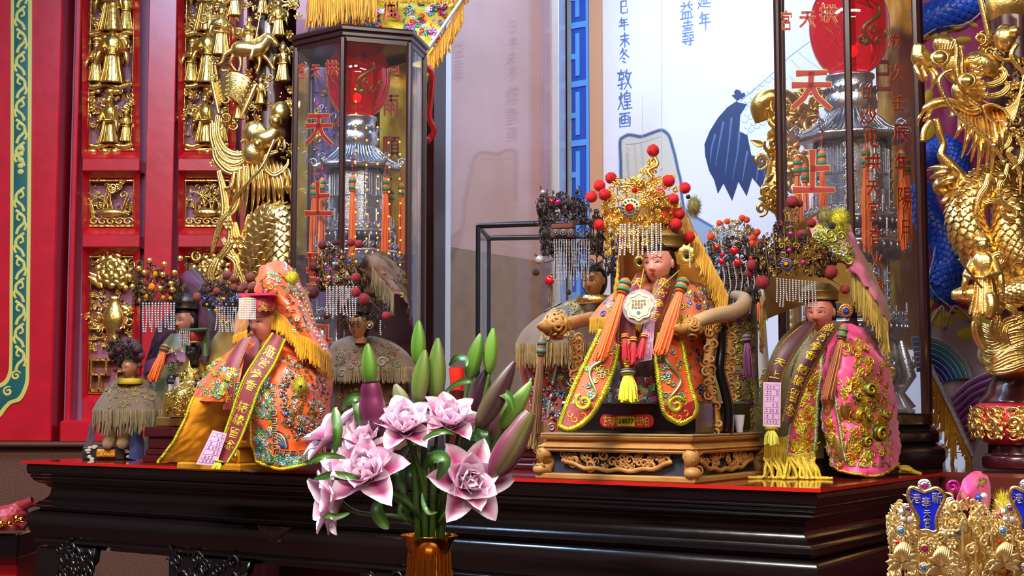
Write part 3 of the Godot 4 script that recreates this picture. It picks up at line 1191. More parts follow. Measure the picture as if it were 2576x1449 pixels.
	var sbar := func(g0: float,g1: float,y0: float,y1: float,z0: float,z1: float,m: Material,called: String):
		var q := MB.new()
		q.box(c0 + out * ((g0 + g1) * 0.5) + Vector3.UP * ((y0 + y1) * 0.5) + rt * ((z0 + z1) * 0.5),Vector3(g1 - g0,y1 - y0,z1 - z0),sb,0.002)
		part(q,called,m,o)
	sbar.call(0.0,0.83,1.645,3.0,-0.05,-0.02,M.tan_panel,"upper_board")
	sbar.call(0.0,0.83,0.6,1.645,-0.05,-0.02,M.brown_panel,"lower_board")
	sbar.call(0.04,0.735,0.62,2.98,-0.006,0.0,M.glass,"window_pane")
	sbar.call(0.034,0.082,0.6,3.0,-0.02,0.014,M.aluminium,"window_frame")
	sbar.call(0.732,0.768,0.6,3.0,-0.02,0.014,M.aluminium,"window_frame")
	sbar.call(0.768,0.83,0.6,3.0,-0.02,0.02,M.dark_wood,"door_post")

# ---------------------------------------------------------------- the red carved screen on the left
func fbox(mb: MB,x0: float,y0: float,x1: float,y1: float,d0: float,d1: float,bev := 0.002) -> void:   # box between bearings at distance d0 (front) .. d1
	var a := spot(x0,y1,d0)
	var b := spot(x1,y0,d0)
	mb.box(Vector3((a.x + b.x) * 0.5,(a.y + b.y) * 0.5,-(d0 + d1) * 0.5),Vector3(b.x - a.x,b.y - a.y,d1 - d0),Basis(),bev)

func red_screen() -> void:
	var D := 5.1
	var o := setting("wall_red_screen",spot(380,1113,D))
	var boxes := [["stile",163,-60,206,1062],["stile",352,-60,447,1062],["stile",594,-60,780,1062],["rail",206,398,352,430],["rail",206,590,352,622],["rail",206,1010,352,1062],["rail",447,398,594,430],["rail",447,590,594,622],["rail",447,1010,594,1062]]
	for q in boxes:
		var mb := MB.new()
		fbox(mb,q[1],q[2],q[3],q[4],D,D + 0.08,0.003)
		part(mb,q[0],M.red_lacquer,o)
	var mb2 := MB.new()
	fbox(mb2,148,1058,780,1113,D - 0.03,D + 0.1,0.006)
	part(mb2,"bottom_rail",M.red_lacquer,o)
	mb2 = MB.new()
	fbox(mb2,160,-60,780,1070,D + 0.085,D + 0.11,0.0)
	part(mb2,"backing_board",mat("mauve_board",150,84,112,0.5),o)
	var n := 0
	for cx in [[206,352],[447,594]]:
		for cy in [[-60,398],[430,590],[622,1010]]:
			var f := MB.new()      # sloping inner frame
			var x0: float = cx[0]
			var x1: float = cx[1]
			var y0: float = cy[0]
			var y1: float = cy[1]
			var i := 17.0
			var oq := [spot(x0,y0,D + 0.012),spot(x1,y0,D + 0.012),spot(x1,y1,D + 0.012),spot(x0,y1,D + 0.012)]
			var iq := [spot(x0 + i,y0 + i + 2,D + 0.05),spot(x1 - i,y0 + i + 2,D + 0.05),spot(x1 - i,y1 - i,D + 0.05),spot(x0 + i,y1 - i,D + 0.05)]
			for k in 4:
				f.quad(oq[k],oq[(k + 1) % 4],iq[(k + 1) % 4],iq[k])
			part(f,"recess_moulding",M.red_lacquer,o)
			carved_panel(o,x0 + i,y0 + i + 4,x1 - i + 1,y1 - i - 2,D + 0.05,n)
			n += 1
	# red column board with its painted green border, further left
	var t := thing("red_lacquer_board","red lacquered column board with a green and yellow painted scroll border at the far left","board",spot(60,1113,5.02))
	mb2 = MB.new()
	fbox(mb2,-120,-60,160,1112,5.088,5.25,0.006)
	part(mb2,"board",M.red_lacquer,t)
	var dd := 5.086
	# border: vertical band that turns left with an ogee corner at the foot
	var outer := v2([81,-60,79,400,76,700,74,920,73,960,66,985,52,1008,30,1016,16,1030,0,1050,-30,1062,-120,1068])
	var inner := v2([28,-60,27,400,25,700,24,900,20,940,10,958,-6,968,-30,984,-60,992,-120,996])
	var band := func(a: PackedVector2Array,b: PackedVector2Array,lift: float,m: Material,called: String):
		var q := MB.new()
		var aa := spl2(a,60)
		var bb := spl2(b,60)
		var g := []
		for i in 60:
			var p0 := spot(aa[i].x,aa[i].y,dd)
			var p1 := spot(bb[i].x,bb[i].y,dd)
			var z := Vector3(0,0,lift)
			g.append(PackedVector3Array([p0,p0 + z,p1 + z,p1]))
		q.rows(g)
		part(q,called,m,t)
	band.call(outer,inner,0.003,M.yellow_paint,"border_edge")
	outer = spl2(outer,40)
	inner = spl2(inner,40)
	var o2 := PackedVector2Array()
	var i2 := PackedVector2Array()
	for k in outer.size():
		o2.append(outer[k].lerp(inner[k],0.17))
		i2.append(outer[k].lerp(inner[k],0.83))
	band.call(o2,i2,0.0045,M.green_band,"green_border")
	# vine scroll painted in relief
	for k in 18:
		var y := -40.0 + k * 57.0
		if y > 880 or (y > 395 and y < 440):
			continue
		var cx := 53.0 - y * 0.004
		var q := MB.new()
		var s := 1.0 if k % 2 == 0 else -1.0
		var wv := v2([cx - 9 * s,y,cx + 8 * s,y + 14,cx + 10 * s,y + 30,cx - 4 * s,y + 44,cx - 9 * s,y + 57])
		var fld := func(p: Vector2): return [spot(p.x,p.y,dd - 0.0045),Vector3(0,0,1)]
		stroke(q,spl2(wv,12),7.0,fld,0.002,0.002,false)
		stroke(q,spl2(v2([cx + 9 * s,y + 16,cx - 4 * s,y + 8,cx - 8 * s,y + 20,cx - 1 * s,y + 24]),9),5.0,fld,0.0024,0.0024,false)
		stroke(q,spl2(v2([cx + 10 * s,y + 26,cx + 15 * s,y + 38,cx + 11 * s,y + 48]),6),6.0,fld,0.0022,0.0022,false)
		part(q,"painted_vine",M.yellow_paint,t)
	for k in 5:
		var q := MB.new()
		q.ball(spot(52,372 + k * 15,dd - 0.004),Vector3(0.013,0.010,0.004),10,6)
		part(q,"painted_bud",M.yellow_paint,t)
	for e in [[40,945,0.4],[20,985,1.0],[-15,1015,1.5]]:
		var q := MB.new()
		q.stamp(T.curl,Transform3D(Basis(Vector3.BACK,e[2]).scaled(Vector3(0.019,0.019,0.006)),spot(e[0],e[1],dd - 0.004)))
		part(q,"painted_scroll",M.yellow_paint,t)
	# stone base under the screen
	o = setting("wall_stone_base",spot(200,1120,5.0))
	mb2 = MB.new()
	fbox(mb2,-140,1120,820,2600,5.02,5.6,0.004)
	part(mb2,"stone_face",M.stone,o)
	mb2 = MB.new()
	fbox(mb2,-140,1113,820,1124,4.98,5.6,0.006)
	part(mb2,"stone_coping",M.stone,o)

func figurine(mb: MB,base: Vector3,h: float,yaw: float,seed_: int) -> void:      # a small carved robed figure
	rng.seed = seed_
	var b := Basis(Vector3.UP,yaw).scaled(Vector3.ONE * h)
	var x := Transform3D(b,base)
	mb.lathe([[0.17,0.0],[0.19,0.03],[0.15,0.2],[0.12,0.38],[0.1,0.46],[0.13,0.55],[0.15,0.66],[0.1,0.74],[0.05,0.78]],18,x.scaled_local(Vector3(1,1,0.75)),0.0,TAU,0.1,7)
	mb.ball(x * Vector3(0,0.85,0.02),Vector3(0.075,0.095,0.085) * h,10,7)
	mb.ball(x * Vector3(0,0.84,0.1),Vector3(0.018,0.025,0.02) * h,6,4)
	mb.lathe([[0.09,0.89],[0.1,0.92],[0.06,0.96],[0.05,1.0],[0.0,1.02]],10,x)
	var up := rng.randf_range(-0.1,0.15)
	for s in [-1.0,1.0]:
		var e := Vector3(0.19 * s,0.52 + up,0.07)
		mb.tube(PackedVector3Array([x * Vector3(0.12 * s,0.68,0),x * e,x * Vector3(0.08 * s + up * 0.6,0.5 + up,0.2)]),PackedFloat32Array([0.055 * h,0.06 * h,0.04 * h]),7)
		mb.tube(PackedVector3Array([x * e,x * (e + Vector3(0.03 * s,-0.12,0.02)),x * (e + Vector3(0.05 * s,-0.24,0.0))]),PackedFloat32Array([0.05 * h,0.04 * h,0.01 * h]),6)
	for k in 5:
		var a := -0.9 + k * 0.45
		mb.tube(PackedVector3Array([x * Vector3(sin(a) * 0.11,0.46,cos(a) * 0.09),x * Vector3(sin(a) * 0.15,0.22,cos(a) * 0.13),x * Vector3(sin(a) * 0.2,0.01,cos(a) * 0.17)]),0.012 * h,5)
	mb.tube(PackedVector3Array([x * Vector3(-0.13,0.47,0.07),x * Vector3(0,0.45,0.11),x * Vector3(0.13,0.47,0.07)]),0.022 * h,6)

func foliage(mb: MB,p: Vector3,r: float,n: int,z := Vector3.BACK) -> void:
	for k in n:
		var q := p + Vector3(rng.randfn() * 0.5,rng.randfn() * 0.5,rng.randf_range(-0.2,0.35)) * r
		var sc := r * rng.randf_range(0.28,0.5)
		var which: MB = [T.curl,T.flower,T.leaf][rng.randi() % 3]
		mb.stamp(which,Transform3D(aim(z + Vector3(rng.randfn(),rng.randfn(),0) * 0.25).rotated(z,rng.randf() * TAU).scaled(Vector3.ONE * sc * (1.4 if which == T.leaf else 1.0)),q))

func carved_panel(o: Node3D,x0: float,y0: float,x1: float,y1: float,d: float,n: int) -> void:
	rng.seed = 100 + n
	var px := d / FOC
	var gm: Material = M.gold_leaf
	var kind := n % 3
	var mb := MB.new()
	# thin border of the openwork
	for e in [[x0,y0,x1,y0 + 5],[x0,y1 - 7,x1,y1],[x0,y0,x0 + 4,y1],[x1 - 4,y0,x1,y1]]:
		fbox(mb,e[0],e[1],e[2],e[3],d - 0.004,d + 0.03,0.002)
	part(mb,"carved_border",gm,o)
	mb = MB.new()
	for q in int((y1 - maxf(y0,-30.0)) / 4.2):
		foliage(mb,spot(rng.randf_range(x0 + 6,x1 - 6),rng.randf_range(maxf(y0,-30.0) + 6,minf(y1,890.0) - 6),d + 0.018),15 * px,3)
	part(mb,"carved_ground",gm,o,"",true)
	if kind == 0:
		# tiers of robed figures among trees and rock shelves
		var tiers := [[365,130,0.5],[215,165,0.45],[85,170,0.55],[-30,120,0.5]]
		for k in tiers.size():
			var ty: float = tiers[k][0]
			mb = MB.new()
			var shelf := PackedVector3Array()
			for i in 7:
				shelf.append(spot(lerpf(x0 + 2,x1 - 2,i / 6.0),ty + 4 * sin(i * 1.7 + k),d - 0.008))
			mb.tube(spl(shelf,24),px * 7.0,7)
			for i in 8:
				mb.ball(spot(rng.randf_range(x0 + 8,x1 - 8),ty + 8 + rng.randf() * 12,d + 0.004),Vector3(11,8,8) * px * rng.randf_range(0.7,1.4),8,6)
			part(mb,"carved_ledge",gm,o)
			mb = MB.new()
			figurine(mb,spot(lerpf(x0,x1,tiers[k][2]) + (8 if k % 2 else -6),ty - 4,d - 0.012),tiers[k][1] * px,-0.3 + 0.5 * (k % 2),200 + n * 10 + k)
			part(mb,"carved_figure",gm,o)
			mb = MB.new()
			figurine(mb,spot(x1 - 20 if k % 2 == 0 else x0 + 18,ty - 8,d + 0.006),tiers[k][1] * px * 0.66,0.3,300 + n * 10 + k)
			part(mb,"carved_figure",gm,o)
			rng.seed = 50 + n * 7 + k
			mb = MB.new()
			foliage(mb,spot(x0 + 20 if k % 2 == 0 else x1 - 24,ty - tiers[k][1] * 0.72,d + 0.008),34 * px,13)
			foliage(mb,spot(x1 - 16 if k % 2 == 0 else x0 + 20,ty - tiers[k][1] * 0.9,d + 0.012),28 * px,10)
			part(mb,"carved_foliage",gm,o,"",true)
	elif kind == 1:
		# grasses, blossoms and a fish on waves
		mb = MB.new()
		for k in 9:
			var xs := lerpf(x0 + 8,x1 - 8,rng.randf())
			var p := spots([xs,y1 - 10,xs + rng.randfn() * 12,(y0 + y1) * 0.5,xs + rng.randfn() * 34,y0 + 10 + rng.randf() * 25],d)
			mb.tube(spl(p,12),PackedFloat32Array([2.0,3,4,4.5,5,5,4.5,4,3.4,2.6,1.6,0.6].map(func(a): return a * px)),5,0.5)
		part(mb,"carved_reeds",gm,o)
		mb = MB.new()
		var fy := lerpf(y0,y1,0.7)
		mb.ball(spot((x0 + x1) * 0.5 - 4,fy,d - 0.012),Vector3(34,11,9) * px,14,8)
		mb.stamp(T.leaf,Transform3D(Basis(Vector3.BACK,-PI / 2).scaled(Vector3.ONE * px * 26),spot((x0 + x1) * 0.5 + 24,fy,d - 0.012)))
		part(mb,"carved_fish",gm,o)
		mb = MB.new()
		for k in 5:
			mb.stamp(T.curl,Transform3D(Basis().scaled(Vector3(14,10,10) * px),spot(lerpf(x0 + 14,x1 - 14,k / 4.0),y1 - 14,d - 0.006)))
		foliage(mb,spot((x0 + x1) * 0.5 + 18,y0 + 24,d),26 * px,8)
		part(mb,"carved_waves",gm,o,"",true)
	else:
		# a vase with peonies over a fretwork stand
		var cx := (x0 + x1) * 0.5 + 5
		mb = MB.new()
		var vb := spot(cx,862,d - 0.006)
		mb.lathe([[14 * px,0],[17 * px,6 * px],[12 * px,16 * px],[16 * px,26 * px],[29 * px,48 * px],[30 * px,66 * px],[22 * px,84 * px],[13 * px,96 * px],[12 * px,108 * px],[18 * px,116 * px],[0.0,116 * px]],20,Transform3D(Basis.from_scale(Vector3(1,1,0.6)),vb))
		part(mb,"carved_vase",gm,o)
		for k in 3:
			mb = MB.new()
			for q in 14:
				var a := q * 2.4
				var rr := 7.0 + 2.0 * q
				mb.ball(spot(cx - 12 + k * 12 + cos(a) * rr,690 - (k % 2) * 22 + sin(a) * rr,d - 0.01 - 0.0006 * (14 - q)),Vector3(12,8,5) * px,8,5,Basis(Vector3.BACK,-a + PI / 2))
			part(mb,"carved_peony",gm,o)
		mb = MB.new()
		for k in 16:
			var a := rng.randf_range(-2.7,-0.4)
			var st := spot(cx,745,d)
			var e := st + Vector3(cos(a),-sin(a),0) * rng.randf_range(24,60) * px
			mb.stamp(T.leaf,Transform3D(aim(Vector3.BACK).rotated(Vector3.BACK,-a - PI / 2).scaled(Vector3.ONE * 34 * px),e + Vector3(0,0,0.006)))
		foliage(mb,spot(x0 + 20,820,d),30 * px,12)
		foliage(mb,spot(x1 - 16,800,d),30 * px,12)
		foliage(mb,spot((x0 + x1) * 0.5,y0 + 16,d),40 * px,16)
		part(mb,"carved_foliage",gm,o,"",true)
		mb = MB.new()
		for e in [[x0 + 2,900,x1 - 2,908],[x0 + 2,978,x1 - 2,986],[x0 + 2,900,x0 + 9,986],[x1 - 9,900,x1 - 2,986],[x0 + 40,900,x0 + 47,945],[x0 + 2,938,x0 + 47,945],[x1 - 47,930,x1 - 40,986],[x1 - 47,930,x1 - 2,937],[x0 + 22,945,x0 + 29,986],[x1 - 30,900,x1 - 23,930]]:
			fbox(mb,e[0],e[1],e[2],e[3],d - 0.014,d + 0.03,0.002)
		part(mb,"fretwork",gm,o)

func build_all() -> void:
	altar_table()
	cases()
	dragons()
	statue_throne()
	statue_orange()
	statue_pink()
	statue_dusty()
	statue_dark()
	statue_brown()
	statue_purple()
	statue_blackface()
	statue_pomcrown()
	statue_back()
	bouquet()
	misc()

const TN := Vector3(0.522,1.0,-2.373)      # the table's near corner
const TL := 2.13
const TD := 0.71

func ring_strip(mb: MB,prof: Array,inset := 0.0) -> void:      # a moulding round the table: rows of [offset outward, height]
	var a := [TN,TN + U * TL,TN + U * TL + V * TD,TN + V * TD]
	var dirs := [[U,-V],[V,U],[-U,V],[-V,-U]]     # along, outward
	for s in 4:
		var p0: Vector3 = a[s]
		var p1: Vector3 = a[(s + 1) % 4]
		var al: Vector3 = dirs[s][0]
		var ou: Vector3 = dirs[s][1]
		var g := []
		for q in prof:
			g.append(PackedVector3Array([p0 + ou * q[0] - al * q[0] + Vector3.UP * q[1],p1 + ou * q[0] + al * q[0] + Vector3.UP * q[1]]))
		for r in g.size() - 1:
			mb.rows([g[r],g[r + 1]])

func curve_prof(p: Array,n: int) -> Array:
	var v := v2(p)
	var o := []
	for q in spl2(v,n):
		o.append([q.x,q.y])
	return o

func ring_smooth(mb: MB,prof: Array) -> void:
	var a := [TN,TN + U * TL,TN + U * TL + V * TD,TN + V * TD]
	var dirs := [[U,-V],[V,U],[-U,V],[-V,-U]]
	for s in 4:
		var p0: Vector3 = a[s]
		var p1: Vector3 = a[(s + 1) % 4]
		var al: Vector3 = dirs[s][0]
		var ou: Vector3 = dirs[s][1]
		var g := []
		for q in prof:
			g.append(PackedVector3Array([p0 + ou * q[0] - al * q[0] + Vector3.UP * q[1],p1 + ou * q[0] + al * q[0] + Vector3.UP * q[1]]))
		mb.rows(g)

func altar_table() -> void:
	var o := thing("altar_table","long black lacquered altar table with a red top and stepped mouldings, carrying the statues","table",TN + U * TL * 0.5 + V * TD * 0.5 - Vector3.UP)
	var mb := MB.new()
	mb.quad(TN,TN + V * TD,TN + V * TD + U * TL,TN + U * TL)
	part(mb,"tabletop",M.red_top,o,"glossy red table surface")
	mb = MB.new()
	ring_strip(mb,[[0.0,0.0],[0.0,-0.0068],[-0.012,-0.007]])
	part(mb,"tabletop_edge",M.red_edge,o,"bright red edge of the table top")
	mb = MB.new()
	ring_smooth(mb,curve_prof([-0.013,-0.007,-0.011,-0.012,-0.0105,-0.022,-0.013,-0.031,-0.019,-0.036],14))
	ring_strip(mb,[[-0.019,-0.036],[-0.017,-0.0375],[-0.017,-0.041],[-0.02,-0.0425]])
	part(mb,"fascia",M.black_lacquer,o)
	mb = MB.new()
	ring_smooth(mb,curve_prof([-0.02,-0.0425,-0.024,-0.05,-0.034,-0.056,-0.043,-0.0595],10))
	ring_strip(mb,[[-0.043,-0.0595],[-0.045,-0.0605],[-0.045,-0.062]])
	ring_smooth(mb,curve_prof([-0.045,-0.062,-0.053,-0.07,-0.053,-0.08,-0.049,-0.09,-0.041,-0.098,-0.034,-0.101],16))
	part(mb,"waist",M.black_lacquer,o)
	mb = MB.new()
	ring_strip(mb,[[-0.034,-0.101],[-0.033,-0.1025]])
	ring_smooth(mb,curve_prof([-0.033,-0.1025,-0.03,-0.106,-0.026,-0.109,-0.02,-0.111],8))
	ring_strip(mb,[[-0.02,-0.111],[-0.018,-0.112],[-0.018,-0.1145],[-0.035,-0.118],[-0.036,-0.121]])
	part(mb,"step_moulding",M.black_lacquer,o)
	mb = MB.new()
	ring_smooth(mb,curve_prof([-0.036,-0.121,-0.028,-0.124,-0.019,-0.13,-0.014,-0.14,-0.013,-0.152,-0.016,-0.166,-0.022,-0.18,-0.03,-0.192],24))
	ring_strip(mb,[[-0.03,-0.192],[-0.028,-0.1935]])
	ring_smooth(mb,curve_prof([-0.028,-0.1935,-0.025,-0.196,-0.025,-0.2,-0.03,-0.203],8))
	ring_strip(mb,[[-0.03,-0.203],[-0.05,-0.204],[-0.05,-0.214],[-0.09,-0.214]])
	part(mb,"apron_roll",M.black_lacquer,o)
	# corner legs and carved spandrels under the roll
	for e in [[0.03,0.03],[TL - 0.13,0.03],[0.03,TD - 0.13],[TL - 0.13,TD - 0.13]]:
		mb = MB.new()
		mb.box(TN + U * (e[0] + 0.05) + V * (e[1] + 0.05) + Vector3.DOWN * 0.607,Vector3(0.1,0.786,0.1),Basis(U,Vector3.UP,V),0.006)
		part(mb,"leg",M.black_lacquer,o)
	rng.seed = 77
	var out := -V
	for e in [[TL - 0.13,-0.13,0.13],[TL - 0.52,-0.26,0.12],[TL - 1.1,-0.26,0.12],[0.42,-0.3,0.12],[0.14,0.13,0.13]]:
		mb = MB.new()
		var base := TN + U * float(e[0]) + V * 0.045 + Vector3.DOWN * 0.208
		var w: float = e[1]
		var hh: float = e[2]
		# leafy board: thin backing plus scrolls standing proud of it
		var poly := PackedVector2Array([Vector2(0,0),Vector2(w,0),Vector2(w * 0.96,-hh * 0.25),Vector2(w * 0.8,-hh * 0.4),Vector2(w * 0.75,-hh * 0.8),Vector2(w * 0.4,-hh),Vector2(0,-hh * 0.9)])
		mb.plate(poly,0.02,Transform3D(Basis(U,Vector3.UP,out),base),0.003)
		for k in 64:
			var f := rng.randf()
			var gy := rng.randf()
			var p := base + U * (w * f * 0.85) + Vector3.DOWN * (hh * gy * (0.95 - 0.5 * f)) + out * 0.02
			mb.stamp([T.curl,T.flame,T.leaf][k % 3],Transform3D(aim(out).rotated(out,rng.randf() * TAU).scaled(Vector3.ONE * rng.randf_range(0.012,0.026)),p))
		part(mb,"carved_spandrel",M.black_carved,o)
	# the gouge in the roll: a chipped, glossy scar
	mb = MB.new()
	var nz := FastNoiseLite.new()
	nz.frequency = 40.0
	var gg := []
	for j in 14:
		var row := PackedVector3Array()
		for i in 26:
			var f := i / 25.0
			var h := j / 13.0
			var x := 1.32 - 0.1 * f
			var sag := 1.0 - pow(absf(f - 0.5) * 2.0,2.2)
			var p := TN + U * x + Vector3.UP * (-0.1245 - 0.043 * h * sag) + out * (-0.017 + 0.0065 * sin(PI * minf(h * 1.1,1.0)) * sag)
			row.append(p + out * (nz.get_noise_3dv(p) * 0.006 * sag + 0.001 + 0.0015 * sag))
		gg.append(row)
	mb.rows(gg)
	part(mb,"chipped_patch",mat("chip",44,26,20,0.12,0.0,{"coat": 1.0,"coat_rough": 0.06}),o,"chipped glossy patch on the roll moulding")
	# stretcher under the table, in the shade
	mb = MB.new()
	mb.box(TN + U * TL * 0.5 + V * (TD - 0.12) + Vector3.DOWN * 0.55,Vector3(TL - 0.2,0.06,0.04),Basis(U,Vector3.UP,V),0.004)
	part(mb,"stretcher",M.black_lacquer,o)

# ---------------------------------------------------------------- hexagonal lantern cases with their lantern towers
func on_plane(x: float,y: float,p: Vector3,n: Vector3) -> Vector3:
	var r := spot(x,y,1.0) - EYE
	return EYE + r * ((p - EYE).dot(n) / r.dot(n))

func case_letters(parent: Node3D,list: Array,p: Vector3,n: Vector3,w: float) -> void:
	for q in list:
		var a := on_plane(q[1],q[2],p,n)
		var f := flat_field(a,on_plane(q[3],q[2],p,n) - a,on_plane(q[1],q[4],p,n) - a,n)
		var t := group("letter",parent)
		var mb := MB.new()
		glyph(mb,q[0],f,w + 3.5,0.0008,0.0004)
		part(mb,"gold_outline",M.letter_gold,t)
		mb = MB.new()
		glyph(mb,q[0],f,w + 0.5,0.0014,0.0004)
		part(mb,"red_stroke",M.letter_red,t)

func glass_case(label: String,c: Array,y0: float,y1: float) -> Array:      # c: the six posts, nearest first
	var s := 0.19
	var mid := Vector3.ZERO
	for q in c:
		mid += q / 6.0
	mid.y = 1.0
	var o := thing("lantern_case",label,"display case",mid)
	var up := Vector3.UP
	for k in 6:
		var mb := MB.new()
		var q: Vector3 = c[k]
		var dir := (q - Vector3(mid.x,q.y,mid.z)).normalized()
		mb.box(Vector3(q.x,(y0 + y1) * 0.5,q.z),Vector3(0.017,y1 - y0,0.017),aim(dir),0.004)
		part(mb,"post",M.dark_wood,o)
	for k in 6:
		var a: Vector3 = c[k]
		var b: Vector3 = c[(k + 1) % 6]
		var al := (b - a).normalized()
		var mb := MB.new()
		var nn := al.cross(up).normalized()
		var cc := (a + b) * 0.5
		mb.box(Vector3(cc.x,(y0 + y1) * 0.5,cc.z),Vector3(a.distance_to(b) - 0.016,y1 - y0 - 0.01,0.003),Basis(al,up,al.cross(up)))
		part(mb,"window_pane",M.glass,o)
	var hexa := func(mb: MB,prof: Array):
		for k in 6:
			var a: Vector3 = c[k] - mid
			var b: Vector3 = c[(k + 1) % 6] - mid
			a.y = 0
			b.y = 0
			for r in prof.size() - 1:
				var s0: float = 1.0 + prof[r][0] / s
				var s1: float = 1.0 + prof[r + 1][0] / s
				mb.rows([PackedVector3Array([mid + a * s0 + up * (prof[r][1] - 1.0),mid + b * s0 + up * (prof[r][1] - 1.0)]),PackedVector3Array([mid + a * s1 + up * (prof[r + 1][1] - 1.0),mid + b * s1 + up * (prof[r + 1][1] - 1.0)])])
	var cor := MB.new()
	hexa.call(cor,[[-s,y1 + 0.034],[0.012,y1 + 0.034],[0.016,y1 + 0.028],[0.016,y1 + 0.02],[0.008,y1 + 0.017],[0.01,y1 + 0.012],[0.01,y1 + 0.004],[0.004,y1],[0.004,y1 - 0.012],[-0.012,y1 - 0.012],[-0.012,y1 + 0.004],[-s,y1 + 0.004]])
	part(cor,"cornice",M.dark_wood,o)
	var bs := MB.new()
	hexa.call(bs,[[-s,y0 + 0.004],[0.014,y0 + 0.004],[0.018,y0],[0.018,y0 - 0.02],[0.01,y0 - 0.024],[0.03,y0 - 0.034],[0.034,y0 - 0.04],[0.034,y0 - 0.058],[0.024,y0 - 0.062],[0.046,y0 - 0.074],[0.05,y0 - 0.08],[0.05,y0 - 0.1],[0.042,y0 - 0.108],[0.042,1.0]])
	part(bs,"base",M.dark_wood if label.contains("left") else M.black_lacquer,o,"stepped dark base")
	return [c,o]

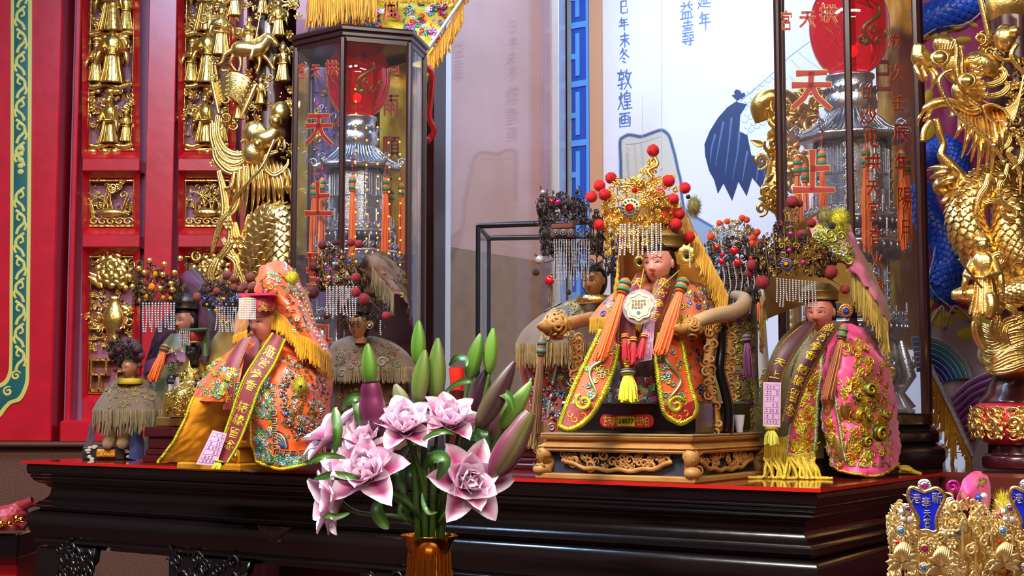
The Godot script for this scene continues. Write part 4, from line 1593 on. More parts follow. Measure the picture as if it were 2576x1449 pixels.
func lantern_tower(label: String,c: Vector3,ybase: float) -> void:      # c: middle of the red globe
	var o := thing("lantern_tower",label,"lantern",Vector3(c.x,ybase,c.z),"silver lantern towers in the glass cases")
	var at := func(y: float) -> Transform3D: return Transform3D(Basis(),c + Vector3(0,y,0))
	var mb := MB.new()
	var pr := []
	for i in 25:
		var f := i / 24.0
		var a := PI * (0.12 + 0.76 * f)
		pr.append([0.095 * pow(sin(a),0.75) * (1.0 - 0.1 * (f - 0.5)),0.112 * cos(a) + 0.004])
	mb.lathe(pr,36,at.call(0.0))
	part(mb,"red_globe",M.glass_red,o,"red glass lantern globe")
	# gilded dragon drawn on the globe
	mb = MB.new()
	var on_globe := func(az: float,h: float,lift: float) -> Vector3:
		var i := clampf((1.0 - (h + 0.09) / 0.18) * 24.0,0.0,23.99)
		var r: float = lerpf(pr[int(i)][0],pr[mini(int(i) + 1,24)][0],i - int(i)) + lift
		return c + Vector3(sin(az) * r,h,cos(az) * r)
	var wave := PackedVector3Array()
	var wr := PackedFloat32Array()
	for i in 40:
		var f := i / 39.0
		wave.append(on_globe.call(0.28 + 0.3 * sin(f * 7.0) + 0.2 * f,0.06 - 0.12 * f,0.002))
		wr.append(0.0045 * sin(PI * (0.08 + 0.85 * f)) + 0.0012)
	mb.tube(wave,wr,6)
	for i in 13:
		var f := i / 12.0
		var p0: Vector3 = on_globe.call(0.3 + 0.1 * f,0.05 - 0.02 * f,0.002)
		mb.tube(PackedVector3Array([p0,on_globe.call(0.3 - 0.5 * f + 0.2,0.06 + 0.016 * sin(f * 5),0.003),on_globe.call(0.2 - 0.7 * f + 0.35,0.075 - 0.03 * f,0.002)]),0.0011,4)
	for k in 4:
		var p1: Vector3 = on_globe.call(0.1 + 0.25 * k,-0.04 + 0.02 * (k % 2),0.003)
		mb.stamp(T.curl,Transform3D(aim(p1 - c).scaled(Vector3.ONE * 0.011),p1))
	mb.ball(on_globe.call(0.2,-0.045,0.0),Vector3(0.014,0.01,0.008),10,6)
	part(mb,"gilded_dragon",M.gold_dull,o)
	mb = MB.new()
	for k in 3:
		var q := PackedVector3Array()
		for i in 24:
			var f := i / 23.0
			q.append(on_globe.call(-0.75 + 0.22 * k + 0.09 * sin(f * 12.0 + k),0.03 - 0.085 * f,0.001))
		mb.tube(q,0.0012,4)
	part(mb,"painted_cloud_line",M.gold_dull,o)
	mb = MB.new()
	mb.ball(c + Vector3(0,-0.055,0.03),Vector3(0.012,0.014,0.012),12,8)
	part(mb,"bulb_lamp",mat("red_bulb",255,60,60,0.5,0.0,{"emit": Color(1.0,0.06,0.12),"power": 5.0}),o,"glowing red bulb")
	var om := OmniLight3D.new()
	om.name = "bulb_light"
	om.light_color = Color(1.0,0.1,0.14)
	om.light_energy = 0.03
	om.omni_range = 6.0
	om.light_size = 0.012
	om.shadow_enabled = true
	o.add_child(om)
	om.position = c + Vector3(0,-0.055,0.03) - org
	mb = MB.new()
	mb.lathe([[0.0,-0.112],[0.054,-0.112],[0.057,-0.108],[0.057,-0.114],[0.052,-0.118],[0.052,-0.139],[0.058,-0.143]],32,at.call(0.0))
	part(mb,"collar",M.silver,o)
	mb = MB.new()
	for tier in 3:
		for k in 16:
			var a := TAU * (k + 0.5 * tier) / 16
			var d := Vector3(cos(a),0,sin(a))
			var bs := Basis(Vector3.UP,-a + PI / 2) * Basis(Vector3.RIGHT,0.7 - 0.5 * tier)
			mb.stamp(T.leaf,Transform3D(bs.scaled(Vector3.ONE * 0.034),c + d * (0.044 + 0.008 * tier) + Vector3(0,-0.172 - 0.008 * tier + 0.01,0)))
	mb.lathe([[0.05,-0.14],[0.06,-0.16],[0.062,-0.185],[0.05,-0.2]],24,at.call(0.0))
	part(mb,"lotus_collar",M.silver,o)
	var roof := func(y: float,r: float,called: String):
		var q := MB.new()
		var pf := []
		for i in 9:
			var f := i / 8.0
			pf.append([lerpf(r * 0.42,r,pow(f,1.3)),y + 0.06 * pow(1.0 - f,1.6) + 0.006 * f * f])
		pf.append([r * 0.97,y - 0.006])
		pf.append([r * 0.7,y - 0.008])
		q.lathe(pf,40,Transform3D(Basis(),Vector3(c.x,0,c.z)),0.0,TAU,0.045,8)
		for k in 48:
			var a := TAU * k / 48
			var tp := PackedVector3Array()
			for i in 5:
				var f := i / 4.0
				var rr := lerpf(r * 0.46,r * 0.99,pow(f,1.3)) * (1.0 + 0.045 * cos(a * 8))
				tp.append(Vector3(c.x + cos(a) * rr,y + 0.063 * pow(1.0 - f,1.6) + 0.007 * f * f,c.z + sin(a) * rr))
			q.tube(tp,0.0028,5)
		for k in 8:
			var a := TAU * k / 8
			var rr := r * 1.06
			var e := Vector3(c.x + cos(a) * rr,y + 0.008,c.z + sin(a) * rr)
			q.tube(PackedVector3Array([Vector3(c.x + cos(a) * r * 0.45,y + 0.062,c.z + sin(a) * r * 0.45),Vector3(c.x + cos(a) * r * 0.8,y + 0.024,c.z + sin(a) * r * 0.8),e,e + Vector3(cos(a) * 0.008,0.016,sin(a) * 0.008)]),PackedFloat32Array([0.003,0.0045,0.005,0.002]),6)
			q.stamp(T.curl,Transform3D(Basis(Vector3.UP,-a).scaled(Vector3.ONE * 0.014),e + Vector3(0,0.012,0)))
			q.stamp(T.curl,Transform3D(Basis(Vector3.UP,-a + 1.2).scaled(Vector3.ONE * 0.011),e + Vector3(0,0.006,0)))
		part(q,called,M.silver,o)
	var yc := c.y
	roof.call(yc - 0.262,0.122,"upper_roof")
	var body := func(ya: float,yb: float,r: float):
		for k in 8:
			var a0 := TAU * (k + 0.5) / 8
			var a1 := TAU * (k + 1.5) / 8
			var q := MB.new()
			var p0 := Vector3(c.x + cos(a0) * r,0,c.z + sin(a0) * r)
			var p1 := Vector3(c.x + cos(a1) * r,0,c.z + sin(a1) * r)
			var al := (p1 - p0).normalized()
			var nn := Vector3(cos((a0 + a1) * 0.5),0,sin((a0 + a1) * 0.5))
			var bs := Basis(al,Vector3.UP,nn)
			var w := p0.distance_to(p1)
			var m := (p0 + p1) * 0.5
			var cy := (ya + yb) * 0.5
			q.box(Vector3(m.x,cy,m.z) - nn * 0.006,Vector3(w,ya - yb,0.004),bs)
			for e in [[-0.28,0.22,0.3,0.5],[0.28,0.22,0.3,0.5],[-0.28,-0.28,0.3,0.26],[0.28,-0.28,0.3,0.26]]:
				q.box(Vector3(m.x,cy + e[1] * (ya - yb),m.z) + al * (e[0] * w) + nn * -0.002,Vector3(w * e[2],(ya - yb) * e[3] * 0.8,0.004),bs,0.0015)
			for j in 7:
				q.box(Vector3(m.x,cy + 0.2 * (ya - yb),m.z) + al * (w * (-0.42 + 0.14 * j)) + nn * 0.001,Vector3(0.0016,(ya - yb) * 0.36,0.002),bs)
			part(q,"lattice_door",M.silver,o)
			q = MB.new()
			q.tube(PackedVector3Array([Vector3(p0.x,yb,p0.z),Vector3(p0.x,ya,p0.z)]),0.0058,8)
			for j in 8:
				q.stamp(T.curl,Transform3D(aim(Vector3(cos(a0),0,sin(a0))).scaled(Vector3.ONE * 0.0075),Vector3(p0.x,lerpf(yb,ya,j / 7.0),p0.z) + Vector3(cos(a0),0,sin(a0)) * 0.005))
			part(q,"pillar",M.silver,o)
	body.call(yc - 0.262,yc - 0.442,0.085)
	var rail := func(y: float,h: float,r: float):
		var q := MB.new()
		q.lathe([[0.0,y],[r,y],[r + 0.006,y - 0.004],[r + 0.006,y - 0.012],[r - 0.01,y - 0.014],[r - 0.02,y - 0.014 - h],[0.0,y - 0.014 - h]],8,Transform3D(Basis(Vector3.UP,PI / 8),Vector3(c.x,0,c.z)))
		for k in 40:
			var a := TAU * k / 40
			q.stamp(T.curl,Transform3D(aim(Vector3(cos(a),0,sin(a))).scaled(Vector3.ONE * 0.0088),Vector3(c.x + cos(a) * (r - 0.002),y + 0.01,c.z + sin(a) * (r - 0.002))))
			q.ball(Vector3(c.x + cos(a) * (r + 0.002),y - 0.018,c.z + sin(a) * (r + 0.002)),Vector3(0.005,0.007,0.005),6,4)
		for k in 8:
			var a := TAU * (k + 0.5) / 8
			q.tube(PackedVector3Array([Vector3(c.x + cos(a) * r,y,c.z + sin(a) * r),Vector3(c.x + cos(a) * r,y + 0.04,c.z + sin(a) * r)]),PackedFloat32Array([0.004,0.0026]),6)
		part(q,"balustrade",M.silver,o)
	rail.call(yc - 0.447,0.02,0.112)
	rail.call(yc - 0.505,0.03,0.125)
	body.call(yc - 0.545,yc - 0.68,0.075)
	rail.call(yc - 0.69,0.05,0.118)
	mb = MB.new()
	mb.lathe([[0.09,yc - 0.72],[0.1,yc - 0.78],[0.08,yc - 0.84],[0.1,ybase + 0.02],[0.13,ybase + 0.012],[0.13,ybase],[0.0,ybase]],24,Transform3D(Basis(),Vector3(c.x,0,c.z)))
	for k in 8:
		var a := TAU * (k + 0.5) / 8
		var d := Vector3(cos(a),0,sin(a))
		var p := Vector3(c.x,0,c.z) + d * 0.1
		mb.tube(PackedVector3Array([p + Vector3(0,yc - 0.74,0),p + d * 0.02 + Vector3(0,yc - 0.82,0),p + Vector3(0,ybase + 0.05,0),p + d * 0.02 + Vector3(0,ybase + 0.012,0)]),PackedFloat32Array([0.012,0.017,0.01,0.016]),8)
		mb.stamp(T.curl,Transform3D(aim(d).scaled(Vector3.ONE * 0.016),p + d * 0.03 + Vector3(0,yc - 0.79,0)))
	part(mb,"pedestal",M.silver,o)
	for k in 8:
		var a := TAU * k / 8
		var e := Vector3(c.x + cos(a) * 0.129,yc - 0.256,c.z + sin(a) * 0.129)
		mb = MB.new()
		mb.col = L(190,20,30)
		mb.tube(PackedVector3Array([e,e - Vector3(0,0.045,0)]),0.0012,4)
		mb.ball(e - Vector3(0,0.02,0),Vector3.ONE * 0.004,6,4)
		part(mb,"tassel_cord",M.thread,o)
		tassel(o,e - Vector3(0,0.045,0),e - Vector3(0,0.26 + 0.012 * (k % 3),0),0.0115,L(240,96,20),L(255,130,40),L(40,130,80),"tassel",34)

func posts(a: Array) -> Array:
	var o := []
	for i in range(0,a.size(),2):
		var p := spot(a[i],300,a[i + 1])
		p.y = 1.0
		o.append(p)
	return o

func cases() -> void:
	var up := Vector3.UP
	# left case
	var y1 := spot(862,92,3.88).y
	var r := glass_case("hexagonal glass case with red writing, complete to its dark cornice, left of the glazed wall",posts([862,3.88,1029,3.94,1066,4.1,948,4.23,782,4.18,742,4.0]),1.115,y1)
	var c: Array = r[0]
	var al: Vector3 = c[0] - c[5]
	al.y = 0
	var n := -al.normalized().cross(up)
	if n.z < 0:
		n = -n
	case_letters(r[1],[["宮",746,160,772,198],["天",782,158,808,194],["拱",818,150,852,192],["天",766,274,840,366],["上",764,452,840,546],["聖",768,634,838,726],["母",770,812,838,900]],c[5],n,11.0)
	var mid := Vector3.ZERO
	for q in c:
		mid += q / 6.0
	lantern_tower("silver pagoda lantern with a red globe inside the left glass case",Vector3(mid.x - 0.005,spot(895,206,-mid.z).y,mid.z),1.116)
	# glowing amber dots added inside the pane, standing in for LEDs reflected in it
	var t := thing("reflected_led_dots","grid of tiny amber dots added for lights reflected in the left glass case","reflected lights",mid)
	n = (c[1] - c[0]).cross(up).normalized()
	var bulb := MB.new()  # ball shape for one reflected light dot
	bulb.ball(Vector3.ZERO,Vector3.ONE,8,6)
	var bm := bulb.mesh()
	var gm := mat("amber_reflection",255,210,60,0.5,0.0,{"emit": Color(1.0,0.68,0.06),"power": 3.0})  # glow imitates the reflected lights
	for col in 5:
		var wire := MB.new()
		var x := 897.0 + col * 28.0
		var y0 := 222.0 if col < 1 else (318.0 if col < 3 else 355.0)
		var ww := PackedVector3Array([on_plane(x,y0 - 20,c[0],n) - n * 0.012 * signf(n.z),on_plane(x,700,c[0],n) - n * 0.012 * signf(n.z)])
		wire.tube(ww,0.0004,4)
		part(wire,"wire",M.gold_dull,t)  # made-up thread behind each column of reflection dots
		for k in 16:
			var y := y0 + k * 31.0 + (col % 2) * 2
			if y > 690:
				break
			inst(bm,"reflected_led_dot",gm,t,on_plane(x + (k % 3) - 1,y,c[0],n) - n * 0.012 * signf(n.z),0.0028)
	# right case, taller than the picture
	r = glass_case("hexagonal glass case with two columns of red writing, beside the right dragon column",posts([2136,3.06,2310,3.16,2318,3.34,2150,3.45,1968,3.35,1960,3.15]),1.118,y1)
	c = r[0]
	al = c[0] - c[5]
	n = al.normalized().cross(up)
	if n.z < 0:
		n = -n
	case_letters(r[1],[["宮",1960,28,1996,76],["天",2010,22,2054,70],["拱",2062,10,2108,60],["天",1988,162,2096,276],["上",1990,372,2104,490],["聖",1994,590,2100,700],["母",1996,800,2100,900]],c[5],n,12.0)
	n = (c[1] - c[0]).normalized().cross(up)
	if n.z < 0:
		n = -n
	case_letters(r[1],[["白",2164,214,2198,250],["沙",2162,264,2206,312],["屯",2168,322,2212,372],["拱",2174,384,2216,436],["天",2176,448,2216,492],["宮",2180,506,2214,556],["香",2184,568,2216,616],["火",2188,630,2226,680],["鼎",2192,698,2226,746],["歲",2232,84,2266,122],["次",2236,160,2276,202],["壬",2240,238,2280,280],["辰",2244,310,2288,358],["年",2248,384,2290,446],["陽",2254,470,2294,528],["月",2262,552,2292,606]],c[0],n,9.0)
	mid = Vector3.ZERO
	for q in c:
		mid += q / 6.0
	lantern_tower("silver pagoda lantern with a red globe inside the right glass case",Vector3(mid.x + 0.0,spot(2138,80,-mid.z).y,mid.z),1.119)

# ---------------------------------------------------------------- gilded dragon columns
func scaled_tube(parent: Node3D,p: PackedVector3Array,r: float,called: String,m: Material) -> void:
	var mb := MB.new()
	var n := p.size() * 7
	var q := spl(p,n)
	var rr := PackedFloat32Array()
	for i in n:
		rr.append(r * (0.72 + 0.28 * sin(PI * (0.15 + 0.7 * i / n))))
	mb.tube(q,rr,16)
	var ln := 0.0
	for i in n - 1:
		ln += q[i].distance_to(q[i + 1])
	var sz := r * 0.42
	var rows := int(ln / (sz * 0.62))
	for j in rows:
		var f := float(j) / rows * (n - 1)
		var i := mini(int(f),n - 2)
		var t := (q[i + 1] - q[i]).normalized()
		var c := q[i].lerp(q[i + 1],f - i)
		var a := t.cross(Vector3(0.13,0.2,0.97)).normalized()
		var b := t.cross(a)
		for k in 12:
			var w := TAU * (k + 0.5 * (j % 2)) / 12
			var d := a * cos(w) + b * sin(w)
			if d.z < -0.35:
				continue
			mb.stamp(T.scale,Transform3D(Basis(t.cross(d) * sz,-t * sz,d * sz),c + d * rr[i] * 0.98))
	part(mb,called,m,parent)

func spike(parent: Node3D,a: Vector3,b: Vector3,c: Vector3,r: float,called: String,m: Material,flat := 0.55) -> void:
	var mb := MB.new()
	var q := spl(PackedVector3Array([a,b,c]),12)
	var rr := PackedFloat32Array()
	for i in 12:
		var f := i / 11.0
		rr.append(r * (0.25 + 0.9 * sin(PI * (0.2 + 0.5 * f))) * (1.0 - pow(f,3.0)) + r * 0.03)
	mb.tube(q,rr,7,flat)
	part(mb,called,m,parent)

func ribbon_tube(parent: Node3D,p: PackedVector3Array,r: float,called: String,m: Material,strands := 3) -> void:      # a lock of parallel strands that ends in a curl
	var mb := MB.new()
	var q := spl(p,p.size() * 6)
	var n := q.size()
	for s in strands:
		var w := PackedVector3Array()
		var rr := PackedFloat32Array()
		for i in n:
			var t := (q[mini(i + 1,n - 1)] - q[maxi(i - 1,0)]).normalized()
			var sd := t.cross(Vector3.BACK).normalized()
			var f := float(i) / (n - 1)
			var taper := sin(PI * (0.18 + 0.74 * f))
			w.append(q[i] + sd * (s - (strands - 1) * 0.5) * r * 0.95 * taper + Vector3(0,0,r * 0.35 * (1.0 - absf(s - (strands - 1) * 0.5))))
			rr.append(r * 0.62 * taper + r * 0.05)
		mb.tube(w,rr,6)
	part(mb,called,m,parent)

func horse_rider(parent: Node3D,x: float,y: float,d: float,k: float,flip: float) -> void:      # k: metres per unit; y: hooves
	var c := spot(x,y,d)
	var f := func(a: float,b: float,z: float) -> Vector3: return c + Vector3(a * flip,b,z) * k
	var m: Material = M.gold
	var h := MB.new()
	h.tube(spl(PackedVector3Array([f.call(-46,52,0),f.call(-20,58,6),f.call(16,55,8),f.call(34,66,8),f.call(44,86,6)]),16),PackedFloat32Array([12,17,21,22,21,20,19,19,20,20,19,17,15,13,12,10].map(func(a): return a * k)),12)
	h.tube(spl(PackedVector3Array([f.call(40,88,6),f.call(56,82,6),f.call(70,66,6)]),8),PackedFloat32Array([11,12,12,11,9,8,7,6].map(func(a): return a * k)),10)
	for e in [[-40,46,-50,22,-36,0],[-30,46,-24,20,-30,-4],[28,46,46,28,60,4],[22,46,24,20,16,-6]]:
		h.tube(spl(PackedVector3Array([f.call(e[0],e[1],2),f.call(e[2],e[3],4),f.call(e[4],e[5],2)]),8),PackedFloat32Array([9,8,6.5,5,4.4,4,4,5].map(func(a): return a * k)),8)
	h.tube(spl(PackedVector3Array([f.call(-48,58,0),f.call(-66,44,0),f.call(-74,22,0),f.call(-92,18,0)]),9),PackedFloat32Array([5,7,8,8,7,6,5,3,1].map(func(a): return a * k)),7)
	for i in 7:
		h.stamp(T.flame,Transform3D(Basis(Vector3.BACK,0.6 + 0.2 * i).scaled(Vector3.ONE * 20 * k),f.call(20 + i * 4,66 + i * 5,2)))
	part(h,"carved_horse",m,parent)
	h = MB.new()
	figurine(h,f.call(-4,56,4),86 * k,0.4 * flip,41)
	h.tube(PackedVector3Array([f.call(-2,70,12),f.call(10,48,20),f.call(4,26,20)]),PackedFloat32Array([9 * k,8 * k,6 * k]),8)
	part(h,"carved_rider",m,parent)
	h = MB.new()
	h.tube(PackedVector3Array([f.call(10,40,22),f.call(34,190,16)]),2.2 * k,6)
	part(h,"carved_spear",m,parent)

func dragons() -> void:
	rng.seed = 31
	var m: Material = M.gold
	# ---------------- left column
	var d := 4.62
	var k := d / FOC
	var o := thing("gilded_dragon_carving","gilded carved dragon column with riders and an open scroll, before the red screen","dragon carving",Vector3(spot(660,1100,d).x,spot(660,1100,d + 0.1).y,-d - 0.1))
	var mb := MB.new()
	var cp := spot(668,1100,d + 0.13)
	mb.lathe([[0.14,0.0],[0.14,cp.y - 0.06],[0.12,cp.y],[0.1,cp.y + 0.02],[0.085,cp.y + 0.1],[0.085,cp.y + 1.6]],24,Transform3D(Basis(),Vector3(cp.x,0,cp.z)))
	part(mb,"shaft",M.maroon_lacquer,o)
	horse_rider(o,630,180,d,k,1.0)
	for e in [[556,140,130,0.3],[712,205,100,-0.3],[700,90,95,0.2],[590,40,90,0.0],[660,36,80,0.3],[600,300,70,0.5],[655,262,70,-0.2]]:
		mb = MB.new()
		figurine(mb,spot(e[0],e[1],d + 0.01),e[2] * k,e[3],int(e[0]))
		part(mb,"carved_warrior",m,o)
	rng.seed = 32
	mb = MB.new()
	for q in [[545,60],[600,90],[690,40],[725,20],[730,120],[560,170],[690,190],[640,20],[720,250],[560,20],[660,220],[580,300],[640,290],[730,380],[560,400]]:
		foliage(mb,spot(q[0],q[1],d + 0.06),34 * k,10)
	part(mb,"carved_clouds",m,o,"",true)
	# open scroll with two rods
	var s := surf([[536,212,d - 0.02,580,181,d - 0.05,626,196,d - 0.05,641,218,d - 0.03],[541,240,d - 0.02,580,212,d - 0.05,615,226,d - 0.05,628,250,d - 0.03],[549,268,d - 0.02,572,242,d - 0.045,598,258,d - 0.045,614,283,d - 0.03]],24,12)
	part(sheet(s),"carved_scroll",m,o)
	for e in [[533,205,551,285],[643,214,612,286]]:
		mb = MB.new()
		mb.tube(PackedVector3Array([spot(e[0],e[1],d - 0.03),spot(e[2],e[3],d - 0.03)]),6 * k,10)
		part(mb,"scroll_rod",m,o)
	for row in 5:
		mb = MB.new()
		for i in 6:
			var c := Vector2(0.12 + 0.15 * i,0.15 + 0.17 * row)
			mb.stamp(T.curl,Transform3D(aim(s.nrm(c.x,c.y)).scaled(Vector3.ONE * 5 * k),s.at(c.x,c.y)))
		part(mb,"raised_writing",m,o,"",true)
	# dragon head looking down to the right
	mb = MB.new()
	mb.ball(spot(640,335,d - 0.03),Vector3(31,32,26) * k,16,12)
	mb.ball(spot(706,284,d - 0.04),Vector3(25,30,24) * k,16,12)
	mb.tube(spl(spots3([640,345,d - 0.03,672,350,d - 0.05,700,330,d - 0.05,716,350,d - 0.04]),14),PackedFloat32Array([20,22,24,25,25,24,22,20,18,16,14,12,9,5].map(func(a): return a * k)),12)
	mb.ball(spot(640,385,d - 0.03),Vector3(34,30,22) * k,14,10)
	for i in 7:
		mb.tube(spl(spots3([628 + i * 4,310,d - 0.05,640 + i * 5,330,d - 0.06,660 + i * 5,342 - i * 3,d - 0.05]),8),2.4 * k,5)
	part(mb,"dragon_head",m,o)
	for e in [[694,305,13],[648,362,11]]:
		mb = MB.new()
		mb.ball(spot(e[0],e[1],d - 0.075),Vector3.ONE * e[2] * k,14,10)
		mb.lathe([[e[2] * 1.15 * k,0],[e[2] * 1.4 * k,2 * k],[e[2] * 1.15 * k,4 * k]],16,Transform3D(aim(Vector3(0.1,0.1,1)) * Basis(Vector3.RIGHT,PI / 2),spot(e[0],e[1],d - 0.072)))
		part(mb,"dragon_eye",m,o)
	for e in [[534,310,538,350,556,395,590,412,626,392],[548,290,546,340,566,380,600,392,630,376,622,352,606,358],[540,360,548,400,580,430,620,420]]:
		ribbon_tube(o,spots(e,d - 0.03),8 * k,"swept_horn",m,3)
	for e in [[592,432,0.5],[562,470,1.9]]:
		mb = MB.new()
		mb.stamp(T.leaf,Transform3D(aim(Vector3(0.2,0.3,1)).rotated(Vector3.BACK,e[2] + 1.9).scaled(Vector3(46,56,40) * k),spot(e[0] + 18,e[1] + 6,d - 0.03)))
		part(mb,"dragon_ear",m,o)
	mb = MB.new()
	mb.tube(spl(spots3([690,352,d - 0.07,660,417,d - 0.08,624,460,d - 0.07,592,499,d - 0.05,575,549,d - 0.04,580,590,d - 0.05]),26),4.4 * k,7)
	part(mb,"whisker",m,o)
	for i in 13:
		var f := i / 12.0
		var bx := lerpf(590,716,f)
		var tip: Array = [[560,470],[585,520],[600,545],[612,560],[632,545],[647,528],[660,510],[674,534],[691,530],[702,505],[711,524],[722,490],[731,506]][i]
		spike(o,spot(bx,420 - 20 * sin(f * 3),d - 0.02),spot(lerpf(bx,tip[0],0.5) + 6,470,d - 0.05),spot(tip[0],tip[1],d - 0.03),9 * k,"mane_spike",m)
	ribbon_tube(o,spots([700,380,672,392,668,420,690,440,720,420,726,400],d - 0.05),7 * k,"jaw",m,2)
	for e in [[712,430,716,450,711,470],[724,425,730,450,728,475],[704,350,700,368,694,378],[714,352,716,372,708,384]]:
		spike(o,spot(e[0],e[1],d - 0.05),spot(e[2],e[3],d - 0.06),spot(e[4],e[5],d - 0.05),7 * k,"chin_wisp",m)
	scaled_tube(o,spots3([628,720,d + 0.02,640,640,d - 0.02,672,566,d - 0.03,708,560,d - 0.03,716,620,d - 0.03,706,700,d - 0.02,690,780,d]),46 * k,"scaled_body",m)
	for e in [[550,430,562,480,566,534,545,590,532,640],[575,545,582,600,560,640,536,660],[600,470,590,520,556,560,548,600],[590,560,600,610,622,650,630,700],[560,600,590,650,610,700,620,740],[628,540,622,580,640,620,646,660],[546,650,530,690,540,730],[570,640,596,660,590,700,566,690]]:
		ribbon_tube(o,spots(e,d - 0.03 - rng.randf() * 0.03),7.0 * k,"flowing_lock",m,3)
	mb = MB.new()
	mb.stamp(T.flower,Transform3D(aim(Vector3(0,0.1,1)).scaled(Vector3.ONE * 20 * k),spot(598,610,d - 0.07)))
	mb.stamp(T.flower,Transform3D(aim(Vector3(0,0.1,1)).scaled(Vector3.ONE * 16 * k),spot(522,672,d - 0.03)))
	mb.stamp(T.flower,Transform3D(aim(Vector3(0,0.1,1)).scaled(Vector3.ONE * 14 * k),spot(575,565,d - 0.07)))
	part(mb,"carved_blossom",m,o)

	# ---------------- right column
	d = 2.98
	k = d / FOC
	var base := spot(2585,1176,d + 0.1)
	o = thing("gilded_dragon_carving","gilded carved dragon column with a large dragon head, at the right edge","dragon carving",Vector3(base.x,base.y,base.z))
	mb = MB.new()
	var yy := func(y: float) -> float: return spot(2585,y,d + 0.1).y
	var x := Transform3D(Basis(),Vector3(base.x,0,base.z))
	mb.lathe([[0.0,yy.call(1178)],[0.094,yy.call(1178)],[0.097,yy.call(1172)],[0.097,yy.call(1150)],[0.088,yy.call(1144)],[0.085,yy.call(1138)],[0.083,yy.call(1120)]],40,x)
	mb.lathe([[0.1,yy.call(1016)],[0.1,yy.call(1006)],[0.086,yy.call(990)],[0.08,yy.call(970)],[0.07,yy.call(955)],[0.06,yy.call(-80)]],40,x)
	part(mb,"pedestal",M.maroon_lacquer,o)
	mb = MB.new()
	mb.lathe([[0.083,yy.call(1118)],[0.112,yy.call(1100)],[0.12,yy.call(1064)],[0.112,yy.call(1024)],[0.1,yy.call(1014)]],40,x)
	part(mb,"red_drum",M.red_lacquer,o)
	mb = MB.new()
	for i in 26:
		var a := PI * 0.5 + (i - 13) * 0.14
		for e in [[0.0,1.0],[-0.4,0.7],[0.45,0.7]]:
			var yv: float = yy.call(1064) + e[0] * 0.055
			var dr := Vector3(cos(a),0,sin(a))
			mb.stamp([T.curl,T.leaf,T.flower][(i + int(e[1] * 10)) % 3],Transform3D(aim(dr).rotated(dr,i * 1.7).scaled(Vector3.ONE * 0.021 * e[1]),Vector3(base.x,yv,base.z) + dr * (0.118 - 0.006 * absf(e[0]))))
	part(mb,"gilded_lotus_band",m,o)
	var S := func(a: Array,dd: float) -> PackedVector3Array:
		var q := PackedVector3Array()
		for i in range(0,a.size(),2):
			q.append(spot(2280 + a[i] / 2.9,60 + a[i + 1] / 2.9,d + dd))
		return q
	var z := k / 2.9
	mb = MB.new()
	mb.tube(spl(S.call([100,150,88,190,92,250,140,310,215,320],-0.06),18),PackedFloat32Array([28,40,44,46,47,48,50,54,56,56,54,50,48,46,44,40,36,30].map(func(a): return a * z)),14)
	mb.ball(S.call([288,158],-0.05)[0],Vector3(98,76,70) * z,20,14,Basis(Vector3.BACK,-0.4))
	mb.ball(S.call([345,300],-0.03)[0],Vector3(90,150,75) * z,20,14,Basis(Vector3.BACK,0.25))
	mb.ball(S.call([560,300],-0.04)[0],Vector3(140,92,80) * z,20,14,Basis(Vector3.BACK,-0.42))
	mb.ball(S.call([450,500],-0.02)[0],Vector3(130,110,70) * z,18,12,Basis(Vector3.BACK,-0.5))
	mb.tube(spl(S.call([350,110,368,200,362,320,392,450,455,550,545,610],-0.095),24),19 * z,8)
	mb.tube(spl(S.call([395,160,410,260,405,340,430,470,530,480],-0.085),20),12 * z,7)
	for i in 6:
		mb.tube(spl(S.call([230 + i * 26,120 - 8 * sin(i),240 + i * 22,150,250 + i * 16,190],-0.115),8),6 * z,5)
		mb.tube(spl(S.call([450 + i * 10,250 + i * 30,490 + i * 8,250 + i * 26,540 + i * 6,225 + i * 26],-0.11),8),7 * z,5)
	part(mb,"dragon_head",m,o)
	for e in [[247,252,52],[445,420,50]]:
		mb = MB.new()
		var p: Vector3 = S.call([e[0],e[1]],-0.115)[0]
		mb.ball(p,Vector3.ONE * e[2] * z,18,12)
		mb.lathe([[e[2] * 1.05 * z,0],[e[2] * 1.35 * z,8 * z],[e[2] * 1.2 * z,20 * z],[e[2] * 0.95 * z,22 * z]],24,Transform3D(aim(Vector3(-0.3,0.1,1)) * Basis(Vector3.RIGHT,PI / 2),p))
		part(mb,"dragon_eye",m,o)
	for e in [[60,300,90,380,120,425],[110,320,140,390,130,430],[170,340,200,400,172,490],[190,330,220,380,205,440]]:
		spike(o,S.call([e[0],e[1]],-0.07)[0],S.call([e[2],e[3]],-0.08)[0],S.call([e[4],e[5]],-0.07)[0],22 * z,"lip_wisp",m)
	for i in 6:
		var y := 250 + i * 42
		spike(o,S.call([470 + i * 16,y + 40],-0.1)[0],S.call([500 + i * 16,y + 60],-0.12)[0],S.call([530 + i * 12,y + 30],-0.11)[0],20 * z,"brow_spike",m)
	ribbon_tube(o,S.call([510,410,590,445,680,420,722,370,705,330,672,335],-0.1),15 * z,"curled_horn",m,3)
	ribbon_tube(o,S.call([520,490,600,525,690,510,740,460,720,425,690,440],-0.09),15 * z,"curled_horn",m,3)
	mb = MB.new()
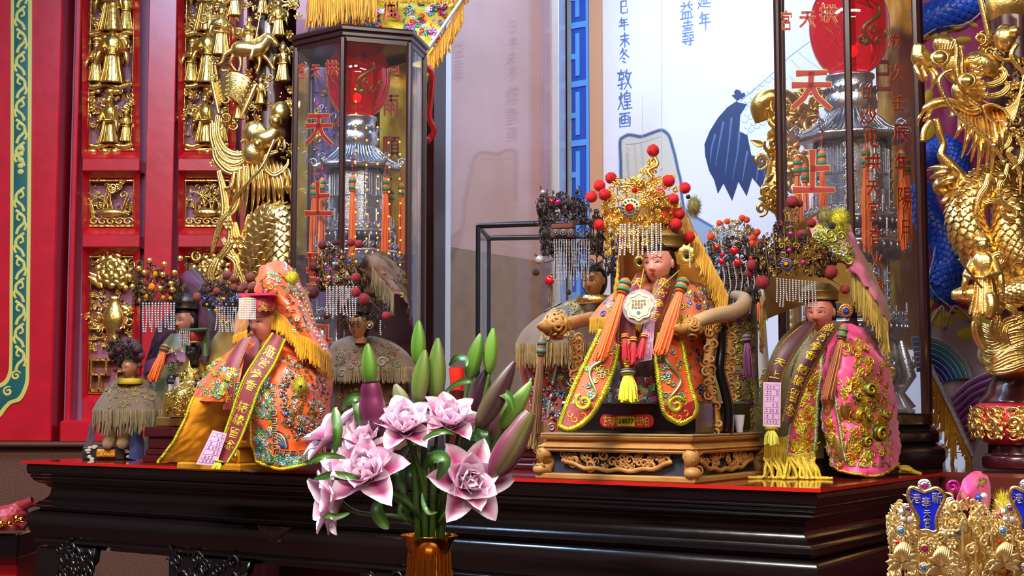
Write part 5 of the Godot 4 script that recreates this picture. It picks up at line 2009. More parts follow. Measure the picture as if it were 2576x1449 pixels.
	var ear := surf([[2280 + 555 / 2.9,60 + 595 / 2.9,d - 0.09,2280 + 620 / 2.9,60 + 590 / 2.9,d - 0.1,2280 + 700 / 2.9,60 + 620 / 2.9,d - 0.09,2280 + 748 / 2.9,60 + 680 / 2.9,d - 0.07],[2280 + 570 / 2.9,60 + 640 / 2.9,d - 0.07,2280 + 630 / 2.9,60 + 640 / 2.9,d - 0.06,2280 + 690 / 2.9,60 + 655 / 2.9,d - 0.06,2280 + 748 / 2.9,60 + 685 / 2.9,d - 0.07],[2280 + 600 / 2.9,60 + 690 / 2.9,d - 0.09,2280 + 640 / 2.9,60 + 705 / 2.9,d - 0.1,2280 + 690 / 2.9,60 + 705 / 2.9,d - 0.09,2280 + 748 / 2.9,60 + 690 / 2.9,d - 0.07]],18,12)
	part(sheet(ear),"dragon_ear",m,o)
	mb.tube(spl(S.call([560,600,620,585,700,615,750,685,690,708,630,705,580,660,560,600],-0.098),30),9 * z,6)
	part(mb,"ear_rim",m,o)
	mb = MB.new()
	mb.tube(spl(S.call([340,335,275,360,240,420,262,500,330,615,430,710,545,800,640,890,712,1005],-0.15),40),15 * z,9)
	part(mb,"whisker",m,o)
	for e in [[640,888,24],[712,1008,20],[700,1115,26]]:
		mb = MB.new()
		mb.ball(S.call([e[0],e[1]],-0.15)[0],Vector3.ONE * e[2] * z,12,8)
		part(mb,"whisker_knot",m,o)
	mb = MB.new()
	mb.tube(spl(S.call([550,620,460,640,360,590,270,575,190,590,120,630],-0.06),20),PackedFloat32Array([30,32,34,34,32,30,30,32,34,36,38,40,42,44,44,42,38,32,24,14].map(func(a): return a * z)),10)
	mb.tube(spl(S.call([180,700,130,780,120,860],-0.04),10),22 * z,8)
	part(mb,"lower_jaw",m,o)
	for e in [[140,620,90,690,85,750],[170,640,130,700,145,680],[190,620,165,680,180,690],[330,640,340,660,310,680]]:
		spike(o,S.call([e[0],e[1]],-0.08)[0],S.call([e[2],e[3]],-0.09)[0],S.call([e[4],e[5]],-0.08)[0],20 * z,"tooth",m)
	var tips := [[345,845],[372,800],[400,985],[430,900],[470,1010],[512,1135],[545,1000],[580,1050],[617,1140],[640,1000],[690,970],[720,860],[700,800]]
	for i in tips.size():
		var f := i / 12.0
		var bx := lerpf(390,700,f)
		spike(o,S.call([bx,660 + 30 * sin(f * 5)],-0.06)[0],S.call([lerpf(bx,tips[i][0],0.55) + 25,lerpf(680.0,float(tips[i][1]),0.5)],-0.11)[0],S.call([tips[i][0],tips[i][1]],-0.08)[0],30 * z,"mane_spike",m)
	for i in 10:
		ribbon_tube(o,S.call([560 + i * 22,560 + i * 16,640 + i * 16,600 + i * 10,740 + i * 10,640 - i * 14,860,700 - i * 40],-0.03 - 0.004 * i),9 * z,"mane_lock",m,2)
	for e in [[720,770,755,830,730,890,680,915],[810,820,850,900,835,990,770,1065],[740,1020,720,1110,680,1180,690,1290,770,1350,800,1400],[600,1090,580,1180,530,1260,500,1400],[780,900,740,940,790,1000,830,1100,830,1250],[690,1330,720,1410,800,1440],[560,1310,640,1290,690,1330]]:
		ribbon_tube(o,S.call(e,-0.1),13 * z,"flowing_lock",m,3)
	# claw holding a pearl
	mb = MB.new()
	mb.tube(spl(S.call([215,690,240,790,270,880,255,960,320,1030,380,1110,430,1180],-0.03),24),PackedFloat32Array([24,26,28,28,28,27,26,25,25,26,28,30,33,36,38,40,42,46,50,54,58,60,62,64].map(func(a): return a * z)),10)
	part(mb,"foreleg",m,o)
	for e in [[370,1110,290,1060,220,1040,160,1050],[360,1130,280,1090,220,1090,165,1130],[350,1180,340,1130,260,1130,190,1200],[330,1230,290,1290,250,1330,260,1290]]:
		spike(o,S.call([e[0],e[1]],-0.07)[0],S.call([e[2],e[3]],-0.11)[0],S.call([e[6],e[7]],-0.08)[0],34 * z,"claw",m,0.8)
	mb = MB.new()
	mb.ball(S.call([262,1185],-0.07)[0],Vector3.ONE * 68 * z,20,14)
	part(mb,"pearl",m,o)
	scaled_tube(o,spots3([2600,430,d + 0.02,2560,440,d - 0.02,2470,470,d - 0.03,2430,520,d - 0.03,2438,590,d - 0.03,2490,660,d - 0.01,2560,720,d,2620,730,d]),46 * k,"scaled_body",m)
	scaled_tube(o,spots3([2500,470,d + 0.0,2540,520,d - 0.05,2545,600,d - 0.05,2570,660,d - 0.04,2620,700,d]),44 * k,"scaled_coil",m)
	# the scroll bearer and mask at the very top
	s = surf([[2478,-20,d - 0.03,2530,-30,d - 0.06,2590,-20,d - 0.06],[2480,20,d - 0.03,2530,8,d - 0.06,2590,12,d - 0.06],[2490,52,d - 0.03,2535,34,d - 0.055,2590,40,d - 0.05]],16,10)
	part(sheet(s),"carved_scroll",m,o)
	mb = MB.new()
	mb.tube(PackedVector3Array([spot(2462,-20,d - 0.05),spot(2488,90,d - 0.05)]),7 * k,10)
	part(mb,"scroll_rod",m,o)
	mb = MB.new()
	mb.ball(spot(2528,96,d - 0.04),Vector3(27,36,26) * k,16,12)
	mb.ball(spot(2552,80,d - 0.06),Vector3(16,15,14) * k,14,10)
	mb.tube(spl(spots([2558,110,2545,140,2570,176,2590,180],d - 0.07),14),7 * k,7)
	mb.tube(spl(spots([2500,130,2520,150,2545,150],d - 0.06),10),6 * k,7)
	part(mb,"mask_face",m,o)
	mb = MB.new()
	for q in [[2480,100],[2490,140],[2560,160],[2500,180],[2570,330],[2560,250]]:
		foliage(mb,spot(q[0],q[1],d + 0.03),36 * k,10)
	part(mb,"carved_clouds",m,o,"",true)
	# warrior astride a fish over breaking waves
	mb = MB.new()
	var fp := spl(spots3([2393,742,d - 0.07,2420,742,d - 0.075,2460,742,d - 0.08,2510,742,d - 0.08,2560,732,d - 0.08,2610,722,d - 0.07]),24)
	var fr := PackedFloat32Array()
	for i in 24:
		fr.append(k * (34.0 * pow(sin(PI * (0.06 + 0.62 * i / 23.0)),0.8)))
	mb.tube(fp,fr,16)
	for j in 14:
		var i := 8 + j
		for q in 9:
			var a := -1.5 + q * 0.38 + 0.19 * (j % 2)
			var dr := Vector3(0,sin(a),cos(a))
			mb.stamp(T.scale,Transform3D(Basis(Vector3(0,cos(a),-sin(a)),Vector3.LEFT,dr).scaled(Vector3.ONE * 12 * k),fp[i] + dr * fr[i]))
	mb.ball(spot(2428,738,d - 0.115),Vector3.ONE * 6 * k,10,6)
	part(mb,"carved_fish",m,o)
	mb = MB.new()
	figurine(mb,spot(2478,792,d - 0.1),200 * k,-0.5,77)
	mb.tube(spl(spots3([2490,740,d - 0.13,2496,770,d - 0.14,2488,800,d - 0.13]),8),12 * k,8)
	part(mb,"carved_warrior",m,o)
	mb = MB.new()
	mb.tube(PackedVector3Array([spot(2412,652,d - 0.16),spot(2470,724,d - 0.13)]),3.4 * k,6)
	part(mb,"carved_spear",m,o)
	for e in [[2478,660,2510,640,2520,655,2500,670],[2462,770,2456,800,2470,820],[2530,770,2550,780,2552,792]]:
		ribbon_tube(o,spots(e,d - 0.11),6 * k,"flying_sash",m,3)
	mb = MB.new()
	mb.ball(spot(2580,890,d + 0.06),Vector3(120,72,110) * k,24,14)
	part(mb,"wave_mass",m,o)
	rng.seed = 8
	for i in 16:
		var f := i / 15.0
		var yv := lerpf(826,940,f)
		ribbon_tube(o,spots3([2590,yv - 30,d - 0.06,2540,yv - 18 + 8 * sin(i),d - 0.06,2500,yv + 6 * sin(i * 2.0),d - 0.045,2462 + 24 * f * f,yv - 14 + 14 * f,d - 0.01]),7.5 * k,"wave_strand",m,3)
	for e in [[2480,880,2462,850,2456,815,2468,820],[2510,860,2502,830,2508,800,2498,790],[2550,850,2552,810,2566,796,2580,806,2572,826],[2540,870,2530,840,2536,815]]:
		ribbon_tube(o,spots(e,d - 0.06),9 * k,"wave_crest",m,3)

# ---------------------------------------------------------------- dress for the statues
func robe(parent: Node3D,rws: Array,col: Color,called: String,m: String,fold := 0.03,folds := 9,seed_ := 1,nu := 56,nv := 36) -> Surf:
	var s := body(rws,nu,nv,fold * 1.5,folds,seed_)
	part(sheet(s,col),called,M[m],parent)
	return s

func cloth(parent: Node3D,ctrl: Array,col: Color,called: String,m := "satin",ruck := 0.0,nu := 30,nv := 30) -> Surf:
	var s := surf(ctrl,nu,nv)
	if ruck > 0.0:
		crumple(s,ruck * 1.7)
		crumple(s,ruck * 0.7,34.0,9)
	part(sheet(s,col),called,M[m],parent)
	return s

func piping(parent: Node3D,s: Surf,a: Array,r: float,col: Color,called := "piping",m := "metal_thread",lift := 0.001) -> void:
	var p := PackedVector3Array()
	var q := spl2(v2(a),a.size() * 3)
	for e in q:
		p.append(s.on(e.x,e.y,lift))
	var mb := MB.new()
	mb.col = col
	cord(mb,p,r,200.0)
	part(mb,called,M[m],parent)

func edge_cord(parent: Node3D,p: PackedVector3Array,r: float,col: Color,called := "piping",m := "metal_thread") -> void:
	var mb := MB.new()
	mb.col = col
	cord(mb,p,r,200.0)
	part(mb,called,M[m],parent)

func column(s: Surf,u: float,n := 24,v0 := 0.0,v1 := 1.0) -> PackedVector3Array:
	var o := PackedVector3Array()
	for i in n:
		o.append(s.at(u,lerpf(v0,v1,float(i) / (n - 1))))
	return o

func row_of(s: Surf,t: float,n := 30,u0 := 0.0,u1 := 1.0) -> PackedVector3Array:
	var o := PackedVector3Array()
	for i in n:
		o.append(s.at(lerpf(u0,u1,float(i) / (n - 1)),t))
	return o

# thread-work scattered inside a bearing rectangle list [x0,y0,x1,y1,count]
func motifs(parent: Node3D,s: Surf,boxes: Array,cols: Array,size: float,seed_: int,m := "metal_thread",called := "embroidery") -> void:
	rng.seed = seed_
	for b in boxes:
		var mb := MB.new()
		for k in int(b[4] * 2.2):
			var q := s.find(rng.randf_range(b[0],b[2]),rng.randf_range(b[1],b[3]))
			var n := s.nrm(q.x,q.y)
			var p := s.at(q.x,q.y) + n * 0.0006
			mb.col = cols[rng.randi() % cols.size()]
			var w: MB = [T.curl,T.curl,T.flame,T.leaf,T.flower][rng.randi() % 5]
			var sz := size * rng.randf_range(0.4,0.85) * (1.7 if w == T.leaf or w == T.flame else 1.0)
			mb.stamp(w,Transform3D(aim(n).rotated(n,rng.randf() * TAU) * Basis.from_scale(Vector3(sz,sz,sz * 0.5)),p),mb.col)
		part(mb,called,M[m],parent,"",true)

func fret(parent: Node3D,s: Surf,a: Array,size: float,col: Color,called := "key_fret_trim") -> void:      # size in bearing units
	var q := spl2(v2(a),maxi(4,int(v2(a).size() * 8)))
	var ln := 0.0
	for i in q.size() - 1:
		ln += q[i].distance_to(q[i + 1])
	var n := int(ln / (size * 1.1))
	var mb := MB.new()
	mb.col = col
	for k in n:
		var f := (k + 0.5) / n * (q.size() - 1)
		var i := mini(int(f),q.size() - 2)
		var c := q[i].lerp(q[i + 1],f - i)
		var t := (q[i + 1] - q[i]).normalized()
		var w := Vector2(-t.y,t.x)
		var p := PackedVector3Array()
		for e in [[-0.45,0.45],[-0.45,-0.45],[0.4,-0.45],[0.4,0.3],[-0.1,0.3],[-0.1,-0.1],[0.12,-0.1]]:
			var g: Vector2 = c + t * (e[0] * size) + w * (e[1] * size)
			p.append(s.on(g.x,g.y,0.001))
		mb.tube(p,size * 0.11 * 2.8 / FOC,4)
	part(mb,called,M.metal_thread,parent)

func strap(parent: Node3D,ctrl: Array,col: Color,chars: Array,gold: Color,called := "sash") -> Surf:      # chars: [char, v]; u runs across, v along
	var s := surf(ctrl,10,44)
	var g := group(called,parent)
	part(sheet(s,col),"band",M.satin,g)
	var ln := 0.0
	var c := column(s,0.5,20)
	for i in 19:
		ln += c[i].distance_to(c[i + 1])
	var w := s.at(0,0.5).distance_to(s.at(1,0.5))
	for e in chars:
		var mb := MB.new()
		mb.col = gold
		glyph(mb,e[0],surf_field(s,Vector2(0.5,e[1]),Vector2(0.56,0.56 * w / ln)),12.0,0.0009,0.0009)
		part(mb,"gold_letter",M.metal_thread,g)
	for u in [0.11,0.89]:
		var mb := MB.new()
		mb.col = gold
		var n := int(ln / (w * 0.13))
		for k in n:
			var v := (k + 0.5) / n
			var h := 0.4 / n
			var p := PackedVector3Array()
			for q in [[-0.05,-1.0],[0.05,-1.0],[0.05,0.0],[-0.05,0.0],[-0.05,1.0],[0.05,1.0]]:
				p.append(s.at(u + q[0],v + q[1] * h) + s.nrm(u,v) * 0.0007)
			mb.tube(p,w * 0.012,3)
		part(mb,"fret_edge",M.metal_thread,g)
	return s

func paper_tag(parent: Node3D,q: Array,d: float,rowsn := 8) -> void:      # four bearings clockwise from the top left
	var s := surf([[q[0],q[1],d,(q[0] + q[2]) * 0.5,(q[1] + q[3]) * 0.5,d - 0.003,q[2],q[3],d],[(q[0] + q[6]) * 0.5,(q[1] + q[7]) * 0.5,d - 0.004,(q[0] + q[4]) * 0.5,(q[1] + q[5]) * 0.5,d - 0.006,(q[2] + q[4]) * 0.5,(q[3] + q[5]) * 0.5,d - 0.004],[q[6],q[7],d - 0.004,(q[6] + q[4]) * 0.5,(q[7] + q[5]) * 0.5,d - 0.005,q[4],q[5],d - 0.004]],6,8)
	var t := group("paper_tag",parent)
	part(sheet(s),"paper",M.paper_pink,t)
	var mb := MB.new()
	mb.col = L(120,70,140)
	var f := surf_field(s,Vector2(0.5,0.5),Vector2(1,1))
	for e in [[12,8,88,8],[12,92,88,92],[12,8,12,92],[88,8,88,92]]:
		stroke(mb,v2(e),0.9,f,0.0004,0.0002,false)
	for k in rowsn:
		var y := 8 + 84.0 * k / rowsn
		stroke(mb,v2([12,y,88,y]),0.7,f,0.0004,0.0002,false)
	rng.seed = int(q[0])
	for k in rowsn:
		for j in 4:
			var cx := 24 + j * 16 + rng.randf() * 4
			var cy := 8 + 84.0 * (k + 0.5) / rowsn
			if rng.randf() < 0.72:
				stroke(mb,v2([cx - 4,cy - 2.2,cx + 4,cy - 2.2]),1.1,f,0.0005,0.0002,false)
				stroke(mb,v2([cx,cy - 3.4,cx - 1,cy + 3.2]),1.4,f,0.0005,0.0002,false)
				stroke(mb,v2([cx - 4,cy + 2.4,cx + 4,cy + 2.0]),1.2,f,0.0005,0.0002,false)
	part(mb,"printed_lines",M.paint,t)

func crown_band(parent: Node3D,c: Vector3,r: float,h: float,m: String,called := "crown_band") -> void:
	var mb := MB.new()
	mb.lathe([[r * 0.96,-h * 0.5],[r,-h * 0.45],[r,-h * 0.3],[r * 0.97,-h * 0.26],[r * 0.99,h * 0.2],[r * 1.04,h * 0.3],[r * 1.04,h * 0.45],[r,h * 0.5],[r * 0.9,h * 0.75],[r * 0.6,h * 1.2],[0,h * 1.5]],32,Transform3D(Basis(),c))
	part(mb,called,M[m],parent)

# dense wire-work standing on the front of a crown: tiers of scrolls, tongues and blossoms
func filigree(parent: Node3D,c: Vector3,r: float,h: float,n: int,m: String,seed_: int,yaw := -0.59,spread := 1.9,peak := 0.6,size := 0.17,flare := 0.2) -> void:
	rng.seed = seed_
	var tiers := 4
	for t in tiers:
		var mb := MB.new()
		for k in n * 2 / tiers:
			var a := rng.randf_range(-spread,spread)
			var top := 0.42 + 0.58 * exp(-a * a / (peak * peak))
			var f := (t + rng.randf()) / tiers
			var y := h * f * top
			var dr := Vector3(sin(a + yaw),0,cos(a + yaw))
			var p := c + dr * r * (1.0 + flare * f) * rng.randf_range(0.9,1.06) + Vector3(0,y,0)
			var w: MB = [T.curl,T.flame,T.flower,T.curl,T.leaf][rng.randi() % 5]
			var s := r * size * rng.randf_range(0.45,0.9) * (1.7 if w == T.flame or w == T.leaf else 1.0)
			var b := aim(dr + Vector3(0,0.15,0))
			if w == T.flame or w == T.leaf:
				b = b.rotated(dr,rng.randf_range(-0.7,0.7))
			else:
				b = b.rotated(dr,rng.randf() * TAU)
			mb.stamp(w,Transform3D(b.scaled(Vector3.ONE * s),p))
		part(mb,"filigree_tier",M[m],parent,"",true)
	var mb2 := MB.new()
	for k in 15:
		var a := (k / 14.0 * 2.0 - 1.0) * spread
		var top := 0.42 + 0.58 * exp(-a * a / (peak * peak))
		var dr := Vector3(sin(a + yaw),0,cos(a + yaw))
		mb2.tube(PackedVector3Array([c + dr * r * 0.95,c + dr * r * (1.0 + flare * 0.5) * 0.97 + Vector3(0,h * top * 0.5,0),c + dr * r * (1.0 + flare) * 0.97 + Vector3(0,h * top * 0.95,0)]),r * 0.022,5)
	part(mb2,"crown_wires",M[m],parent)

func curtain(parent: Node3D,x0: float,x1: float,y0: float,y1: float,d: float,n: int,m: String,rpx: float,rag := 6.0,slope := 0.0,called := "pearl_strand",dz := 0.0) -> void:
	for k in n:
		var f := float(k) / maxf(1,n - 1)
		var x := lerpf(x0,x1,f)
		var yt := y0 + slope * f
		var yb := y1 + rng.randf_range(-rag,rag) + slope * f
		var mb := MB.new()
		var dd := d + dz * f
		var p := spl(spots3([x,yt,dd,x + rng.randfn() * 0.8,lerpf(yt,yb,0.5),dd + rng.randfn() * 0.002,x + rng.randfn() * 1.6,yb,dd]),10)
		strand(mb,p,rpx * d / FOC)
		part(mb,called,M[m],parent)

func wire_pom(parent: Node3D,root: Vector3,x: float,y: float,d: float,rpx: float,m: String,w := "gold_dull") -> void:
	var p := spot(x,y,d)
	var mb := MB.new()
	var mid := root.lerp(p,0.5) + Vector3(rng.randfn(),rng.randfn(),0) * 0.003
	mb.tube(spl(PackedVector3Array([root,mid,p]),7),0.0009,4)
	part(mb,"wire",M[w],parent)
	pom(parent,p,rpx * d / FOC,m)

func rosette(parent: Node3D,p: Vector3,r: float,face: Vector3,stone: String,ring: String,setting_m := "gold_bright",called := "rosette") -> void:
	var t := group(called,parent)
	var b := aim(face)
	var mb := MB.new()
	mb.lathe([[0.0,0.0],[r,0.0],[r * 1.02,r * 0.1],[r * 0.8,r * 0.16],[r * 0.5,r * 0.12],[r * 0.46,r * 0.3],[r * 0.4,r * 0.32]],24,Transform3D(b * Basis(Vector3.RIGHT,PI / 2),p))
	part(mb,"setting",M[setting_m],t)
	gem(t,p + b.z * r * 0.12,r * 0.46,stone,face)
	if ring:
		mb = MB.new()
		for k in 14:
			var a := TAU * k / 14
			mb.stamp(T.bead,Transform3D(Basis.from_scale(Vector3.ONE * r * 0.12),p + b * Vector3(cos(a) * r * 0.78,sin(a) * r * 0.78,r * 0.2)))
		part(mb,"stone_ring",M[ring],t)

const FWD := Vector3(-0.556,0,0.831)

func statue_throne() -> void:
	var d := 2.72
	var k := d / FOC
	rng.seed = 4
	# carved camphor plinth, turned with the table
	var bn := Vector3(0.326,1.0,-2.512)
	var bl := 0.335
	var bd := 0.33
	var o := thing("carved_plinth","carved tan wooden plinth with lion feet under the enthroned red-pompom statue","plinth",bn + U * bl * 0.5 + V * bd * 0.5)
	var ring := func(mb: MB,prof: Array):
		var a := [bn,bn + U * bl,bn + U * bl + V * bd,bn + V * bd]
		var dirs := [[U,-V],[V,U],[-U,V],[-V,-U]]
		for s in 4:
			for r in prof.size() - 1:
				var p0: Vector3 = a[s]
				var p1: Vector3 = a[(s + 1) % 4]
				var al: Vector3 = dirs[s][0]
				var ou: Vector3 = dirs[s][1]
				var g := []
				for q in [prof[r],prof[r + 1]]:
					g.append(PackedVector3Array([p0 + (ou - al) * q[0] + Vector3.UP * q[1] * 0.82,p1 + (ou + al) * q[0] + Vector3.UP * q[1] * 0.82]))
				mb.rows(g)
	var mb := MB.new()
	ring.call(mb,[[-0.05,0.0],[0.0,0.0],[0.002,0.003],[0.002,0.011],[-0.002,0.014],[-0.06,0.014]])
	part(mb,"foot_frame",M.camphor,o)
	mb = MB.new()
	ring.call(mb,[[-0.02,0.014],[-0.02,0.072]])
	part(mb,"dark_waist",mat("slate_waist",52,56,72,0.5),o)
	mb = MB.new()
	ring.call(mb,[[-0.02,0.064],[-0.004,0.064],[-0.002,0.068],[-0.004,0.072],[0.0,0.075],[-0.006,0.079],[-0.012,0.084],[-0.014,0.09],[-0.006,0.094],[-0.004,0.099],[-0.008,0.102],[-0.2,0.102]])
	part(mb,"top_moulding",M.camphor,o)
	var wood: Material = M.camphor
	rng.seed = 9
	for side in 2:
		var a0 := bn if side == 0 else bn
		var al := U if side == 0 else V
		var ou := -V if side == 0 else -U
		var ln := bl if side == 0 else bd
		mb = MB.new()
		var pth := PackedVector3Array()
		for i in 25:
			var f := i / 24.0
			pth.append(a0 + al * lerpf(0.05,ln - 0.05,f) + ou * -0.012 + Vector3.UP * (0.02 + 0.018 * pow(absf(f * 2 - 1),3.0) + 0.002 * sin(f * 30)))
		mb.tube(pth,0.0042,7)
		for i in 46:
			var f := rng.randf()
			var low := 0.024 + 0.018 * pow(absf(f * 2 - 1),3.0)
			var p := a0 + al * lerpf(0.05,ln - 0.05,f) - ou * 0.014 + Vector3.UP * rng.randf_range(low,0.049)
			mb.stamp([T.curl,T.flower,T.flame,T.curl][i % 4],Transform3D(aim(ou).rotated(ou,rng.randf() * TAU).scaled(Vector3.ONE * rng.randf_range(0.007,0.012)),p))
		part(mb,"openwork_apron",wood,o)
	for c in [[0.02,0.02],[bl - 0.02,0.02],[0.02,bd - 0.02]]:
		var p := bn + U * float(c[0]) + V * float(c[1])
		var out := (p - (bn + U * bl * 0.5 + V * bd * 0.5)).normalized()
		mb = MB.new()
		mb.tube(spl(PackedVector3Array([p + Vector3.UP * 0.053 + out * 0.008,p + Vector3.UP * 0.042 + out * 0.014,p + Vector3.UP * 0.032,p + Vector3.UP * 0.022 + out * 0.006,p + Vector3.UP * 0.016 + out * 0.012]),14),PackedFloat32Array([15,16,17,16,14,12,10,9,9,10,12,13,13,10].map(func(a): return a * 0.001)),10)
		for i in 16:
			mb.stamp([T.curl,T.flame][i % 2],Transform3D(aim(out + Vector3(rng.randfn(),0,rng.randfn()) * 0.5).rotated(out,rng.randf() * TAU).scaled(Vector3.ONE * 0.009),p + out * 0.018 + Vector3(rng.randfn() * 0.007,[0.02,0.048][i % 2] + rng.randfn() * 0.004,rng.randfn() * 0.007)))
		mb.ball(p + out * 0.02 + Vector3.UP * 0.018,Vector3(0.016,0.012,0.016),12,8)
		part(mb,"lion_foot",wood,o)
	mb = MB.new()
	mb.box(bn + U * bl * 0.5 + V * bd * 0.5 + Vector3.UP * 0.0855,Vector3(bl - 0.01,0.004,bd - 0.01),Basis(U,Vector3.UP,V),0.001)
	part(mb,"felt_mat",mat("felt_mat",150,124,84,0.95),o)

	# the statue with its throne
	o = thing("goddess_statue","enthroned goddess statue with gold crown, bright red pompoms and orange tassels on the carved plinth","statue",bn + U * bl * 0.45 + V * bd * 0.5 + Vector3.UP * 0.088)
	var th := group("throne",o,"black and tan carved throne")
	mb = MB.new()
	var c0 := bn + U * 0.165 + V * 0.17
	mb.box(c0 + Vector3.UP * (0.088 + 0.03),Vector3(0.29,0.06,0.25),Basis(U,Vector3.UP,V),0.004)
	part(mb,"seat_block",M.black_lacquer,th)
	mb = MB.new()
	mb.box(c0 - V * 0.127 + Vector3.UP * 0.152,Vector3(0.14,0.012,0.014),Basis(U,Vector3.UP,V),0.003)
	mb.col = L(170,90,160)
	part(mb,"purple_edge",mat("purple_edge",176,100,166,0.5),th)
	# name plate
	var pn := -V
	var pc := on_plane(1578,1059,c0 - V * 0.127,pn)
	mb = MB.new()
	var rr := PackedVector2Array()
	for i in 24:
		var a := TAU * i / 24
		rr.append(Vector2(signf(cos(a)) * 0.046 + cos(a) * 0.0115,sin(a) * 0.0125))
	mb.plate(rr,0.004,Transform3D(Basis(-U,Vector3.UP,pn),pc),0.001)
	part(mb,"red_name_plate",mat("plate_red",186,36,48,0.45),th)
	var fld := func(cx: float,w: float) -> Callable: return flat_field(pc + pn * 0.004 - U * (cx - w * 0.5) + Vector3.UP * 0.009,-U * w,Vector3.DOWN * 0.018,pn)
	var i2 := 0
	for ch in ["宮","天","拱","屯","沙","白"]:
		mb = MB.new()
		glyph(mb,ch,fld.call([-0.044,-0.034,-0.024,0.024,0.034,0.044][i2],0.0105),11.0,0.0012,0.0012)
		part(mb,"gold_letter",M.letter_gold,th)
		i2 += 1
	mb = MB.new()
	mb.box(pc + pn * 0.0045 + Vector3.DOWN * 0.0005,Vector3(0.036,0.018,0.002),Basis(-U,Vector3.UP,pn))
	part(mb,"yellow_label",mat("label_yellow",236,214,40,0.5),th)
	var tm := TextMesh.new()
	tm.text = "24077"
	var fnt := SystemFont.new()
	fnt.font_names = PackedStringArray(["Droid Sans"])
	fnt.font_weight = 700
	tm.font = fnt
	tm.font_size = 16
	tm.pixel_size = 0.00075
	tm.depth = 0.0006
	var tn := MeshInstance3D.new()
	tn.name = "label_number"
	tn.mesh = tm
	tn.material_override = mat("ink_green",20,44,30,0.5)
	th.add_child(tn,true)
	tn.transform = Transform3D(Basis(-U,Vector3.UP,pn),pc + pn * 0.0058 + Vector3.DOWN * 0.0005 - org)
	# throne arm with dragon end, right
	mb = MB.new()
	mb.tube(spl(spots3([1738,818,2.585,1756,808,2.58,1790,796,2.6,1840,786,2.66,1866,772,2.74,1872,752,2.82,1846,742,2.88]),30),PackedFloat32Array([16,17,18,18,17,17,17,17,18,18,19,19,20,20,20,20,20,20,20,20,20,19,19,18,18,17,16,15,14,12].map(func(a): return a * k)),12)
	part(mb,"arm_rail",mat("grey_wood",176,146,108,0.6),th)
	rng.seed = 14
	for e in [[1738,826,2.56,1.0],[1400,818,2.7,1.35]]:
		mb = MB.new()
		var hp := spot(e[0],e[1],e[2])
		mb.ball(hp,Vector3(24,22,22) * k * e[3],14,10)
		mb.tube(spl(PackedVector3Array([hp + Vector3(-0.006,0.004,0.01),hp + Vector3(-0.022,-0.004,0.02),hp + Vector3(-0.03,0.004,0.02)]),8),12 * k * e[3],8)
		for i in 34:
			var dr := Vector3(rng.randfn(),rng.randfn(),absf(rng.randfn())).normalized()
			mb.stamp([T.curl,T.flame,T.leaf][i % 3],Transform3D(aim(dr).rotated(dr,rng.randf() * TAU).scaled(Vector3.ONE * 15 * k * e[3]),hp + dr * 21 * k * e[3]))
		part(mb,"dragon_arm_end",M.camphor,th)
	mb = MB.new()
	mb.tube(spl(spots3([1400,822,2.7,1440,812,2.76,1490,800,2.84]),12),18 * k,10)
	part(mb,"arm_rail",M.camphor,th)
	# side post: black wavy board between two pierced wooden edges
	var post := func(a: Array,w: float,m: Material,called: String,curls: bool):
		var q := MB.new()
		var p := spl(spots3(a),24)
		q.tube(p,w * k,4,1.6)
		if curls:
			for i in 16:
				var f := i * 23.0 / 15.0
				q.stamp(T.curl,Transform3D(aim(Vector3(0.3,0,1)).rotated(Vector3.BACK,i * 1.9).scaled(Vector3.ONE * 13 * k),p[int(f)] + Vector3((-8 if i % 2 else 4) * k,0,0.004)))
		part(q,called,m,th)
	post.call([1816,820,2.66,1816,880,2.66,1812,930,2.655,1824,980,2.655,1834,1030,2.655,1833,1086,2.655],11.0,M.black_carved,"side_board",false)
	post.call([1796,830,2.645,1784,900,2.64,1784,950,2.64,1794,1010,2.64,1806,1086,2.64],9.0,M.camphor,"carved_edge",true)
	post.call([1834,820,2.675,1836,900,2.675,1832,950,2.675,1842,1010,2.675],8.0,M.camphor,"carved_edge",true)
	post.call([1450,850,2.74,1452,900,2.74,1448,960,2.74],8.0,M.camphor,"carved_edge",true)

	# body under the dress
	var orange := L(232,92,36)
	var s := robe(o,[[690,1606,1700,2.71,0.7],[730,1560,1770,2.72,0.62],[780,1520,1800,2.73,0.6],[850,1500,1800,2.73,0.62],[930,1490,1796,2.73,0.66],[1000,1480,1794,2.73,0.7],[1070,1472,1792,2.73,0.7]],orange,"orange_robe","satin",0.03,8,2)
	motifs(o,s,[[1728,840,1792,1060,60]],[L(60,150,140),L(200,190,60),L(150,150,170),L(40,70,160),L(150,30,90)],0.0075,21)
	for yv in [985,1062]:
		fret(o,s,[1734,yv,1764,yv + 3,1790,yv + 4],14,L(150,160,160))
	var hem := MB.new()
	fringe(hem,row_of(s,0.99,30,0.55,0.95),0.008,60,0.0012,L(190,150,40),L(220,190,70))
	part(hem,"hem_fringe",M.thread,o,"",true)
	# knees and lap in brocade
	s = robe(o,[[870,1545,1668,2.66,0.5],[920,1530,1668,2.645,0.55],[965,1524,1666,2.635,0.6],[1005,1512,1668,2.63,0.62],[1016,1508,1670,2.63,0.62]],L(96,70,66),"lap_brocade","satin",0.05,7,5)
	motifs(o,s,[[1520,950,1664,1008,46]],[L(110,170,190),L(120,190,130),L(190,190,210),L(190,40,60),L(190,180,90)],0.009,22)
	# shoulder cape with cloud petals and fringe
	s = robe(o,[[694,1612,1706,2.7,0.75],[708,1588,1740,2.7,0.72],[730,1552,1790,2.705,0.68],[765,1516,1822,2.71,0.66],[800,1492,1836,2.715,0.66]],L(206,110,66),"shoulder_cape","satin",0.03,11,4)
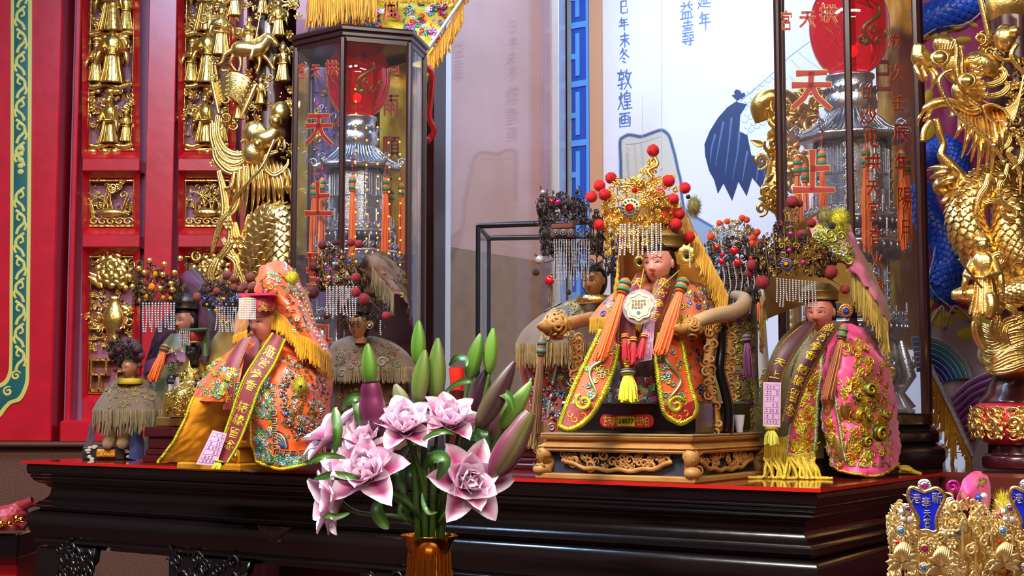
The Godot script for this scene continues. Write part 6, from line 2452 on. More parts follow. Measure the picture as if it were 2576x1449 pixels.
	motifs(o,s,[[1690,712,1800,780,50],[1510,740,1570,800,22]],[L(60,90,190),L(90,160,180),L(190,190,80),L(200,120,70),L(200,200,210)],0.0085,23)
	hem = MB.new()
	fringe(hem,row_of(s,1.0,60,0.5,1.0),0.03,210,0.0013,L(170,120,20),L(214,170,40))
	part(hem,"cape_fringe",M.thread,o,"",true)

	# long ribbon panels
	var yellow := L(206,204,52)
	var mk := func(ctrl: Array,pts: Array,curl_at: Array):
		var g := group("ribbon_panel",o)
		var q := surf(ctrl,18,36)
		part(sheet(q,orange),"orange_satin",M.satin,g)
		var tip := MB.new()
		tip.col = L(140,12,24)
		var rws := []
		for j in 14:
			var v := 0.66 + 0.34 * j / 13.0
			var row := PackedVector3Array()
			for i in 13:
				var u := i / 12.0
				var vv := maxf(v,0.7 - 0.05 * sin(u * PI * 3.0)) if j == 0 else v
				row.append(q.at(u,vv) + q.nrm(u,vv) * 0.0028)
			rws.append(row)
		tip.rows(rws)
		part(tip,"red_satin_tip",M.satin,g)
		for u in [0.0,1.0]:
			edge_cord(g,column(q,u,40),0.0058,yellow)
		edge_cord(g,row_of(q,1.0,12),0.0058,yellow)
		# serpentine dragon in pale thread, scroll below
		var mb3 := MB.new()
		mb3.col = L(176,178,130)
		var p := PackedVector3Array()
		var w := PackedFloat32Array()
		for i in 46:
			var f := i / 45.0
			var u := 0.5 + 0.26 * sin(f * 9.0 + pts[0]) * (0.5 + 0.5 * f)
			var v := lerpf(pts[1],pts[2],f)
			p.append(q.at(u,v) + q.nrm(u,v) * 0.002)
			w.append(0.001 + 0.0026 * sin(PI * (0.1 + 0.8 * f)))
		mb3.tube(p,w,6)
		part(mb3,"dragon_embroidery",M.metal_thread,g)
		mb3 = MB.new()
		mb3.col = yellow
		mb3.stamp(T.curl,Transform3D(aim(q.nrm(0.5,curl_at[0])).rotated(q.nrm(0.5,curl_at[0]),curl_at[1]) * Basis.from_scale(Vector3(0.017,0.017,0.009)),q.at(0.5,curl_at[0]) + q.nrm(0.5,curl_at[0]) * 0.001),yellow)
		for e in [[0.3,0.77,0.2],[0.68,0.77,2.2],[0.5,0.82,1.0]]:
			var n := q.nrm(e[0],e[1])
			mb3.stamp(T.curl,Transform3D(aim(n).rotated(n,e[2]) * Basis.from_scale(Vector3(0.009,0.009,0.005)),q.at(e[0],e[1]) + n * 0.0015),L(226,120,40))
		part(mb3,"scroll_embroidery",M.metal_thread,g)
		rng.seed = int(pts[0] * 10) + 3
		mb3 = MB.new()
		for i in 60:
			var u := rng.randf_range(0.18,0.82)
			var v := rng.randf_range(0.08,0.66)
			var n := q.nrm(u,v)
			var cc: Color = [L(190,196,200),L(90,170,150),L(200,196,80)][i % 3]
			mb3.stamp(T.curl if i % 2 else T.flame,Transform3D(aim(n).rotated(n,rng.randf() * TAU) * Basis.from_scale(Vector3(0.006,0.006,0.003)),q.at(u,v) + n * 0.001),cc)
		part(mb3,"cloud_embroidery",M.metal_thread,g)
	mk.call([[1512,832,2.6,1536,845,2.585,1556,870,2.58],[1484,890,2.59,1514,905,2.575,1545,920,2.57],[1446,970,2.58,1484,980,2.565,1519,990,2.56],[1420,1035,2.57,1454,1042,2.56,1490,1040,2.56],[1408,1072,2.565,1432,1081,2.555,1462,1068,2.555]],[0.4,0.12,0.62],[0.62,2.0])
	mk.call([[1660,840,2.56,1684,815,2.565,1704,800,2.575],[1652,895,2.555,1682,885,2.55,1718,880,2.565],[1660,975,2.55,1694,972,2.545,1736,965,2.56],[1671,1035,2.55,1705,1040,2.545,1752,1024,2.555],[1690,1054,2.548,1714,1064,2.545,1742,1048,2.555]],[2.2,0.1,0.66],[0.66,0.5])
	# red velvet stole
	var wine := L(112,16,30)
	var gold := L(214,184,76)
	strap(o,[[1600,690,2.63,1612,684,2.625,1626,690,2.62],[1572,740,2.6,1592,742,2.59,1612,748,2.59],[1556,800,2.585,1577,804,2.575,1600,806,2.575],[1552,870,2.58,1575,872,2.57,1600,868,2.57],[1560,930,2.578,1578,934,2.57,1598,930,2.57]],wine,[["天",0.12],["宮",0.34],["奉",0.72],["香",0.9]],gold)
	strap(o,[[1676,668,2.63,1692,660,2.64,1712,668,2.65],[1650,704,2.61,1672,714,2.6,1694,728,2.61],[1634,760,2.59,1655,768,2.585,1678,776,2.59],[1612,830,2.582,1632,838,2.578,1654,840,2.58],[1590,905,2.58,1606,912,2.576,1622,912,2.576]],wine,[["蒞",0.24],["宮",0.36],["參",0.48],["香",0.6]],gold)
	var neck := MB.new()
	neck.col = L(196,190,80)
	cord(neck,spl(spots3([1620,676,2.62,1612,720,2.585,1603,752,2.565]),12),0.0016)
	cord(neck,spl(spots3([1710,680,2.62,1664,722,2.58,1640,752,2.565]),12),0.0016)
	part(neck,"neck_cord",M.metal_thread,o)
	tassel(o,spot(1579,928,2.565),spot(1580,1010,2.552),0.0165,L(206,206,30),L(236,230,60),L(60,60,150),"yellow_tassel",90)
	tassel(o,spot(1577,700,2.58),spot(1512,902,2.545),0.0135,L(246,92,18),L(255,128,40),L(40,120,80),"orange_tassel",90)
	tassel(o,spot(1722,698,2.575),spot(1660,888,2.53),0.0135,L(246,92,18),L(255,128,40),L(40,120,80),"orange_tassel",90)
	# medallion in clear plastic with red tassels
	var md := group("medallion",o,"round cream pendant in a clear plastic case with three red tassels")
	var mp := spot(1609,772,2.553)
	var bs := aim(Vector3(-0.35,0.1,1))
	mb = MB.new()
	mb.lathe([[0.0,-0.003],[0.031,-0.003],[0.033,0.0],[0.031,0.003],[0.0,0.0035]],32,Transform3D(bs * Basis(Vector3.RIGHT,PI / 2),mp))
	part(mb,"clear_case",M.clear_plastic,md)
	mb = MB.new()
	var lob := PackedVector2Array()
	for i in 48:
		var a := TAU * i / 48
		lob.append(Vector2(cos(a),sin(a)) * 0.026 * (1.0 + 0.07 * cos(a * 8)))
	mb.plate(lob,0.003,Transform3D(bs,mp + bs.z * 0.0035),0.0008)
	part(mb,"cream_disc",mat("cream_enamel",226,220,190,0.3),md)
	mb = MB.new()
	mb.col = L(196,180,120)
	var lp := PackedVector3Array()
	for i in 49:
		var a := TAU * i / 48
		lp.append(mp + bs * Vector3(cos(a) * 0.021 * (1.0 + 0.07 * cos(a * 8)),sin(a) * 0.021 * (1.0 + 0.07 * cos(a * 8)),0.007))
	mb.tube(lp,0.0006,4)
	for q in 14:
		mb.stamp(T.curl,Transform3D(bs * Basis(Vector3.BACK,q * 1.9) * Basis.from_scale(Vector3.ONE * 0.0026),mp + bs * Vector3(-0.011 + 0.0055 * (q % 5),0.01 - 0.006 * (q / 5),0.0068)),L(176,140,110))
	mb.col = L(60,130,170)
	mb.stamp(T.flower,Transform3D(bs * Basis.from_scale(Vector3(0.004,0.004,0.001)),mp + bs * Vector3(0,-0.012,0.0068)),L(60,130,170))
	part(mb,"engraved_lines",M.paint,md)
	for e in [[1572,838,1574,905],[1594,846,1592,916],[1622,838,1612,900]]:
		tassel(md,spot(e[0],e[1],2.555),spot(e[2],e[3],2.545),0.0075,L(190,14,36),L(226,40,60),L(214,184,60),"red_tassel",44)
	paper_tag(o,[1620,812,1648,802,1640,905,1604,912],2.562,7)

	# head
	var hd := spot(1657,662,2.63)
	sculpt_head(o,hd,0.083,-0.5,0.1,L(232,150,128))
	# hood behind, with fringe
	s = cloth(o,[[1556,560,2.66,1590,520,2.78,1660,500,2.82,1712,516,2.78,1728,548,2.66],[1556,650,2.64,1580,640,2.8,1660,620,2.86,1758,632,2.8,1784,650,2.64],[1551,720,2.64,1572,720,2.82,1660,720,2.9,1800,722,2.82,1832,742,2.64]],L(190,128,28),"hood","satin",0.004)
	hem = MB.new()
	fringe(hem,column(s,1.0,30),0.05,110,0.0015,L(176,120,16),L(222,170,40),Vector3(-0.12,-1,0.1))
	fringe(hem,column(s,0.0,20,0.3),0.03,60,0.0015,L(176,120,16),L(222,170,40))
	part(hem,"hood_fringe",M.thread,o,"",true)
	inst(T.fluff,"feather_tuft",M.fluff_olive,o,spot(1746,520,2.74),24 * k,Basis.from_scale(Vector3(0.8,1.2,0.8)))
	bead(o,spot(1731,495,2.71),6 * k,"hair","toy_eye")
	# crown
	var cr := group("crown",o,"gold filigree crown with red pompoms")
	var cc := spot(1640,600,2.665)
	crown_band(cr,Vector3(cc.x + 0.02,spot(1690,612,2.66).y,cc.z + 0.01),0.046,0.026,"gold_dull")
	mb = MB.new()      # upturned brim
	var bpf := []
	for i in 9:
		var f := i / 8.0
		bpf.append([lerpf(0.048,0.074,f),0.034 * f * f])
	mb.lathe(bpf,40,Transform3D(Basis(),spot(1612,575,2.665)))
	part(mb,"brim",M.gold,cr)
	filigree(cr,spot(1612,566,2.665),0.066,0.085,170,"gold_bright",61,-0.5,1.9,0.9,0.13,0.12)
	filigree(cr,spot(1606,640,2.66),0.06,0.06,70,"gold_bright",62,-0.2,1.7,3.0,0.12,0.1)
	# dragon finial and flame jewel
	rng.seed = 63
	mb = MB.new()
	for i in 60:
		var yv := rng.randf()
		var p := spot(1645 + rng.randfn() * (24.0 * (1.0 - yv) + 5.0),lerpf(478,402,yv),2.645 + rng.randf() * 0.02)
		mb.stamp([T.curl,T.flame,T.curl,T.flower][i % 4],Transform3D(aim(Vector3(-0.4 + rng.randfn() * 0.3,0.1,1)).rotated(Vector3.BACK,rng.randf_range(-1.2,1.2)).scaled(Vector3.ONE * rng.randf_range(6,11) * k),p))
	mb.tube(spl(spots3([1618,470,2.65,1640,450,2.63,1630,430,2.635,1654,415,2.64,1646,396,2.645]),18),4.5 * k,6)
	part(mb,"dragon_finial",M.gold_bright,cr)
	mb = MB.new()
	for i in 7:
		mb.stamp(T.flame,Transform3D(aim(Vector3(-0.4,0,1)).rotated(Vector3(-0.4,0,1).normalized(),(i - 3) * -0.34).scaled(Vector3.ONE * 36 * k),spot(1596,482,2.6)))
	part(mb,"flame_ornament",M.gold_bright,cr)
	gem(cr,spot(1596,478,2.592),7.5 * k,"gem_red",Vector3(-0.4,0,1))
	rosette(cr,spot(1586,523,2.585),24 * k,Vector3(-0.4,0.05,1),"gem_red","gem_blue")
	var root := spot(1620,520,2.66)
	for e in [[1643,379,17,2.65],[1537,448,16,2.64],[1508,467,16,2.65],[1488,495,16,2.655],[1520,489,16,2.63],[1682,455,17,2.63],[1723,473,15.5,2.67],[1658,488,16.5,2.61],[1693,501,16,2.62],[1708,539,15.5,2.63],[1700,564,17,2.61],[1734,596,16,2.63],[1507,566,15.5,2.65],[1562,604,11,2.66]]:
		wire_pom(cr,root.lerp(spot(e[0],e[1],e[3]),0.5),e[0],e[1],e[3],e[2],"pom_red","gold_bright")
	rng.seed = 65
	curtain(cr,1561,1662,566,644,2.595,10,"pearl",2.9,5.0,-2.0)
	curtain(cr,1566,1656,566,630,2.607,8,"pearl",2.7,12.0)
	for e in [[1727,643,2.595,21],[1609,660,2.64,15]]:
		var er := group("earring",cr)
		mb = MB.new()
		mb.lathe([[0.0,0.0],[e[3] * k,0.0],[e[3] * k * 1.04,0.002],[e[3] * k * 0.7,0.004],[e[3] * k * 0.4,0.003]],24,Transform3D(aim(Vector3(-0.2,0,1)) * Basis(Vector3.RIGHT,PI / 2) * Basis.from_scale(Vector3(1,1,1.2)),spot(e[0],e[1],e[2])),0.0,TAU,0.08,10)
		part(mb,"disc",M.gold_bright,er)
		gem(er,spot(e[0],e[1],e[2] - 0.004),6 * k,"hair")
	curtain(cr,1735,1735,615,672,2.59,1,"pearl",2.2,1.0)

func stand(x: float,y: float,d: float) -> Vector3:      # a spot on the table top under that bearing
	var p := spot(x,y,d)
	p.y = 1.0
	return p

func board_hat(o: Node3D,c: Array,d: float,th: float,col: Color,called := "hat_board") -> void:      # flat board through four bearings with distances
	var s := surf([[c[0],c[1],c[2],c[3],c[4],c[5]],[c[9],c[10],c[11],c[6],c[7],c[8]]],6,6)
	var mb := sheet(s,col)
	var t := surf([[c[0],c[1] + th,c[2],c[3],c[4] + th,c[5]],[c[9],c[10] + th,c[11],c[6],c[7] + th,c[8]]],6,6)
	mb.rows(t.g)
	for e in [[row_of(s,0.0,6),row_of(t,0.0,6)],[row_of(s,1.0,6),row_of(t,1.0,6)],[column(s,0.0,6),column(t,0.0,6)],[column(s,1.0,6),column(t,1.0,6)]]:
		mb.rows(e)
	part(mb,called,M.satin,o)

func plinth(called: String,label: String,x0: float,x1: float,y0: float,y1: float,d: float,dep: float,m: Material,turn := -TURN) -> Vector3:      # a stepped stand; returns the middle of its top
	var a := spot(x0,y1,d)
	var b := spot(x1,y0,d)
	var w := (b.x - a.x) / (cos(turn) + 0.35)
	var base := Vector3((a.x + b.x) * 0.5,1.0,-d - dep * 0.5)
	var h := b.y - 1.0
	var o := thing(called,label,"stand",base)
	var bs := Basis(Vector3.UP,turn)
	for e in [[0.0,0.2,1.0],[0.2,0.38,0.93],[0.38,0.72,0.86],[0.72,1.0,0.97]]:
		var mb := MB.new()
		mb.box(base + Vector3.UP * h * (e[0] + e[1]) * 0.5,Vector3(w * e[2],h * (e[1] - e[0]),dep * e[2]),bs,0.003)
		part(mb,"tier",m,o)
	return base + Vector3.UP * h

# ---------------- the orange hooded statue
func statue_orange() -> void:
	var d := 3.04
	var k := d / FOC
	var or_ := L(236,92,30)
	var ye := L(214,196,40)
	var o := thing("goddess_statue","goddess statue in a bright orange embroidered hood and cloak with a pink board hat","statue",stand(640,1150,d))
	var g := group("gilded_base",o)
	var mb := MB.new()
	var bc := Vector3(spot(585,1150,3.06).x,1.0,-3.06)
	for e in [[0.0,0.018,0.19],[0.018,0.05,0.17],[0.05,0.066,0.18]]:
		mb.box(bc + Vector3.UP * (e[0] + e[1]) * 0.5,Vector3(e[2],e[1] - e[0],e[2] * 0.8),Basis(Vector3.UP,-TURN),0.004)
	part(mb,"block",mat("yellow_gilt",214,150,30,0.35,0.25),g)
	rng.seed = 3
	mb = MB.new()
	for i in 14:
		mb.stamp(T.curl,Transform3D(aim(FWD).rotated(FWD,i * 2.1).scaled(Vector3.ONE * 0.011),bc + U * (0.075 - 0.0115 * i) - V * 0.07 + Vector3.UP * 0.034))
	part(mb,"scroll_relief",M.gold,g)
	var s := robe(o,[[840,630,716,d,0.7],[880,600,760,d,0.7],[950,580,800,d,0.7],[1050,570,812,d,0.7],[1120,560,815,d,0.7]],L(140,40,40),"inner_robe","satin",0.04,8)
	# outer cloak, left flap: outside and lining
	s = cloth(o,[[646,858,2.97,625,862,2.96,606,868,2.99],[618,890,2.94,572,896,2.95,548,910,3.0],[606,950,2.92,545,955,2.92,504,965,3.0],[592,1010,2.92,530,1010,2.92,484,1010,2.98]],or_,"left_flap","satin",0.006)
	motifs(o,s,[[498,905,600,1000,70]],[L(90,190,190),L(220,226,230),L(214,200,40),L(70,170,120)],0.0085,5)
	s = cloth(o,[[600,1000,2.93,545,1000,2.93,486,1000,2.96],[606,1050,3.0,530,1050,2.96,462,1062,2.95],[600,1100,3.05,510,1110,2.98,430,1124,2.95],[590,1150,3.06,480,1160,2.99,397,1165,2.96]],L(226,146,14),"yellow_lining","satin",0.005)
	edge_cord(o,column(s,1.0,40),0.0042,ye)
	# right flap
	s = cloth(o,[[660,862,2.98,690,860,2.97,730,868,2.99,760,880,3.05],[662,930,2.94,720,930,2.91,790,940,2.95,834,950,3.08],[634,1010,2.92,715,1010,2.88,795,1010,2.93,832,1012,3.08],[628,1090,2.92,715,1095,2.88,795,1085,2.92,828,1075,3.06],[650,1160,2.93,700,1180,2.89,770,1168,2.9,820,1150,3.02]],or_,"right_flap","satin",0.005,40,40)
	edge_cord(o,column(s,0.0,40),0.0042,ye)
	edge_cord(o,row_of(s,1.0,40),0.0042,ye)
	fret(o,s,[688,968,690,1060,694,1128],15,L(120,170,160))
	fret(o,s,[694,1138,740,1142,812,1132],15,L(90,120,110))
	motifs(o,s,[[634,950,684,1060,60],[640,1080,680,1150,46],[660,1148,800,1168,60]],[L(100,190,200),L(226,230,234),L(206,200,50),L(80,160,120)],0.0085,6)
	motifs(o,s,[[705,900,818,1040,110],[710,1040,818,1110,50]],[L(206,206,210),L(150,150,60),L(70,110,80),L(190,90,40),L(120,130,150)],0.008,7)
	rng.seed = 8
	for col in [[L(190,196,206),90],[L(60,80,170),34],[L(150,110,70),60]]:
		mb = MB.new()
		mb.col = col[0]
		for i in col[1]:
			var a := rng.randf() * TAU
			var r := rng.randf_range(0.85,1.1)
			var p := s.on(765 + cos(a) * 52 * r,1000 + sin(a) * 88 * r,0.002)
			mb.stamp(T.bead,Transform3D(Basis.from_scale(Vector3.ONE * rng.randf_range(2.2,3.6) * k),p),col[0])
		part(mb,"sewn_beads",M.bead_metal,o,"",true)
	inst(T.fluff,"chick_tuft",M.fluff_yellow,o,s.on(750,975,0.006),22 * k)
	for e in [[745,960],[756,980]]:
		bead(o,s.on(e[0] - 10,e[1],0.026),4 * k,"hair","toy_eye")
	# rainbow wave corner
	for i in 5:
		mb = MB.new()
		mb.col = [L(30,60,170),L(60,110,200),L(60,150,110),L(200,210,220),L(190,50,60)][i]
		var p := PackedVector3Array()
		for j in 9:
			var a := 1.6 - j * 0.2
			p.append(s.on(700 + cos(a) * (8 + i * 4),1128 - sin(a) * (12 + i * 8),0.001))
		mb.tube(p,0.0018,5)
		part(mb,"wave_embroidery",M.metal_thread,o)
	# hood
	s = cloth(o,[[646,700,3.0,660,668,3.02,700,655,3.06,740,680,3.1,766,730,3.14],[640,735,2.98,668,700,2.95,712,690,2.98,756,730,3.05,784,780,3.14],[690,778,2.96,716,764,2.93,750,775,2.95,785,810,3.02,806,836,3.14],[720,800,2.94,750,806,2.92,782,830,2.94,812,858,3.02,824,876,3.14],[752,840,2.93,782,852,2.92,808,872,2.95,828,894,3.03,834,904,3.14]],or_,"hood","satin",0.004,40,40)
	motifs(o,s,[[660,680,740,740,40],[720,720,790,830,60]],[L(210,200,60),L(170,60,40),L(206,210,214),L(90,150,90)],0.008,9)
	inst(T.fluff,"chick_tuft",M.fluff_yellow,o,s.on(728,706,0.006),20 * k)
	bead(o,s.on(720,694,0.02),4.5 * k,"hair","toy_eye")
	mb = MB.new()
	fringe(mb,column(s,0.0,40,0.42),0.042,120,0.0017,L(196,130,10),L(234,178,20),Vector3(0.06,-1,0.05))
	fringe(mb,row_of(s,1.0,20),0.05,60,0.0017,L(196,130,10),L(234,178,20))
	part(mb,"hood_fringe",M.thread,o,"",true)
	mb = MB.new()
	mb.col = L(180,176,186)
	strand(mb,column(s,0.6,60),0.0034,3.2)
	strand(mb,column(s,0.75,60),0.003,3.6)
	part(mb,"bead_trim",M.bead_metal,o,"",true)
	var s2 := cloth(o,[[640,740,3.0,615,745,3.06,600,750,3.12],[630,790,3.0,605,800,3.06,595,800,3.12],[622,830,3.02,600,840,3.06,586,846,3.12]],L(206,130,20),"hood_lining","satin",0.003)
	mb = MB.new()
	fringe(mb,row_of(s2,1.0,12),0.018,30,0.0016,L(196,130,10),L(234,178,20))
	part(mb,"lining_fringe",M.thread,o,"",true)
	# hat and face
	sculpt_head(o,spot(668,812,2.985),0.084,-0.62,0.06,L(230,146,122))
	board_hat(o,[600,738,2.94,690,736,2.9,706,744,3.0,640,744,3.04],d,6,L(196,50,100))
	s = cloth(o,[[642,742,2.93,672,742,2.93,704,744,2.97],[642,762,2.93,672,762,2.928,704,765,2.97],[644,784,2.935,672,782,2.93,702,784,2.975]],L(204,46,100),"hat_band")
	motifs(o,s,[[648,764,698,780,12]],[L(214,180,80)],0.006,12)
	rng.seed = 13
	for i in 11:
		mb = MB.new()
		var x := 602.0 + i * 4.0
		mb.col = L(190,30,36)
		mb.stamp(T.bead,Transform3D(Basis.from_scale(Vector3.ONE * 0.0019),spot(x,746,2.93)),mb.col)
		mb.col = L(196,184,120)
		strand(mb,PackedVector3Array([spot(x,751,2.93),spot(x,803,2.93)]),0.0017,2.3)
		part(mb,"bead_strand",M.gloss,o)
	# stole
	var wine := L(122,16,34)
	var gold := L(220,190,70)
	strap(o,[[598,862,2.96,612,850,2.95,632,848,2.95],[566,915,2.93,584,918,2.92,604,918,2.92],[561,970,2.92,576,974,2.91,592,972,2.91],[561,1030,2.92,574,1030,2.91,590,1028,2.91]],wine,[["拱",0.42],["天",0.62],["宮",0.82]],gold)
	s = strap(o,[[686,838,2.94,700,842,2.93,717,854,2.93],[650,893,2.91,668,905,2.9,690,916,2.9],[612,955,2.89,632,966,2.885,654,974,2.885],[586,1030,2.88,606,1040,2.875,628,1046,2.875],[562,1100,2.875,582,1110,2.87,602,1112,2.87],[544,1160,2.87,556,1172,2.865,572,1164,2.865]],wine,[["蒞",0.14],["宮",0.23],["參",0.32],["香",0.41],["結",0.56],["緣",0.65],["留",0.74],["念",0.83]],gold)
	for u in [0.0,1.0]:
		edge_cord(o,column(s,u,40),0.003,L(206,226,40))
	tassel(o,spot(552,1158,2.86),spot(546,1180,2.858),0.011,L(206,226,20),L(230,240,60),L(206,220,40),"green_tassel",50)
	paper_tag(o,[535,1082,571,1091,544,1172,493,1168],2.862,7)

# ---------------- the pink statue
func statue_pink() -> void:
	var d := 2.86
	var k := d / FOC
	var pk := L(226,70,130)
	var gd := L(206,172,44)
	var ol := L(176,176,70)
	var o := thing("goddess_statue","goddess statue in a pink and gold cloak with dusty red pompoms, at the table's right","statue",stand(2090,1180,d))
	var mb := MB.new()
	mb.box(stand(2080,1180,2.87) + Vector3.UP * 0.03,Vector3(0.2,0.06,0.16),Basis(Vector3.UP,-TURN),0.005)
	part(mb,"dark_base",M.black_lacquer,o)
	var s := robe(o,[[810,2010,2120,d,0.7],[860,1960,2170,d,0.7],[950,1925,2190,d,0.66],[1050,1910,2200,d,0.66],[1150,1920,2200,d,0.66]],L(120,110,50),"inner_robe","satin",0.05,9)
	motifs(o,s,[[1900,930,1960,1160,60]],[gd,ol,L(150,80,110)],0.009,31)
	# broad right flap over shoulder
	s = cloth(o,[[2096,822,2.78,2130,812,2.77,2170,830,2.82,2190,850,2.92],[2068,900,2.75,2130,880,2.71,2200,890,2.76,2226,910,2.92],[2066,1010,2.74,2140,1000,2.69,2225,1010,2.75,2256,1020,2.92],[2074,1100,2.74,2140,1095,2.69,2225,1095,2.74,2260,1090,2.9],[2096,1172,2.74,2140,1190,2.69,2210,1196,2.7,2264,1165,2.84]],pk,"right_flap","satin",0.008,40,40)
	edge_cord(o,column(s,0.0,40),0.0035,L(170,176,150))
	edge_cord(o,row_of(s,1.0,40),0.003,gd)
	piping(o,s,[2092,900,2104,1020,2128,1160],0.0042,L(150,156,120))
	fret(o,s,[2130,1166,2180,1172,2240,1166],13,L(170,176,120))
	motifs(o,s,[[2150,900,2250,1150,150],[2110,960,2190,1170,80],[2078,1090,2112,1160,26],[2074,960,2096,1080,16],[2120,850,2190,900,20]],[gd,gd,ol,L(214,196,90),L(200,130,30)],0.011,33)
	for e in [[2186,982,20],[2158,998,12],[2162,1044,15],[2188,1050,10],[2210,1090,22],[2180,1110,16]]:
		mb = MB.new()
		var q := s.find(e[0],e[1])
		var n := s.nrm(q.x,q.y)
		mb.col = [L(86,100,50),gd][int(e[2]) % 2]
		mb.ball(s.at(q.x,q.y),Vector3(e[2],e[2],e[2] * 0.5) * k,14,8,aim(n))
		mb.stamp(T.curl,Transform3D(aim(n).scaled(Vector3.ONE * e[2] * 0.8 * k),s.at(q.x,q.y) + n * e[2] * 0.45 * k),gd)
		part(mb,"padded_scroll",M.metal_thread,o)
	for e in [[2128,1040,0.2],[2120,1135,-0.3],[2105,1120,0.1]]:
		mb = MB.new()
		var q := s.find(e[0],e[1])
		var n := s.nrm(q.x,q.y)
		mb.ball(s.at(q.x,q.y),Vector3(12,26,6) * k,12,10,aim(n).rotated(n,e[2]))
		mb.col = L(206,120,20)
		part(mb,"padded_leaf",M.gold_dull,o)
	# front panel of yellow leaves
	s = cloth(o,[[2036,850,2.76,2052,845,2.755,2074,846,2.76],[1998,930,2.745,2030,925,2.73,2066,925,2.74],[1990,1040,2.74,2020,1040,2.725,2054,1040,2.735],[1978,1138,2.735,2010,1142,2.72,2050,1134,2.73]],pk,"front_panel","satin",0.004)
	for u in [0.0,1.0]:
		edge_cord(o,column(s,u,40),0.0048,L(160,180,130))
	motifs(o,s,[[2000,900,2058,1130,130],[1990,1110,2040,1138,30]],[L(216,210,40),L(226,216,80),L(190,170,30),L(206,110,40)],0.0085,35)
	mb = MB.new()
	fringe(mb,row_of(s,1.0,20),0.02,30,0.0018,gd,ol)
	fringe(mb,spots3([1925,1092,2.74,1960,1100,2.73,1990,1096,2.74]),0.055,60,0.0019,L(176,136,20),gd)
	part(mb,"robe_fringe",M.thread,o,"",true)
	mb = MB.new()
	rng.seed = 36
	for i in 46:
		mb.col = L(186,150,20).lerp(L(220,196,50),rng.randf())
		var x := rng.randf_range(1920,2050)
		var p := spot(x,1150 + rng.randf() * 14,2.72)
		var e := stand(x + rng.randfn() * 14 + 10,1195 + rng.randf() * 8,2.66 + rng.randf() * 0.06) + Vector3.UP * 0.003
		cord(mb,spl(PackedVector3Array([p,p.lerp(e,0.6) + Vector3(0,0.004,0.008),e,e + Vector3(rng.randfn() * 0.014,0.0,0.012)]),9),0.0032,130.0)
	part(mb,"trailing_fringe",M.thread,o,"",true)
	mb = MB.new()
	for i in 22:
		mb.col = L(186,150,20).lerp(L(220,196,50),rng.randf())
		var p := stand(2262 + rng.randf() * 10,1172,2.86) + Vector3.UP * (0.004 + 0.012 * rng.randf())
		cord(mb,spl(PackedVector3Array([p,p + Vector3(0.012,-0.001,rng.randfn() * 0.01),Vector3(p.x + rng.randf_range(0.02,0.035),1.003,p.z + rng.randfn() * 0.014)]),6),0.003,130.0)
	part(mb,"trailing_fringe",M.thread,o,"",true)
	# hood
	s = cloth(o,[[1928,690,2.86,1960,590,2.94,2070,535,2.98,2140,585,2.94,2142,672,2.8],[1918,770,2.84,1940,700,2.98,2070,640,3.02,2196,690,2.96,2192,735,2.79],[1912,830,2.84,1935,800,2.99,2070,760,3.03,2230,790,2.97,2233,812,2.8]],L(150,110,40),"hood_lining","satin",0.004)
	mb = MB.new()
	fringe(mb,column(s,1.0,34),0.07,120,0.0017,L(140,112,40),L(196,164,70))
	fringe(mb,column(s,0.0,24,0.2),0.045,80,0.0017,L(130,104,40),L(180,150,66))
	part(mb,"hood_fringe",M.thread,o,"",true)
	s = cloth(o,[[2030,560,2.82,2080,535,2.83,2130,560,2.88,2150,610,2.95],[2060,620,2.79,2110,600,2.78,2160,640,2.82,2180,680,2.95],[2120,668,2.79,2150,680,2.78,2196,720,2.8,2216,750,2.92],[2142,680,2.79,2176,715,2.785,2226,790,2.8,2236,812,2.9]],L(206,110,140),"hood_top","satin",0.006)
	motifs(o,s,[[2050,560,2150,660,90]],[ol,L(200,196,60),L(160,150,90),L(200,206,190)],0.012,38)
	inst(T.fluff,"feather_tuft",M.fluff_yellow,o,spot(2112,552,2.78),27 * k)
	inst(T.fluff,"feather_tuft",M.fluff_olive,o,spot(2076,545,2.8),24 * k)
	bead(o,spot(2093,568,2.74),9 * k,"dark_metal","toy_eye")
	for e in [[2088,590,14],[2116,594,12]]:
		mb = MB.new()
		mb.stamp(T.curl,Transform3D(aim(Vector3(-0.1,0.1,1)).scaled(Vector3.ONE * e[2] * k),spot(e[0],e[1],2.755)),ol)
		part(mb,"coiled_thread",M.metal_thread,o)
	# head, crown
	sculpt_head(o,spot(2064,784,2.785),0.082,-0.52,0.16,L(204,124,100))
	var cr := group("crown",o,"tarnished bead crown with dusty red pompoms")
	crown_band(cr,spot(2060,745,2.79),0.039,0.02,"gold_dull")
	motifs(cr,s,[[2100,720,2110,730,2]],[gd],0.006,40)
	filigree(cr,spot(2000,700,2.79),0.07,0.105,200,"dark_metal",41,-0.45,2.0,0.8,0.13,0.12)
	filigree(cr,spot(2000,698,2.785),0.072,0.1,90,"gold_dull",42,-0.45,2.0,0.8,0.12,0.14)
	filigree(cr,spot(1992,585,2.79),0.012,0.05,30,"gold_dull",43,-0.45,2.4,3.0,0.5,0.2)
	rosette(cr,spot(1978,664,2.71),15 * k,Vector3(-0.4,0.1,1),"gem_amber","gem_blue","dark_metal")
	var root := spot(1995,650,2.78)
	for e in [[1992,508,17,2.78],[2011,512,10,2.79],[1961,567,13,2.76],[2041,561,13,2.77],[1914,612,14,2.78],[2018,592,16,2.74],[2063,643,18,2.73],[2090,684,19,2.73],[1893,667,16,2.78],[1886,688,11,2.79],[1918,710,19,2.76],[2126,728,13,2.74]]:
		wire_pom(cr,root.lerp(spot(e[0],e[1],e[3]),0.6),e[0],e[1],e[3],e[2],"pom_dusty")
	rng.seed = 44
